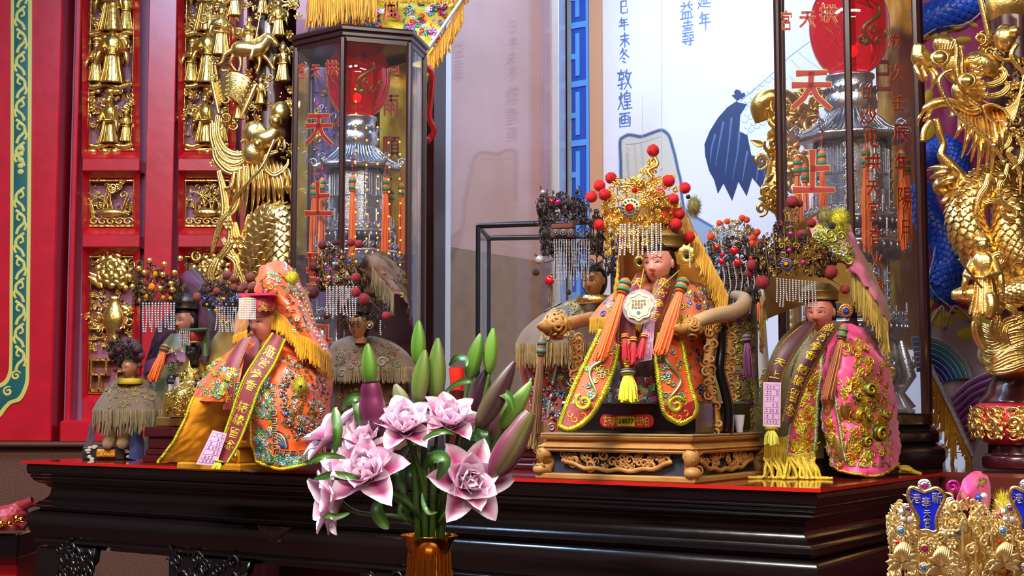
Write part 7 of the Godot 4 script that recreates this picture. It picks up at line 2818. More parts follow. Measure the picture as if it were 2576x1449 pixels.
	for e in [[1990,588],[1986,630],[2036,605],[1940,650],[2020,660]]:
		bead(cr,spot(e[0],e[1],2.71),6 * k,["gem_purple","gem_red","dark_metal"][int(e[1]) % 3])
	curtain(cr,1955,2050,702,764,2.705,13,"pearl_grey",2.6,12.0,8.0)
	rosette(cr,spot(2128,782,2.725),17 * k,Vector3(-0.2,0,1),"gem_blue","gem_red","gold_dull","earring")
	tassel(o,spot(2124,818,2.72),spot(2082,1000,2.705),0.0115,L(150,84,40),L(190,116,60),L(60,120,90),"brown_tassel",60)
	# stole and tag
	var wn := L(72,26,36)
	strap(o,[[2022,816,2.74,2036,806,2.74,2054,816,2.74],[1966,862,2.72,1986,868,2.71,2008,880,2.71],[1932,930,2.71,1952,934,2.7,1974,940,2.7],[1922,1000,2.71,1942,1004,2.7,1964,1004,2.7]],wn,[["天",0.55],["上",0.7],["聖",0.86]],gd)
	strap(o,[[2078,818,2.72,2096,806,2.72,2118,812,2.72],[2026,866,2.7,2048,880,2.69,2072,886,2.7],[1990,950,2.69,2008,956,2.685,2030,966,2.69],[1966,1060,2.69,1982,1062,2.685,1996,1066,2.69]],wn,[["蒞",0.1],["宮",0.2],["參",0.3],["香",0.4],["結",0.56],["緣",0.67],["留",0.78],["念",0.89]],gd)
	paper_tag(o,[1920,961,1965,962,1963,1075,1919,1072],2.694,7)
	tassel(o,spot(1940,1072,2.69),spot(1942,1120,2.685),0.014,L(196,196,60),L(220,214,90),gd,"yellow_tassel",60)

# ---------------- the dusty statue behind the lilies
func statue_dusty() -> void:
	var d := 3.3
	var k := d / FOC
	var gr := L(112,94,74)
	var o := thing("goddess_statue","dusty grey-brown goddess statue with a fringed cape and brown veil, behind the lilies","statue",stand(920,1150,d))
	var s := robe(o,[[850,870,950,d,0.7],[900,840,1010,d,0.7],[1000,834,1030,d,0.7],[1130,830,1040,d,0.7]],L(92,66,44),"robe","felt",0.05,10)
	motifs(o,s,[[850,930,1030,1100,80]],[L(150,140,40),L(110,70,50),L(90,80,60),L(130,120,30)],0.011,51)
	s = robe(o,[[846,874,946,d - 0.02,0.75],[862,840,990,d - 0.02,0.75],[890,830,1024,d - 0.02,0.75],[925,826,1040,d - 0.02,0.75]],gr,"cape","felt",0.05,7,3)
	motifs(o,s,[[846,862,1000,925,60]],[L(130,112,88),L(120,70,60),L(110,110,80)],0.01,52,"felt")
	var mb := MB.new()
	fringe(mb,row_of(s,1.0,60,0.5,1.0),0.035,150,0.0014,L(96,84,62),L(140,122,84))
	part(mb,"cape_fringe",M.thread,o,"",true)
	for e in [[962,912,14],[860,940,11]]:
		mb = MB.new()
		mb.stamp(T.curl,Transform3D(aim(Vector3(0,0,1)).scaled(Vector3.ONE * e[2] * k),spot(e[0],e[1],3.18)),L(110,106,90))
		part(mb,"coiled_thread",M.thread,o)
	s = cloth(o,[[905,660,3.26,925,640,3.3,950,634,3.36,985,650,3.42,1008,690,3.44],[910,720,3.34,940,690,3.3,970,680,3.3,1004,715,3.36,1026,745,3.42],[950,760,3.36,985,740,3.28,1012,750,3.28,1030,790,3.36,1036,820,3.42]],L(104,74,54),"veil","felt",0.008)
	motifs(o,s,[[960,680,1030,780,24]],[L(170,170,40),L(150,40,110),L(110,90,60)],0.008,53)
	mb = MB.new()
	fringe(mb,column(s,0.3,20,0.3),0.05,70,0.0013,L(86,74,56),L(130,112,80))
	part(mb,"veil_fringe",M.thread,o,"",true)
	cloth(o,[[905,690,3.4,960,660,3.44,1010,720,3.44],[880,780,3.44,960,760,3.48,1036,800,3.46],[860,880,3.44,950,880,3.48,1040,900,3.46]],L(52,26,30),"veil_lining","felt")
	sculpt_head(o,spot(904,816,3.215),0.068,-0.45,0.12,L(190,142,92),Color(0.12,0.02,0.015))
	var cr := group("crown",o,"blackened bead crown with dark red pompoms and grey pearls")
	crown_band(cr,spot(905,775,3.22),0.034,0.025,"dark_metal")
	filigree(cr,spot(858,728,3.2),0.052,0.1,160,"dark_metal",54,-0.4,2.2,0.9,0.16,0.1)
	filigree(cr,spot(858,728,3.2),0.054,0.1,80,"gold_dull",55,-0.4,2.2,0.9,0.15,0.12)
	filigree(cr,spot(915,830,3.22),0.05,0.07,60,"dark_metal",56,0.2,2.6,3.0,0.14,0.0)
	var root := spot(860,680,3.2)
	for e in [[812,616,13,3.2],[846,610,10,3.2],[883,610,11,3.19],[903,614,12,3.19],[791,670,14,3.18],[786,734,18,3.17],[895,698,13,3.13],[895,735,14,3.12],[915,752,16,3.12],[820,794,10,3.18],[972,794,12,3.16]]:
		wire_pom(cr,root.lerp(spot(e[0],e[1],e[3]),0.6),e[0],e[1],e[3],e[2],"pom_dusty" if e[0] > 880 else "pom_dark","dark_metal")
	rng.seed = 57
	for i in 22:
		bead(cr,spot(rng.randf_range(800,905),rng.randf_range(640,715),3.13),rng.randf_range(2.5,5) * k,["gem_amber","gem_purple","gem_cyan","gem_blue","pearl_grey"][i % 5])
	curtain(cr,822,896,722,794,3.12,10,"pearl_grey",2.5,7.0)
	curtain(cr,828,880,724,770,3.13,6,"pearl_grey",2.4,8.0)
	curtain(cr,957,957,808,846,3.16,1,"pearl_grey",2.4,1.0)
	rosette(cr,spot(930,818,3.15),11 * k,Vector3(-0.2,0,1),"pearl_grey","gem_amber","dark_metal","earring")

# ---------------- the dark bead-crowned statue behind the throne
func statue_dark() -> void:
	var d := 3.1
	var k := d / FOC
	var top := plinth("carved_stand","dark purple carved stand under the black bead-crowned statue",1306,1600,1108,1170,3.02,0.24,M.maroon_lacquer)
	var o := thing("goddess_statue","gold-faced goddess statue with a blackened bead crown, left behind the throne","statue",top)
	var s := robe(o,[[750,1450,1540,d,0.7],[790,1380,1570,d,0.6],[850,1318,1580,d,0.6],[900,1310,1580,d,0.6],[1000,1325,1580,d,0.6],[1108,1310,1580,d,0.6]],L(150,70,50),"robe","satin",0.05,10)
	motifs(o,s,[[1316,880,1450,1090,150]],[L(160,150,160),L(150,60,110),L(190,90,40),L(60,110,120),L(170,160,60)],0.012,71)
	rng.seed = 72
	var mb := MB.new()
	for i in 120:
		mb.stamp(T.bead,Transform3D(Basis.from_scale(Vector3.ONE * 0.003),s.on(rng.randf_range(1320,1440),rng.randf_range(900,1060),0.002)),[L(120,40,90),L(190,190,200),L(60,60,120)][i % 3])
	part(mb,"sewn_beads",M.bead_metal,o,"",true)
	for e in [[1352,900,1318,1060],[1405,900,1378,1050]]:
		piping(o,s,[e[0],e[1],(e[0] + e[2]) * 0.5 - 4,980,e[2],e[3]],0.004,L(190,190,186))
	s = robe(o,[[744,1455,1530,d - 0.03,0.75],[760,1420,1550,d - 0.03,0.72],[790,1366,1570,d - 0.03,0.7],[830,1322,1580,d - 0.03,0.7],[866,1304,1584,d - 0.03,0.7]],L(116,100,88),"cape","felt",0.04,8,2)
	motifs(o,s,[[1370,760,1470,850,60]],[L(120,116,120),L(150,130,90),L(170,160,90)],0.013,73,"felt")
	mb = MB.new()
	fringe(mb,row_of(s,1.0,60,0.5,1.0),0.05,160,0.0015,L(104,84,50),L(160,134,76))
	part(mb,"cape_fringe",M.thread,o,"",true)
	tassel(o,spot(1364,845,2.86),spot(1346,1100,2.86),0.011,L(120,84,56),L(156,112,76),L(70,110,90),"brown_tassel",50)
	mb = MB.new()
	fringe(mb,spots3([1316,1055,2.9,1350,1062,2.87,1374,1058,2.87]),0.055,60,0.0016,L(130,104,56),L(180,150,90))
	part(mb,"lower_fringe",M.thread,o,"",true)
	sculpt_head(o,spot(1494,706,2.99),0.072,-0.5,0.14,L(176,132,80),Color(0.16,0.04,0.03))
	mb = MB.new()
	mb.lathe([[0.034,0.0],[0.04,0.006],[0.042,-0.008],[0.036,-0.012]],24,Transform3D(Basis(),spot(1498,752,2.99)))
	part(mb,"gold_collar",M.gold,o)
	var cr := group("crown",o,"tall black bead crown with jewelled plaque")
	filigree(cr,spot(1440,640,2.99),0.064,0.12,200,"dark_metal",74,-0.3,2.4,1.4,0.14,0.1)
	filigree(cr,spot(1412,555,2.97),0.045,0.06,80,"dark_metal",75,-0.4,2.4,1.2,0.2,0.2)
	filigree(cr,spot(1500,690,3.0),0.058,0.07,120,"dark_metal",76,0.3,2.4,3.0,0.14,0.1)
	mb = MB.new()
	mb.box(spot(1416,570,2.915),Vector3(0.048,0.011,0.02),Basis(Vector3.UP,-0.3),0.002)
	mb.box(spot(1416,588,2.915),Vector3(0.05,0.019,0.02),Basis(Vector3.UP,-0.3),0.002)
	part(mb,"jewel_plaque",mat("plaque_brown",96,52,44,0.4),cr)
	for e in [1398,1417,1436]:
		rosette(cr,spot(e,585,2.9),8 * k,Vector3(-0.3,0,1),"gem_cyan","pearl_grey","dark_metal")
	rng.seed = 77
	for e in [[1366,484,6],[1362,502,6],[1388,506,6],[1404,508,6],[1420,510,6],[1436,512,6.5],[1452,482,6],[1358,654,11],[1348,685,9],[1382,706,12],[1374,585,7],[1495,545,6],[1500,622,7],[1536,680,8],[1520,760,6],[1430,735,7],[1470,610,7]]:
		bead(cr,spot(e[0],e[1],2.91 if e[0] < 1460 else 2.96),e[2] * k,["dark_metal","gem_red","dark_metal","gem_purple","pearl_grey"][int(e[1]) % 5])
	for e in [[1360,470,1372,520,1396,548],[1456,468,1470,510,1462,540],[1352,500,1372,530,1398,552],[1376,478,1380,520,1400,548],[1344,560,1370,575,1392,580],[1476,530,1470,560,1450,580],[1500,560,1480,590,1460,600],[1346,640,1370,660,1400,650]]:
		mb = MB.new()
		strand(mb,spl(spots(e,2.93),14),2.2 * k)
		part(mb,"bead_spray",M.dark_metal,cr)
	curtain(cr,1394,1482,604,712,2.9,15,"pearl_grey",1.8,14.0)
	curtain(cr,1398,1450,600,690,2.91,8,"dark_metal",2.0,14.0)
	curtain(cr,1380,1390,690,760,2.92,4,"gold_dull",2.0,3.0)

# ---------------- small statues at the left end
func statue_brown() -> void:
	var d := 3.62
	var k := d / FOC
	var o := thing("general_statue","small dusty brown standing deity with a fringed cape on a chipped black base","statue",stand(275,1150,3.64))
	var mb := MB.new()
	mb.box(stand(275,1150,3.66) + Vector3.UP * 0.0165,Vector3(0.112,0.033,0.09),Basis(Vector3.UP,-0.1),0.003)
	part(mb,"black_base",mat("chipped_black",30,26,24,0.5),o)
	rng.seed = 81
	mb = MB.new()
	for i in 14:
		var e: Array = [[220,1130],[222,1150],[318,1130],[322,1150],[235,1126],[300,1127]][i % 6]
		mb.ball(spot(e[0] + rng.randfn() * 4,e[1] + rng.randfn() * 4,3.613),Vector3(rng.randf_range(4,9),rng.randf_range(2,5),1.2) * k,7,5)
	part(mb,"bare_plaster_chip",mat("plaster_chip",176,166,146,0.9),o,"",true)
	mb = MB.new()
	mb.box(spot(266,1140,3.61),Vector3(0.05,0.021,0.006),Basis(Vector3.UP,-0.1),0.0028)
	part(mb,"orange_plaque",mat("plaque_orange",206,120,40,0.4,0.2),o)
	mb = MB.new()
	for i in 8:
		mb.stamp(T.curl,Transform3D(Basis(Vector3.BACK,i * 1.7) * Basis.from_scale(Vector3.ONE * 0.004),spot(250 + i * 4.6,1136 + 7 * (i % 2),3.605)))
	part(mb,"plaque_relief",M.letter_gold,o)
	for e in [[282,1060],[318,1062]]:
		mb = MB.new()
		mb.tube(spl(spots3([e[0],1040,3.63,e[0] - 4,1080,3.62,e[0] - 6,1108,3.615,e[0] - 14,1120,3.59]),12),PackedFloat32Array([18,19,20,20,19,18,17,16,16,15,13,9].map(func(a): return a * k)),12)
		part(mb,"booted_leg",mat("boot_felt",150,130,92,0.9),o)
	var s := robe(o,[[940,310,346,d,0.7],[962,284,372,d,0.7],[1000,258,398,d,0.7],[1030,244,410,d,0.7]],L(112,92,74),"cape","felt",0.06,6)
	var m2 := MB.new()
	fringe(m2,row_of(s,1.0,50,0.5,1.0),0.05,130,0.0015,L(90,78,52),L(140,122,84),Vector3.DOWN,0.4)
	part(m2,"cape_fringe",M.thread,o,"",true)
	motifs(o,s,[[270,965,390,1020,30]],[L(120,104,84),L(140,124,70)],0.011,82,"felt")
	robe(o,[[1020,270,380,d + 0.02,0.5],[1070,270,372,d + 0.02,0.5]],L(96,78,60),"tunic","felt",0.05,6)
	cloth(o,[[318,1036,3.6,340,1036,3.59,360,1040,3.62],[320,1090,3.6,342,1090,3.58,362,1090,3.62],[324,1154,3.6,344,1156,3.59,361,1154,3.62]],L(46,58,110),"blue_apron","felt",0.004)
	cloth(o,[[244,1050,3.68,232,1060,3.69,226,1066,3.7],[240,1100,3.66,224,1110,3.68,216,1112,3.7],[232,1140,3.65,216,1146,3.68,204,1148,3.7]],L(78,26,40),"maroon_cloth","felt",0.003)
	sculpt_head(o,spot(326,926,3.58),0.054,-0.5,0.1,L(150,98,62),Color(0.1,0.03,0.02),false)
	mb = MB.new()
	mb.lathe([[0.02,0.0],[0.028,0.004],[0.034,-0.01],[0.02,-0.012]],20,Transform3D(Basis(),spot(328,956,3.6)))
	part(mb,"yellow_collar",mat("collar_yellow",190,160,40,0.6),o)
	var cr := group("crown",o,"dusty black crown with brown pompoms")
	mb = MB.new()
	mb.ball(spot(322,890,3.6),Vector3(0.04,0.042,0.036),18,12)
	part(mb,"cap",mat("dusty_black",56,46,44,0.9),cr)
	filigree(cr,spot(316,905,3.59),0.036,0.055,80,"dark_metal",83,-0.3,2.4,0.9,0.22,0.25)
	for e in [[297,832,8],[279,859,7],[324,857,7],[310,868,6],[344,880,8],[356,896,9],[278,890,7],[300,880,7],[352,920,8],[290,930,7]]:
		wire_pom(cr,spot(316,890,3.58),e[0],e[1],3.55,e[2],"pom_dark","dark_metal")

func statue_purple() -> void:
	var d := 3.74
	var k := d / FOC
	var pu := L(74,28,50)
	var o := thing("goddess_statue","purple-cloaked goddess statue with gold pearls on its crown, before the red screen","statue",stand(470,1150,3.8))
	var s := robe(o,[[840,430,505,d,0.7],[880,404,540,d,0.7],[950,390,556,d,0.7],[1150,370,570,d,0.7]],L(120,110,66),"robe","satin",0.05,9)
	motifs(o,s,[[410,880,480,1000,40]],[L(160,150,80),L(120,60,100),L(100,110,70)],0.012,91)
	cloth(o,[[448,700,3.7,470,680,3.74,492,676,3.8,516,700,3.86],[452,780,3.78,500,740,3.68,528,750,3.74,546,800,3.86],[476,880,3.72,516,840,3.66,546,850,3.74,566,880,3.86],[506,1000,3.68,530,960,3.64,560,960,3.74,574,980,3.86]],pu,"cloak","felt",0.006)
	cloth(o,[[440,780,3.86,412,800,3.84,390,830,3.82],[440,880,3.86,396,890,3.82,366,910,3.78],[446,990,3.86,390,990,3.82,360,980,3.78]],L(66,24,50),"cloak_lining","felt",0.004)
	for e in [[[365,912,3.66,400,896,3.63,440,886,3.62],[362,940,3.65,405,920,3.62,446,905,3.61]],[[440,880,3.62,470,890,3.62,500,900,3.64],[446,905,3.61,470,915,3.61,505,925,3.64]]]:
		cloth(o,e,L(104,34,74),"neck_ribbon","satin",0.003,16,8)
	tassel(o,spot(418,866,3.61),spot(384,958,3.6),0.014,L(236,100,26),L(255,130,50),L(70,110,90),"orange_tassel",70)
	sculpt_head(o,spot(466,806,3.66),0.076,-0.5,0.12,L(170,112,92))
	var cr := group("crown",o,"dark wire crown set with gold pearls and amber stones")
	crown_band(cr,spot(464,768,3.66),0.036,0.022,"dark_metal")
	filigree(cr,spot(396,768,3.62),0.055,0.11,170,"dark_metal",92,-0.4,2.2,1.1,0.15,0.2)
	filigree(cr,spot(396,765,3.62),0.057,0.11,60,"gold_dull",93,-0.4,2.2,1.1,0.14,0.2)
	for e in [[425,135],[360,183],[395,208],[305,235],[280,300],[322,293],[515,157],[612,122],[505,220],[577,208],[490,303],[555,275],[563,310]]:
		var p := spot(200 + e[0] / 2.415,600 + e[1] / 2.415,3.55)
		bead(cr,p,7.2 * k,"gold_bright","gold_pearl")
		var mb := MB.new()
		mb.tube(PackedVector3Array([p,p.lerp(spot(396,740,3.62),0.5)]),0.0009,4)
		part(mb,"wire",M.dark_metal,cr)
	for e in [[390,689,7],[381,721,9],[368,745,5],[410,748,5],[428,750,5],[350,755,4]]:
		gem(cr,spot(e[0],e[1],3.54),e[2] * k,"gem_amber")
	rng.seed = 94
	curtain(cr,360,438,764,832,3.54,11,"pearl_grey",2.9,9.0)

func statue_blackface() -> void:
	var d := 3.5
	var k := d / FOC
	var top := plinth("lacquer_stand","low maroon and black stepped stand under the small black-faced deity",366,500,1074,1156,3.42,0.14,M.maroon_lacquer)
	var o := thing("general_statue","small black-faced seated deity in gold armour with a green and red board hat","statue",top)
	var mb := MB.new()
	var b0 := spot(440,1062,d)
	mb.box(Vector3(top.x - 0.004,top.y + 0.012,top.z),Vector3(0.085,0.024,0.07),Basis(Vector3.UP,-TURN),0.003)
	part(mb,"gilded_foot",M.gold,o)
	var s := robe(o,[[904,470,508,3.47,0.7],[925,456,520,3.47,0.8],[960,446,524,3.46,0.9],[985,420,520,3.44,0.95],[1010,412,508,3.43,1.0],[1048,412,500,3.43,1.0]],L(200,160,76),"armour","bead_metal",0.02,7)
	motifs(o,s,[[420,930,510,1045,90]],[L(220,184,96),L(206,170,90),L(120,90,40)],0.009,96,"bead_metal","relief")
	for e in [[432,952,3.36],[500,958,3.38]]:
		mb = MB.new()
		mb.ball(spot(e[0],e[1],e[2]),Vector3(10,7,8) * k,12,8)
		for i in 4:
			mb.tube(PackedVector3Array([spot(e[0] - 6 + i * 4,e[1] + 3,e[2] - 0.006),spot(e[0] - 8 + i * 4,e[1] + 9,e[2] - 0.012),spot(e[0] - 9 + i * 4,e[1] + 13,e[2] - 0.008)]),2.2 * k,6)
		mb.tube(PackedVector3Array([spot(e[0] + 8,e[1] - 2,e[2]),spot(e[0] + 4,e[1] - 9,e[2] - 0.008)]),2.4 * k,6)
		part(mb,"hand",M.hair,o)
	cloth(o,[[424,960,3.38,440,950,3.37,450,948,3.38],[424,985,3.38,436,975,3.37,452,970,3.38]],L(206,200,190),"white_cuff")
	sculpt_head(o,spot(487,884,3.44),0.052,-0.5,0.05,L(30,27,30),Color(0.03,0.01,0.01),false)
	board_hat(o,[452,827,3.4,520,824,3.38,530,829,3.5,470,832,3.5],d,4,L(60,110,70))
	s = cloth(o,[[472,834,3.4,490,834,3.4,512,834,3.43],[474,848,3.4,490,848,3.4,512,850,3.43],[476,862,3.41,490,860,3.405,510,862,3.44]],L(150,30,30),"hat_band")
	edge_cord(o,row_of(s,1.0,12),0.003,L(206,170,80))
	cloth(o,[[512,832,3.42,519,832,3.42,526,832,3.44],[512,862,3.42,519,864,3.42,526,864,3.44],[512,894,3.42,519,896,3.42,525,894,3.44]],L(80,120,60),"hat_lappet")
	rng.seed = 97
	curtain(o,452,477,834,868,3.395,6,"pearl_grey",2.0,2.0,0.0,"bead_strand")

func statue_pomcrown() -> void:
	var d := 3.42
	var k := d / FOC
	var o := thing("goddess_statue","goddess statue mostly hidden behind the orange hood, crown thick with brown pompoms","statue",stand(600,1140,3.5))
	robe(o,[[820,560,640,3.46,0.7],[870,530,690,3.48,0.6],[960,520,710,3.48,0.6],[1140,510,720,3.48,0.6]],L(150,120,60),"robe","satin",0.04,8)
	sculpt_head(o,spot(606,812,3.44),0.07,-0.5,0.1,L(190,140,90))
	var cr := group("crown",o,"blue-grey crown with brown pompoms")
	crown_band(cr,spot(600,776,3.43),0.036,0.03,"dark_metal")
	filigree(cr,spot(560,772,3.4),0.046,0.06,120,"dark_metal",98,-0.4,2.2,1.5,0.16,0.15)
	for e in [[495,748,13],[529,724,13],[546,732,11],[556,710,12],[571,692,13],[586,702,11],[589,724,12],[614,720,12],[629,698,14],[604,728,11],[634,722,12]]:
		wire_pom(cr,spot(566,740,3.38),e[0],e[1],3.35 + 0.02 * (int(e[0]) % 3),e[2],"pom_brown","dark_metal")
	rng.seed = 99
	for i in 16:
		bead(cr,spot(lerpf(515,596,i / 15.0),752 + 14 * (i % 3),3.34),rng.randf_range(2.5,4.5) * k,["gem_blue","gem_amber","gem_cyan","gem_blue"][i % 4])
	curtain(cr,545,594,774,834,3.34,8,"pearl_grey",2.5,4.0)

func statue_back() -> void:
	var d := 3.2
	var k := d / FOC
	var o := thing("goddess_statue","dark olive goddess statue with red beads, between the throne and the pink statue","statue",stand(1860,1150,3.26))
	var s := robe(o,[[740,1810,1900,d,0.7],[800,1790,1905,d,0.6],[900,1796,1905,d,0.6],[1000,1796,1906,d,0.6],[1140,1796,1906,d,0.6]],L(104,92,44),"robe","satin",0.06,10)
	motifs(o,s,[[1840,780,1898,1070,110]],[L(140,126,50),L(104,84,60),L(160,150,60),L(110,60,80)],0.011,101)
	tassel(o,spot(1878,840,3.05),spot(1884,950,3.04),0.011,L(130,60,110),L(160,90,130),L(90,90,90),"purple_tassel",50)
	sculpt_head(o,spot(1830,726,3.14),0.075,-0.5,0.1,L(150,104,70))
	var cr := group("crown",o,"dark bead crown with red stones")
	filigree(cr,spot(1840,690,3.12),0.062,0.075,170,"dark_metal",102,-0.2,2.4,1.6,0.15,0.1)
	filigree(cr,spot(1850,760,3.12),0.052,0.08,100,"dark_metal",103,0.2,2.4,3.0,0.16,0.0)
	for e in [[1804,622,7],[1847,630,10],[1856,660,10],[1816,657,8],[1818,640,6],[1886,730,9],[1890,650,7],[1880,760,8],[1870,770,7],[1862,790,7]]:
		bead(cr,spot(e[0],e[1],3.04),e[2] * k,"gem_red" if e[1] < 670 else "dark_metal")
	rng.seed = 104
	for i in 12:
		var mb := MB.new()
		var x := 1815.0 + i * 7.5
		strand(mb,spl(spots([x,660,x + 8,700 + 10 * (i % 3),x + 2,740,x - 4,790],3.05),16),2.2 * k)
		part(mb,"bead_spray",M.dark_metal if i % 2 else M.pearl_grey,cr)
	# the far statue: bright crown with orange pompoms, white and orange robe
	d = 3.75
	k = d / FOC
	o = thing("goddess_statue","far goddess statue with a pale gold crown and small orange pompoms","statue",stand(1850,1120,3.8))
	s = robe(o,[[700,1810,1900,3.78,0.7],[760,1790,1920,3.78,0.6],[900,1780,1930,3.78,0.6],[1100,1770,1940,3.78,0.6]],L(220,214,220),"robe","satin",0.05,8)
	motifs(o,s,[[1880,730,1912,830,40]],[L(240,110,40),L(70,140,90),L(60,90,180),L(220,190,60)],0.012,105)
	tassel(o,spot(1906,730,3.66),spot(1904,810,3.66),0.012,L(240,110,30),L(255,140,60),L(40,140,80),"orange_tassel",40)
	sculpt_head(o,spot(1840,680,3.74),0.08,-0.5,0.1,L(220,150,120))
	cr = group("crown",o,"pale gold filigree crown with orange pompoms")
	filigree(cr,spot(1846,640,3.72),0.06,0.09,150,"silver",106,-0.3,2.2,1.2,0.17,0.05)
	filigree(cr,spot(1846,640,3.72),0.062,0.09,60,"gold_bright",107,-0.3,2.2,1.2,0.15,0.05)
	for e in [[1809,561,8],[1829,557,8],[1867,548,9],[1878,553,9],[1788,595,10],[1905,584,9],[1893,598,9],[1893,612,9],[1906,640,9],[1912,620,8]]:
		wire_pom(cr,spot(1846,600,3.7),e[0],e[1],3.64,e[2],"pom_orange","silver")

# ---------------------------------------------------------------- lilies in the gilt vase
func petal(parent: Node3D,o: Vector3,ax: Vector3,face: Vector3,ln: float,wd: float,curl: float,mid: Color,edge: Color,root: Color) -> void:
	var mb := MB.new()
	var g := []
	var sd := ax.cross(face).normalized()
	face = sd.cross(ax).normalized()
	mb.c = PackedColorArray()
	for j in 12:
		var t := j / 11.0
		var w := wd * pow(sin(PI * (0.07 + 0.925 * pow(t,0.95))),0.62)
		var row := PackedVector3Array()
		for i in 9:
			var u := i / 4.0 - 1.0
			var wave := 0.05 * sin(t * 16.0 + u * 2.0) * absf(u) * wd
			row.append(o + ax * ln * t * (1.0 - 0.12 * absf(curl) * t) + sd * u * w + face * (ln * curl * t * t * 0.6 + w * 0.45 * u * u - wd * 0.1 * (1.0 - absf(u)) + wave))
			var k := clampf(1.25 * pow(absf(u),1.4) + 0.7 * maxf(0.0,t - 0.7) / 0.3,0.0,1.0)
			mb.c.append(mid.lerp(edge,k).lerp(root,clampf(0.5 - t * 2.2,0.0,1.0)))
		g.append(row)
	mb.rows(g)
	part(mb,"petal",M.petal,parent)

func lily(label: String,x: float,y: float,d: float,face: Vector3,r: float,seed_: int,stem: Array,whorls := 4) -> void:
	rng.seed = seed_
	r *= 1.12
	var c := spot(x,y,d)
	var o := thing("lily",label,"flower",c,"pink lilies in the vase")
	var z := face.normalized()
	var b := aim(z)
	var pink := L(190,44,120)
	var pale := L(222,130,186)
	var white := L(250,238,248)
	for w in whorls:
		var tilt: float = [1.0,0.66,0.36,0.12][w]
		for k in 6:
			var a := TAU * (k + 0.5 * w) / 6 + rng.randf_range(-0.2,0.2)
			var out := b.x * cos(a) + b.y * sin(a)
			var ax := (z * cos(tilt) + out * sin(tilt)).normalized()
			petal(o,c - z * r * 0.35,ax,z - out * 0.6,r * [1.15,1.02,0.86,0.66][w] * rng.randf_range(0.9,1.08),r * [0.36,0.36,0.32,0.24][w],[-0.5,-0.2,0.1,0.35][w] + rng.randf_range(-0.15,0.15),[pink,L(206,84,150),pale,L(240,200,226)][w].lerp(pale,rng.randf() * 0.3),white,L(190,206,130))
	if whorls > 2:
		for k in 9:
			var mb := MB.new()
			mb.col = L(150,24,90)
			var a := TAU * k / 9
			var out := b.x * cos(a) + b.y * sin(a)
			for i in 4:
				mb.ball(c + z * r * (0.12 + 0.08 * i) + out * r * (0.24 + 0.08 * i),Vector3.ONE * 0.0006,5,4)
			part(mb,"freckles",M.paint,o,"",true)
	stalk(o,stem + [x - z.x * 30,y + z.y * 30 + 6,d + 0.01],0.0042)

func stalk(o: Node3D,a: Array,r: float) -> void:
	var mb := MB.new()
	mb.col = L(70,104,40)
	mb.tube(spl(spots3(a),26),r,8)
	part(mb,"stem",M.green_leaf,o)

func leaf(o: Node3D,a: Array,w: float,dark := 0.0) -> void:      # a: three or four x,y,d along the midrib
	var p := spl(spots3(a),12)
	var mb := MB.new()
	var g := []
	var ca := L(58,100,34).lerp(L(34,66,36),dark)
	var cb := L(96,146,50).lerp(L(60,96,54),dark)
	for j in 12:
		var t := j / 11.0
		var tg := (p[mini(j + 1,11)] - p[maxi(j - 1,0)]).normalized()
		var sd := tg.cross(Vector3(0.15,0.25,1)).normalized()
		var ww := w * pow(sin(PI * (0.03 + 0.95 * t)),0.7)
		var row := PackedVector3Array()
		for i in 5:
			var u := i / 2.0 - 1.0
			row.append(p[j] + sd * u * ww + Vector3(0,0.1,1).normalized() * ww * 0.35 * absf(u))
			mb.c.append(ca.lerp(cb,1.0 - absf(u) if i % 2 == 0 else 0.2))
		g.append(row)
	mb.rows(g)
	part(mb,"leaf",M.green_leaf,o)

func bud(label: String,x0: float,y0: float,x1: float,y1: float,d: float,hw: float,ca: Color,cb: Color,stem: Array,open := 0.0) -> void:
	var a := spot(x0,y0,d)
	var b := spot(x1,y1,d - 0.01)
	var o := thing("lily_bud",label,"flower bud",a,"lily buds in the vase")
	var z := (b - a).normalized()
	var bs := aim(z)
	var ln := a.distance_to(b)
	var r := hw * d / FOC
	for k in 3:      # three sepals, ridged along the middle
		var mb := MB.new()
		var g := []
		for j in 16:
			var t := j / 15.0
			var rr := r * pow(sin(PI * (0.1 + 0.87 * pow(t,0.85))),0.75)
			var row := PackedVector3Array()
			for i in 11:
				var u := i / 5.0 - 1.0
				var an := TAU * k / 3.0 + u * 1.12 + 0.5
				var q := rr * (1.0 + 0.1 * (1.0 - absf(u)) - 0.1 * absf(u)) + open * r * maxf(0.0,t - 0.7) * 3.0
				row.append(a + z * ln * t + (bs.x * cos(an) + bs.y * sin(an)) * q)
				mb.c.append(ca.lerp(cb,clampf(absf(u) * 0.9 - 0.2 + 0.3 * t,0.0,1.0)))
			g.append(row)
		mb.rows(g)
		part(mb,"sepal",M.green_leaf,o)
	stalk(o,stem + [x0,y0,d],0.0034)

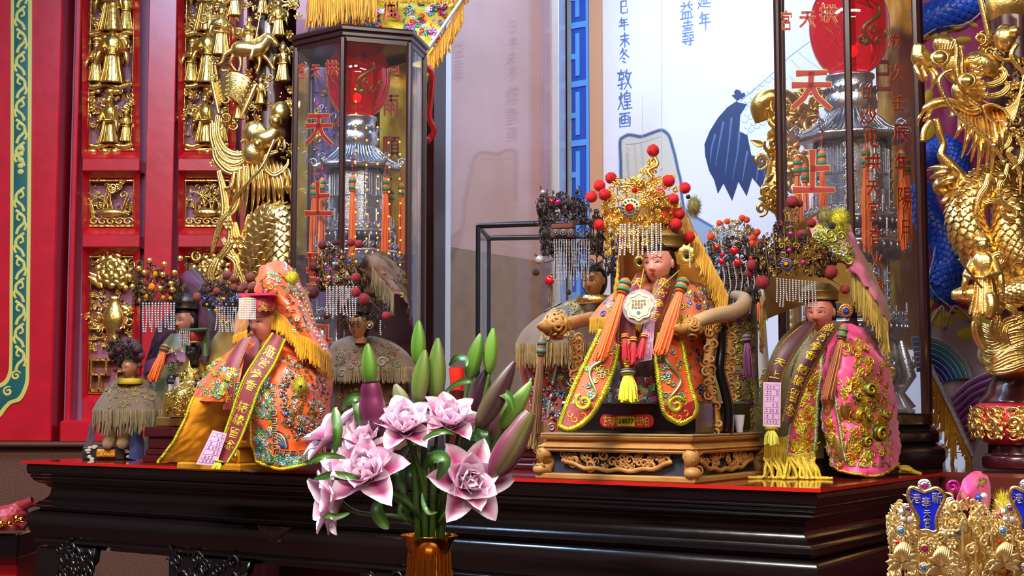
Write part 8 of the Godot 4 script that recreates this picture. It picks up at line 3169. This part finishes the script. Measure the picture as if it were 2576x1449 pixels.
func bouquet() -> void:
	var d := 2.4
	var k := d / FOC
	var rim := spot(1080,1345,d)
	var o := thing("vase","flared gilt metal vase holding the lilies, before the altar table","vase",Vector3(rim.x,0.622,rim.z))
	var mb := MB.new()
	var pr := []
	for e in v2([0.02,0.622,0.05,0.622,0.052,0.63,0.04,0.65,0.05,0.72,0.052,0.78,0.042,0.83,0.035,0.86,0.0355,0.885,0.041,0.905,0.049,0.914,0.0495,0.916,0.046,0.916,0.038,0.905,0.033,0.88]):
		pr.append([e.x,e.y - 0.916 + rim.y])
	mb.lathe(pr,48,Transform3D(Basis(),Vector3(rim.x,0,rim.z)))
	part(mb,"body",M.brass,o)
	mb = MB.new()
	for i in 24:
		var a := TAU * i / 24
		mb.tube(PackedVector3Array([Vector3(rim.x + cos(a) * 0.035,rim.y - 0.03,rim.z + sin(a) * 0.035),Vector3(rim.x + cos(a) * 0.036,rim.y - 0.06,rim.z + sin(a) * 0.036),Vector3(rim.x + cos(a) * 0.045,rim.y - 0.095,rim.z + sin(a) * 0.045)]),0.003,6)
	part(mb,"fluting",M.brass,o)
	var root := func(x: float) -> Array: return [x,1430,d,x + (x - 1080) * 0.3,1330,d]
	lily("pink lily facing up and left, left of the pair under the tall buds",1020,1062,2.34,Vector3(-0.05,0.75,0.7),0.054,1,root.call(1076) + [1060,1200,2.37])
	lily("pale lily with ruffled petals, right of the pair under the tall buds",1130,1050,2.36,Vector3(0.1,0.85,0.5),0.056,2,root.call(1090) + [1120,1200,2.38])
	lily("white-pink lily at the back of the left cluster",915,1096,2.36,Vector3(-0.25,0.7,0.6),0.056,3,root.call(1068) + [1010,1240,2.36])
	lily("largest pink lily at the front of the left cluster",918,1178,2.31,Vector3(-0.2,0.55,0.8),0.066,4,root.call(1070) + [1030,1270,2.35])
	lily("freckled pink lily facing the viewer, lowest on the right",1182,1212,2.32,Vector3(0.35,0.15,0.9),0.062,5,root.call(1098) + [1116,1300,2.36])
	lily("half-open pink lily hanging lowest on the left",826,1256,2.34,Vector3(-0.95,-0.05,0.25),0.062,6,root.call(1056) + [1000,1300,2.36,900,1290,2.35],2)
	lily("half-open lily with green-backed petals, uppermost on the left",826,1086,2.38,Vector3(-0.7,0.65,0.2),0.055,7,root.call(1060) + [960,1220,2.38],2)
	var ga := L(112,160,60)
	var gb := L(70,116,40)
	var oa := L(122,134,66)
	var ob := L(92,84,60)
	var pa := L(122,46,84)
	var pb := L(80,28,60)
	bud("green lily bud beside the purple one, on the left",934,968,925,864,2.4,20,ga,gb,root.call(1060) + [990,1150,2.4])
	bud("green lily bud, tallest of the middle trio",1054,920,1054,806,2.43,19,ga,gb,root.call(1072) + [1060,1100,2.42])
	bud("olive lily bud, left front of the middle trio",1053,1012,1070,880,2.39,22,oa,gb,root.call(1076) + [1062,1150,2.4])
	bud("olive green lily bud, right front of the middle trio",1098,1006,1102,850,2.4,24,oa,gb,root.call(1084) + [1096,1150,2.4])
	bud("green lily bud leaning right, left of the upright pair",1180,952,1209,839,2.4,20,gb,ga,root.call(1092) + [1140,1150,2.4])
	bud("upright bright green lily bud, highest on the right",1232,937,1241,825,2.4,18,ga,ga,root.call(1096) + [1180,1150,2.4])
	bud("olive and purple lily bud slanting right",1204,1074,1294,910,2.36,27,ob,pb,root.call(1096) + [1150,1200,2.38])
	bud("large wine purple lily bud at the far right",1240,1196,1334,1036,2.33,36,pa,oa,root.call(1100) + [1170,1280,2.36],0.25)
	bud("pale green lily bud at the far right",1262,1076,1336,960,2.4,22,ga,L(150,190,90),root.call(1100) + [1190,1220,2.4])
	bud("wine purple lily bud with curling tips, on the left",944,1078,933,962,2.36,34,pa,pb,root.call(1064) + [990,1200,2.38],0.5)
	bud("dull purple lily bud behind the upright pair",1184,1040,1226,924,2.43,22,L(104,70,84),pb,root.call(1094) + [1140,1180,2.42])
	bud("pale lily bud just behind the paired blooms",1024,1040,994,966,2.44,20,L(150,170,110),L(140,120,110),root.call(1074) + [1050,1150,2.43])
	bud("slim purple-green lily bud above the large wine one",1236,1110,1282,1000,2.41,20,pa,oa,root.call(1098) + [1170,1220,2.4])
	o = thing("leafy_lily_stem","leafy green lily stem in the middle of the vase","stem",rim)
	for e in [1058,1072,1086,1104]:
		stalk(o,[e,1440,d,e + (e - 1080) * 0.5,1280,d - 0.02,e + (e - 1080) * 0.8,1120,d - 0.02],0.0058)
	for e in [[1066,1180,2.33,1090,1150,2.29,1120,1160,2.27,1100,1208,2.28,17,0.5],[1030,1120,2.38,1000,1160,2.34,1000,1200,2.33,1020,1240,2.33,16,0.9],[960,1250,2.34,948,1280,2.32,960,1310,2.32,978,1330,2.32,17,0.1],[1000,1240,2.34,1005,1200,2.33,1000,1170,2.34,985,1140,2.35,14,0.6],[1130,920,2.4,1150,898,2.38,1170,905,2.36,1172,922,2.35,9,0.6],[1120,985,2.39,1150,965,2.37,1180,958,2.36,1188,972,2.36,8,0.6],[1214,1000,2.38,1250,984,2.35,1280,1000,2.34,1292,1038,2.34,12,0.1],[860,1030,2.38,880,1005,2.36,905,1000,2.36,925,1020,2.37,11,0.4],[905,1080,2.36,900,1040,2.35,896,1010,2.36,900,1060,2.36,11,0.5],[842,1140,2.31,850,1090,2.3,846,1050,2.31,842,1025,2.32,13,0.2],[870,1152,2.3,830,1146,2.28,800,1152,2.28,770,1168,2.3,9,0.5],[790,1205,2.31,830,1196,2.29,880,1200,2.29,900,1206,2.3,11,0.4],[880,1290,2.3,850,1300,2.29,830,1298,2.29,812,1302,2.3,8,0.2],[1060,1110,2.32,1090,1090,2.29,1120,1086,2.28,1144,1092,2.29,7,0.3],[1150,1140,2.36,1180,1110,2.34,1196,1100,2.34,1200,1150,2.34,15,0.9],[1190,1130,2.37,1210,1100,2.35,1216,1080,2.36,1230,1120,2.36,15,0.8],[1096,1130,2.39,1120,1140,2.36,1130,1170,2.36,1120,1200,2.36,15,0.9],[1040,1150,2.4,1030,1190,2.38,1044,1220,2.38,1050,1250,2.38,15,1.0],[1062,1240,2.34,1066,1270,2.3,1080,1290,2.29,1100,1288,2.3,6,0.3],[1020,1290,2.35,1010,1270,2.33,1006,1290,2.33,1024,1310,2.34,6,0.4],[1150,1180,2.38,1180,1160,2.36,1210,1176,2.36,1220,1210,2.37,14,1.0]]:
		leaf(o,e.slice(0,12),e[12] * k,e[13])

func one(called: String,label: String,category: String,mb: MB,m: Material,at: Vector3,grp := "",pn := "body") -> Node3D:
	var o := thing(called,label,category,at,grp)
	part(mb,pn,m,o)
	return o

func misc() -> void:
	var tb := Basis(U,Vector3.UP,V)
	# the tier behind the table and the low table before it
	var mb := MB.new()
	var c := TN + U * 0.32 + V * 1.345
	mb.box(c + Vector3.DOWN * 0.53,Vector3(2.5,0.94,1.2),tb,0.005)
	mb.box(c + U * 1.44 - V * 0.42 + Vector3.DOWN * 0.53,Vector3(0.36,0.94,0.36),tb,0.005)
	var o := one("back_altar","brown-red lacquered altar tier behind the black table","altar",mb,M.maroon_lacquer,Vector3(c.x,0,c.z))
	mb = MB.new()
	mb.box(c + Vector3.DOWN * 0.031,Vector3(2.6,0.06,1.25),tb,0.008)
	mb.box(c + U * 1.49 - V * 0.42 + Vector3.DOWN * 0.031,Vector3(0.4,0.058,0.4),tb,0.008)
	part(mb,"tier_top",mat("tier_top",96,44,36,0.12,0.0,{"coat": 0.6,"coat_rough": 0.08}),o)
	o = thing("offering_table","low red offering table before the altar that carries the vase","table",Vector3(0.1,0,-1.72))
	mb = MB.new()
	mb.box(Vector3(0.1,0.6,-1.72),Vector3(2.6,0.04,0.96),Basis(),0.005)
	part(mb,"tabletop",M.maroon_lacquer,o)
	for e in [[-1.15,-1.3],[1.35,-1.3],[-1.15,-2.15],[1.35,-2.15]]:
		mb = MB.new()
		mb.box(Vector3(e[0],0.29,e[1]),Vector3(0.07,0.58,0.07),Basis(),0.004)
		part(mb,"leg",M.maroon_lacquer,o)
	# valance and banners behind the left case
	var ye := L(222,176,18)
	o = thing("embroidered_valance","yellow embroidered valance with gold fringe above the left glass case","valance",spot(960,40,4.3))
	var s := cloth(o,[[760,-120,4.32,900,-120,4.3,1040,-120,4.3,1200,-120,4.28],[770,-40,4.32,900,-20,4.3,1040,-10,4.3,1176,-30,4.28],[775,0,4.32,900,30,4.3,1040,90,4.3,1160,0,4.28],[780,20,4.32,900,70,4.3,1060,170,4.3,1120,60,4.28]],L(226,196,30),"yellow_cloth","satin",0.01)
	motifs(o,s,[[836,20,960,70,50],[1020,10,1120,110,40]],[L(60,120,200),L(230,230,240),L(200,40,60),L(60,160,120),L(210,60,140)],0.016,201)
	mb = MB.new()
	mb.col = L(190,30,30)
	glyph(mb,"風",flat_field(spot(964,-6,4.275),spot(1006,-6,4.275) - spot(964,-6,4.275),spot(964,52,4.275) - spot(964,-6,4.275),Vector3.BACK),11.0,0.002,0.002)
	part(mb,"red_letter",M.satin,o)
	mb = MB.new()
	for i in 11:
		var x := 776.0 + i * 16.0
		fringe(mb,spots3([x,-30,4.25,x + 12,-30,4.25]),0.12 - 0.002 * i,16,0.002,L(196,120,10),L(236,170,20))
	fringe(mb,spots3([940,-20,4.26,1180,-20,4.24]),0.036,90,0.0022,L(196,120,10),L(236,170,20))
	fringe(mb,spots3([1165,0,4.24,1120,80,4.24,1072,150,4.25]),0.07,90,0.0024,L(206,130,10),L(240,170,20))
	part(mb,"gold_fringe",M.thread,o,"",true)
	edge_cord(o,spl(spots3([1168,-10,4.235,1120,60,4.235,1074,128,4.24]),12),0.006,L(230,220,220),"white_braid","thread")
	o = thing("satin_banner","yellow and violet satin banner with red writing, seen through the left glass case","banner",spot(880,620,4.42))
	s = cloth(o,[[880,-80,4.42,960,-80,4.4,1076,-80,4.42],[880,300,4.42,960,300,4.39,1076,300,4.42],[880,640,4.42,960,640,4.4,1076,640,4.42]],ye,"yellow_satin","satin",0.012)
	s = cloth(o,[[772,-80,4.44,820,-80,4.41,890,-80,4.43],[772,300,4.44,820,300,4.4,890,300,4.43],[772,900,4.44,820,900,4.41,890,900,4.43]],L(84,50,84),"violet_satin","satin",0.02)
	motifs(o,s,[[740,100,880,500,60]],[L(180,130,50),L(60,80,170),L(170,150,170),L(150,60,90)],0.02,202)
	cloth(o,[[880,600,4.43,980,600,4.41,1076,600,4.43],[880,960,4.43,980,960,4.41,1076,960,4.43]],L(120,60,40),"brown_satin","satin",0.012)
	var i := 0
	for ch in ["調","雨","順"]:
		mb = MB.new()
		mb.col = L(196,40,24)
		var p := spot(962,130 + i * 105,4.365)
		glyph(mb,ch,flat_field(p,Vector3(0.055,0,0),Vector3(0,-0.075,0),Vector3.BACK),12.0,0.002,0.002)
		part(mb,"red_letter",M.satin,o)
		i += 1
	mb = MB.new()
	mb.tube(spl(spots3([1068,170,4.2,1088,190,4.18,1080,290,4.18,1092,330,4.18,1070,360,4.2]),20),0.012,8,0.5)
	mb.ball(spot(1074,352,4.18),Vector3(0.014,0.012,0.014),12,8)
	one("red_hanging_ornament","red scalloped ornament at the right edge of the left glass case","ornament",mb,M.red_edge,spot(1080,360,4.2))
	# embroidered dragon banner on the right
	var d := 3.42
	var k := d / FOC
	o = thing("embroidered_banner","quilted purple banner with a blue scaled dragon, rainbow waves and gold fringe","banner",spot(2400,1165,d))
	s = cloth(o,[[2300,-60,d,2400,-60,d - 0.01,2600,-60,d],[2300,400,d,2400,400,d - 0.01,2600,400,d],[2310,790,d,2400,790,d - 0.01,2600,790,d]],L(160,34,116),"purple_field","satin",0.008)
	s = cloth(o,[[2312,780,d,2400,780,d - 0.01,2540,780,d],[2320,890,d,2410,900,d - 0.01,2540,900,d],[2370,990,d,2430,1000,d - 0.01,2530,1000,d],[2440,1152,d,2452,1140,d,2500,1010,d]],L(170,150,160),"grey_field","satin",0.006)
	for q in 8:
		mb = MB.new()
		mb.col = [L(190,150,200),L(170,110,190),L(160,80,170),L(150,60,150),L(170,60,130),L(176,60,110),L(180,60,90),L(186,60,80)][q]
		mb.tube(spl(spots3([2392 + q * 7,1004 + q * 15,d - 0.014,2440 + q * 3,962 + q * 18,d - 0.018,2500 - q * 4,936 + q * 20,d - 0.014]),12),9.5 * k,7,0.4)
		part(mb,"satin_stripe",M.satin,o)
	for q in 7:
		mb = MB.new()
		mb.col = [L(130,150,160),L(70,130,150),L(40,120,160),L(30,90,160),L(20,60,170),L(16,40,160),L(16,30,140)][q]
		var arc := PackedVector3Array()
		var sil := PackedVector3Array()
		for j in 16:
			var a := lerpf(1.75,0.25 + 0.03 * q,j / 15.0)
			arc.append(spot(2316 + cos(a) * (128 - q * 12),986 - sin(a) * (134 - q * 13),d - 0.016))
			sil.append(spot(2316 + cos(a) * (134 - q * 12),986 - sin(a) * (140 - q * 13),d - 0.024))
		mb.tube(arc,6.6 * k,7,0.5)
		mb.col = L(206,214,220)
		mb.tube(sil,1.2 * k,4)
		part(mb,"wave_band",M.satin,o)
	var bl := mat("blue_satin",40,92,224,0.35,0.0,{"rim": 0.3})
	scaled_tube(o,spots3([2300,60,d,2360,40,d - 0.01,2430,10,d,2470,-30,d]),40 * k,"blue_scaled_body",bl)
	scaled_tube(o,spots3([2310,470,d,2330,540,d - 0.01,2372,600,d - 0.01,2388,660,d - 0.01,2366,716,d - 0.01,2392,730,d]),38 * k,"blue_scaled_body",bl)
	scaled_tube(o,spots3([2320,400,d,2380,370,d - 0.01,2410,430,d - 0.01,2420,480,d]),30 * k,"blue_scaled_body",bl)
	rng.seed = 203
	for e in [[2330,92,16,10],[2350,86,14,12],[2370,80,14,12],[2400,70,30,9],[2420,100,26,9],[2440,60,24,8],[2330,140,12,20],[2400,120,30,9],[2330,250,14,30],[2336,330,18,26],[2350,590,9,14],[2333,620,8,12],[2420,640,16,26],[2400,690,14,20],[2440,560,12,20],[2336,760,14,30],[2370,800,30,26],[2420,790,34,14],[2470,810,30,22],[2430,840,24,16],[2360,440,10,24]]:
		mb = MB.new()
		mb.ball(spot(e[0],e[1],d - 0.008),Vector3(e[2],e[3],7) * k,12,8,Basis(Vector3.BACK,rng.randf_range(-0.5,0.5)))
		part(mb,"olive_satin_leaf",mat("olive_satin",206,184,52,0.4,0.0,{"rim": 0.3}),o)
	for e in [[2300,110,2360,70,2430,60,2480,20],[2320,430,2390,420,2440,380,2460,300],[2326,480,2360,560,2350,640,2340,720,2400,780],[2400,560,2420,620,2406,680,2420,740],[2330,830,2370,770,2376,820,2400,770,2440,800]]:
		edge_cord(o,spl(spots(e,d - 0.03),26),0.0028,L(200,204,214),"silver_cord")
	mb = MB.new()
	fringe(mb,spl(spots3([2330,905,d - 0.02,2370,990,d - 0.02,2405,1062,d - 0.02]),20),0.085,80,0.0026,L(190,120,10),L(226,160,24),Vector3(-0.06,-1,0.05),0.3)
	fringe(mb,spots3([2405,1062,d - 0.02,2425,1105,d - 0.02,2444,1145,d - 0.02]),0.026,34,0.0026,L(190,120,10),L(226,160,24),Vector3(-0.3,-1,0.2),0.4)
	part(mb,"gold_fringe",M.thread,o,"",true)
	edge_cord(o,spl(spots3([2328,895,d - 0.03,2370,980,d - 0.03,2412,1070,d - 0.03,2446,1146,d - 0.03]),14),0.006,L(220,206,210),"white_braid","thread")
	# gilded crest behind the right case
	o = thing("gilded_crest","gilded scrolling crest seen through the right glass case","carving",spot(1980,1100,3.75))
	mb = MB.new()
	mb.tube(spl(spots3([1925,300,3.75,1915,265,3.74,1950,245,3.73,1990,270,3.73,1985,340,3.74,1960,420,3.75,1950,500,3.75,1985,580,3.75,1990,1000,3.75]),50),0.03,12)
	part(mb,"scroll",M.gold_leaf,o)
	mb = MB.new()
	foliage(mb,spot(1990,300,3.71),0.07,36)
	foliage(mb,spot(1975,400,3.72),0.06,30)
	foliage(mb,spot(1960,500,3.72),0.05,24)
	foliage(mb,spot(2020,270,3.75),0.05,16)
	part(mb,"leaf_carving",M.gold_leaf,o,"",true)
	o = thing("satin_banner","yellow satin banner with a red character, seen through the right glass case","banner",spot(2250,500,3.62))
	cloth(o,[[2205,-60,3.62,2250,-60,3.6,2330,-60,3.62],[2205,300,3.62,2250,300,3.6,2330,300,3.62],[2205,880,3.62,2250,880,3.6,2330,880,3.62]],L(206,150,24),"yellow_satin","satin",0.01)
	mb = MB.new()
	mb.col = L(190,40,30)
	glyph(mb,"巳",flat_field(spot(2196,150,3.575),Vector3(0.05,0,0),Vector3(0,-0.085,0),Vector3.BACK),14.0,0.002,0.002)
	part(mb,"red_letter",M.satin,o)
	# black framed glass box
	o = thing("glass_box","black framed glass box behind the bead-crowned statue","display case",spot(1300,1150,3.6))
	var fr := [spot(1203,568,3.46),spot(1560,560,3.36),spot(1540,545,3.66),spot(1230,552,3.72)]
	for q in 4:
		var a: Vector3 = fr[q]
		var b: Vector3 = fr[(q + 1) % 4]
		a.y = fr[0].y
		b.y = a.y
		mb = MB.new()
		mb.tube(PackedVector3Array([a,b]),0.0075,4)
		mb.tube(PackedVector3Array([Vector3(a.x,1.006,a.z),Vector3(b.x,1.006,b.z)]),0.007,4)
		mb.tube(PackedVector3Array([Vector3(a.x,1.0,a.z),Vector3(a.x,a.y,a.z)]),0.007,4)
		part(mb,"frame_bar",M.black_metal,o)
		mb = MB.new()
		mb.quad(Vector3(a.x,1.01,a.z),a,b,Vector3(b.x,1.01,b.z))
		part(mb,"window_pane",M.glass,o)
	# small things
	mb = MB.new()
	var cup := spot(1150,960,3.0)
	mb.lathe([[0.0,1.0],[0.014,1.0],[0.016,1.005],[0.017,cup.y - 0.02],[0.0,cup.y - 0.02]],20,Transform3D(Basis(),Vector3(cup.x,0,cup.z)))
	o = one("red_candle_cup","small red cup glimpsed behind the lilies","cup",mb,M.maroon_lacquer,Vector3(cup.x,1.0,cup.z),"","stem")
	mb = MB.new()
	mb.lathe([[0.0,cup.y - 0.02],[0.014,cup.y - 0.018],[0.018,cup.y + 0.03],[0.017,cup.y + 0.03],[0.013,cup.y - 0.01]],20,Transform3D(Basis(),Vector3(cup.x,0,cup.z)))
	part(mb,"cup",mat("cup_red",226,52,36,0.4,0.0,{"back": Color(0.4,0.1,0.05)}),o)
	mb = MB.new()
	var wp := bn_top(1860,1072,2.7)
	mb.lathe([[0.0,0.0],[0.006,0.0],[0.011,0.034],[0.0095,0.034],[0.005,0.004]],16,Transform3D(Basis(),wp))
	one("white_plastic_cup","tiny white cup beside the throne on the carved plinth","cup",mb,mat("white_plastic",220,220,226,0.4),wp)
	mb = MB.new()
	var e0 := stand(1302,1178,3.12)
	mb.box(e0 + Vector3.UP * 0.005,Vector3(0.014,0.01,0.01),Basis(),0.002)
	one("white_block","small white block on the red table top left of the plinth","block",mb,M.white_plastic,e0)
	mb = MB.new()
	var cp := stand(622,1174,2.97)
	mb.box(cp + Vector3.UP * 0.0016,Vector3(0.085,0.003,0.03),Basis(Vector3.UP,-0.9),0.0008)
	o = one("paper_card","brown printed card lying before the orange-cloaked statue","card",mb,mat("card_brown",86,58,48,0.6),cp)
	mb = MB.new()
	for q in 3:
		mb.box(cp + Vector3(0.008 * q - 0.01,0.0034,0.004),Vector3(0.02,0.0003,0.003),Basis(Vector3.UP,-0.9))
	part(mb,"printed_lines",M.fur_cream,o)
	# red cloth and brass bells on the black side stand
	d = 3.7
	k = d / FOC
	o = thing("side_stand","black side stand at the lower left edge","stand",Vector3(spot(-30,1360,d).x,0,-d))
	mb = MB.new()
	var a3 := spot(-120,1338,d)
	var b3 := spot(62,1400,d)
	mb.box(Vector3((a3.x + b3.x) * 0.5,(a3.y + b3.y) * 0.5,-d - 0.1),Vector3(b3.x - a3.x,a3.y - b3.y,0.3),Basis(),0.004)
	part(mb,"top_board",M.black_lacquer,o)
	mb = MB.new()
	mb.box(Vector3(a3.x + 0.1,b3.y * 0.5,-d - 0.1),Vector3(0.15,b3.y,0.2),Basis(),0.004)
	part(mb,"red_leg",M.red_lacquer,o)
	o = thing("red_cloth_bundle","bundle of folded red cloth on the black side stand","cloth",spot(20,1338,d + 0.05))
	cloth(o,[[-40,1290,d - 0.02,0,1278,d - 0.03,40,1262,d - 0.02,70,1258,d + 0.02],[-40,1310,d - 0.05,0,1300,d - 0.06,40,1282,d - 0.05,74,1276,d],[-40,1334,d - 0.05,0,1336,d - 0.06,40,1334,d - 0.05,60,1334,d]],L(150,26,30),"folds","satin",0.008)
	mb = MB.new()
	mb.col = L(140,20,28)
	mb.lathe([[0.012,-0.03],[0.014,0.0],[0.013,0.03]],16,Transform3D(Basis(Vector3.FORWARD,1.2),spot(56,1272,d - 0.02)))
	part(mb,"rolled_end",M.satin,o)
	i = 0
	for e in [[2,1318,10],[22,1318,8],[40,1305,10],[52,1308,8]]:
		mb = MB.new()
		mb.ball(spot(e[0],e[1],d - 0.075),Vector3.ONE * e[2] * k,14,10)
		mb.tube(PackedVector3Array([spot(e[0] - 6,e[1] + 4,d - 0.083),spot(e[0] + 6,e[1] + 4,d - 0.083)]),1.4 * k,5)
		one("brass_bell",["brass bell at the very left of the red cloth bundle","second brass bell from the left edge","larger brass bell near the right of the red bundle","rightmost brass bell on the red bundle"][i],"bell",mb,M.brass,spot(e[0],e[1],d - 0.075),"small brass bells on the red cloth")
		i += 1
	near_crown(0.0,"jewelled gold statue crown with a whole blue enamel plaque, nearest the viewer",301)
	near_crown(257.0,"second jewelled crown cut by the right edge, blue plaque half visible",302)

func bn_top(x: float,y: float,d: float) -> Vector3:
	var p := spot(x,y,d)
	p.y = 1.088
	return p

# the jewelled headdresses close to the viewer
func near_crown(dx: float,label: String,seed_: int) -> void:
	var d := 1.72
	var k := d / FOC
	rng.seed = seed_
	var o := thing("crowned_statue",label,"statue",Vector3(spot(2370 + dx,1449,d).x,0.62,-d - 0.03))
	var mb := MB.new()
	var b0 := spot(2400 + dx,1449,d + 0.03)
	mb.col = L(190,140,40)
	mb.lathe([[0.06,0.62],[0.06,0.7],[0.054,0.82],[0.05,b0.y - 0.01],[0.045,b0.y + 0.06],[0.0,b0.y + 0.075]],28,Transform3D(Basis(),Vector3(b0.x,0,b0.z)))
	part(mb,"robe",M.satin,o)
	var X := func(x: float,y: float,z := 0.0) -> Vector3: return spot(2200 + dx + x / 5.013,1160 + y / 5.013,d + z)
	filigree(o,X.call(880,1480,0.02),0.062,0.1,150,"gold_pale",seed_ + 5,-0.5,2.0,1.6,0.15,0.0)
	filigree(o,X.call(1000,1000,0.02),0.05,0.055,90,"gold_pale",seed_ + 6,-0.2,2.4,1.0,0.16,0.0)
	filigree(o,X.call(560,1050,0.0),0.036,0.06,60,"gold_pale",seed_ + 7,-0.6,2.2,1.0,0.2,0.0)
	var pl := group("blue_plaque",o,"blue enamel plaque edged in gold with raised writing")
	var poly := PackedVector2Array()
	var o0: Vector3 = X.call(650,600,-0.062)
	for e in spl2(v2([440,480,438,420,470,352,530,352,620,395,700,375,770,350,845,400,865,470,820,570,772,680,760,780,772,850,720,880,650,852,580,862,545,830,556,760,540,690,485,580]),64):
		poly.append(Vector2((e.x - 650) * k / 5.013,-(e.y - 600) * k / 5.013))
	var x := Transform3D(Basis(Vector3.UP,-0.1),o0)
	mb = MB.new()
	mb.plate(poly,0.003,x,0.0006)
	part(mb,"enamel",mat("blue_enamel",22,40,214,0.25,0.0,{"coat": 0.6,"coat_rough": 0.08}),pl)
	mb = MB.new()
	var rimp := PackedVector3Array()
	for q in poly:
		rimp.append(x * Vector3(q.x,q.y,0.002))
	rimp.append(rimp[0])
	mb.tube(rimp,0.0024,8)
	part(mb,"gold_rim",M.gold,pl)
	for e in [["港",470,410,110],["奉",590,460,110],["新",715,400,120],["天",610,600,90],["宮",605,710,100]]:
		mb = MB.new()
		glyph(mb,e[0],flat_field(x * Vector3((e[1] - 650) * k / 5.013,-(e[2] - 600) * k / 5.013,0.003),x.basis.x * e[3] * k / 5.013,x.basis.y * -e[3] * 1.15 * k / 5.013,x.basis.z),12.0,0.001,0.001)
		part(mb,"raised_letter",mat("letter_pewter",150,140,170,0.35,0.5),pl)
	rosette(o,X.call(630,315,-0.02),0.0085,Vector3(-0.2,0.1,1),"gem_purple","pearl","silver")
	rosette(o,X.call(630,1100,-0.045),0.0095,Vector3(-0.2,0,1),"gem_purple","pearl")
	for e in [[330,880,"gem_cyan"],[905,920,"gem_cyan"],[1070,905,"gem_cyan"],[620,1340,"gem_cyan"],[1650,895,"gem_cyan"],[420,600,"gem_red"],[830,660,"gem_red"],[1400,655,"gem_red"],[1375,950,"pearl"],[960,515,"gem_red"],[1370,825,"gem_red"]]:
		rosette(o,X.call(e[0],e[1],-0.035 if e[0] < 1200 else -0.01),0.0058,Vector3(-0.1,0.1,1),e[2],"pearl_grey","silver")
	for e in [[345,640,40,"pearl"],[365,730,38,"pearl"],[445,740,46,"pearl"],[1300,470,55,"gem_blue"],[1380,440,42,"pearl"],[1280,670,48,"pearl"],[1340,610,30,"pearl"],[1545,680,62,"gem_purple"],[1630,630,34,"pearl"],[1530,780,50,"gem_red"],[290,1025,26,"gem_red"],[885,1115,26,"gem_red"],[1310,1390,24,"pearl"]]:
		bead(o,X.call(e[0],e[1],-0.03 if e[0] < 1200 else 0.0),e[2] * k / 5.013,e[3])
	for c in [[340,1280],[830,1330]]:      # wire phoenix tails
		mb = MB.new()
		for i in 9:
			var f := i / 8.0
			mb.tube(spl(PackedVector3Array([X.call(c[0],c[1],-0.04),X.call(c[0] - 90 + 180 * f,c[1] - 90 - 60 * sin(f * PI),-0.05),X.call(c[0] - 60 + 170 * f,c[1] - 200 - 60 * sin(f * 3),-0.045)]),9),0.0011,5)
			mb.stamp(T.leaf,Transform3D(aim(Vector3(-0.1,0,1)).rotated(Vector3.BACK,2.0 - 4.0 * f).scaled(Vector3.ONE * 0.02),X.call(c[0],c[1],-0.04)))
		part(mb,"phoenix_tail",M.gold_pale,o)
	for e in [[980,1130],[1040,1240],[1098,1250]]:
		mb = MB.new()
		strand(mb,PackedVector3Array([X.call(e[0],e[1],-0.03),X.call(e[0],1500,-0.03)]),0.0018)
		part(mb,"pearl_strand",M.pearl,o)
	var s := cloth(o,[[2404 + dx,1256,d + 0.02,2420 + dx,1210,d + 0.02,2450 + dx,1186,d + 0.05,2484 + dx,1196,d + 0.09],[2410 + dx,1262,d + 0.01,2436 + dx,1240,d - 0.01,2466 + dx,1226,d + 0.02,2492 + dx,1230,d + 0.08],[2420 + dx,1280,d + 0.02,2446 + dx,1280,d,2470 + dx,1280,d + 0.02,2492 + dx,1280,d + 0.08]],L(226,60,130),"pink_hood","satin",0.003)
	motifs(o,s,[[2458 + dx,1204,2480 + dx,1228,16]],[L(90,130,70),L(206,190,60)],0.0035,seed_ + 8)
	mb = MB.new()
	mb.stamp(T.curl,Transform3D(aim(Vector3(-0.2,0,1)).scaled(Vector3.ONE * 0.008),X.call(985,320,0.0)),L(170,30,80))
	mb.ball(X.call(985,325,0.004),Vector3(0.0085,0.0085,0.003),16,8)
	part(mb,"pink_coil",M.gem_purple,o)
	inst(T.fluff,"feather_tuft",M.fluff_yellow,o,X.call(1620,600,0.05),34 * k,Basis.from_scale(Vector3(0.8,1.25,0.8)))
	mb = MB.new()
	mb.col = L(206,140,20)
	for q in 4:
		cord(mb,spl(PackedVector3Array([X.call(1540 + q * 20,880 + q * 12,-0.0),X.call(1530 + q * 34,1100,-0.01),X.call(1520 + q * 20,1500,-0.01)]),12),0.006,90.0)
	part(mb,"gold_cords",M.thread,o)
	mb = MB.new()
	mb.box(X.call(1110,930,-0.01),Vector3(0.016,0.017,0.004),Basis(Vector3.UP,0.2),0.001)
	part(mb,"orange_panel",mat("orange_panel",226,120,40,0.4),o)
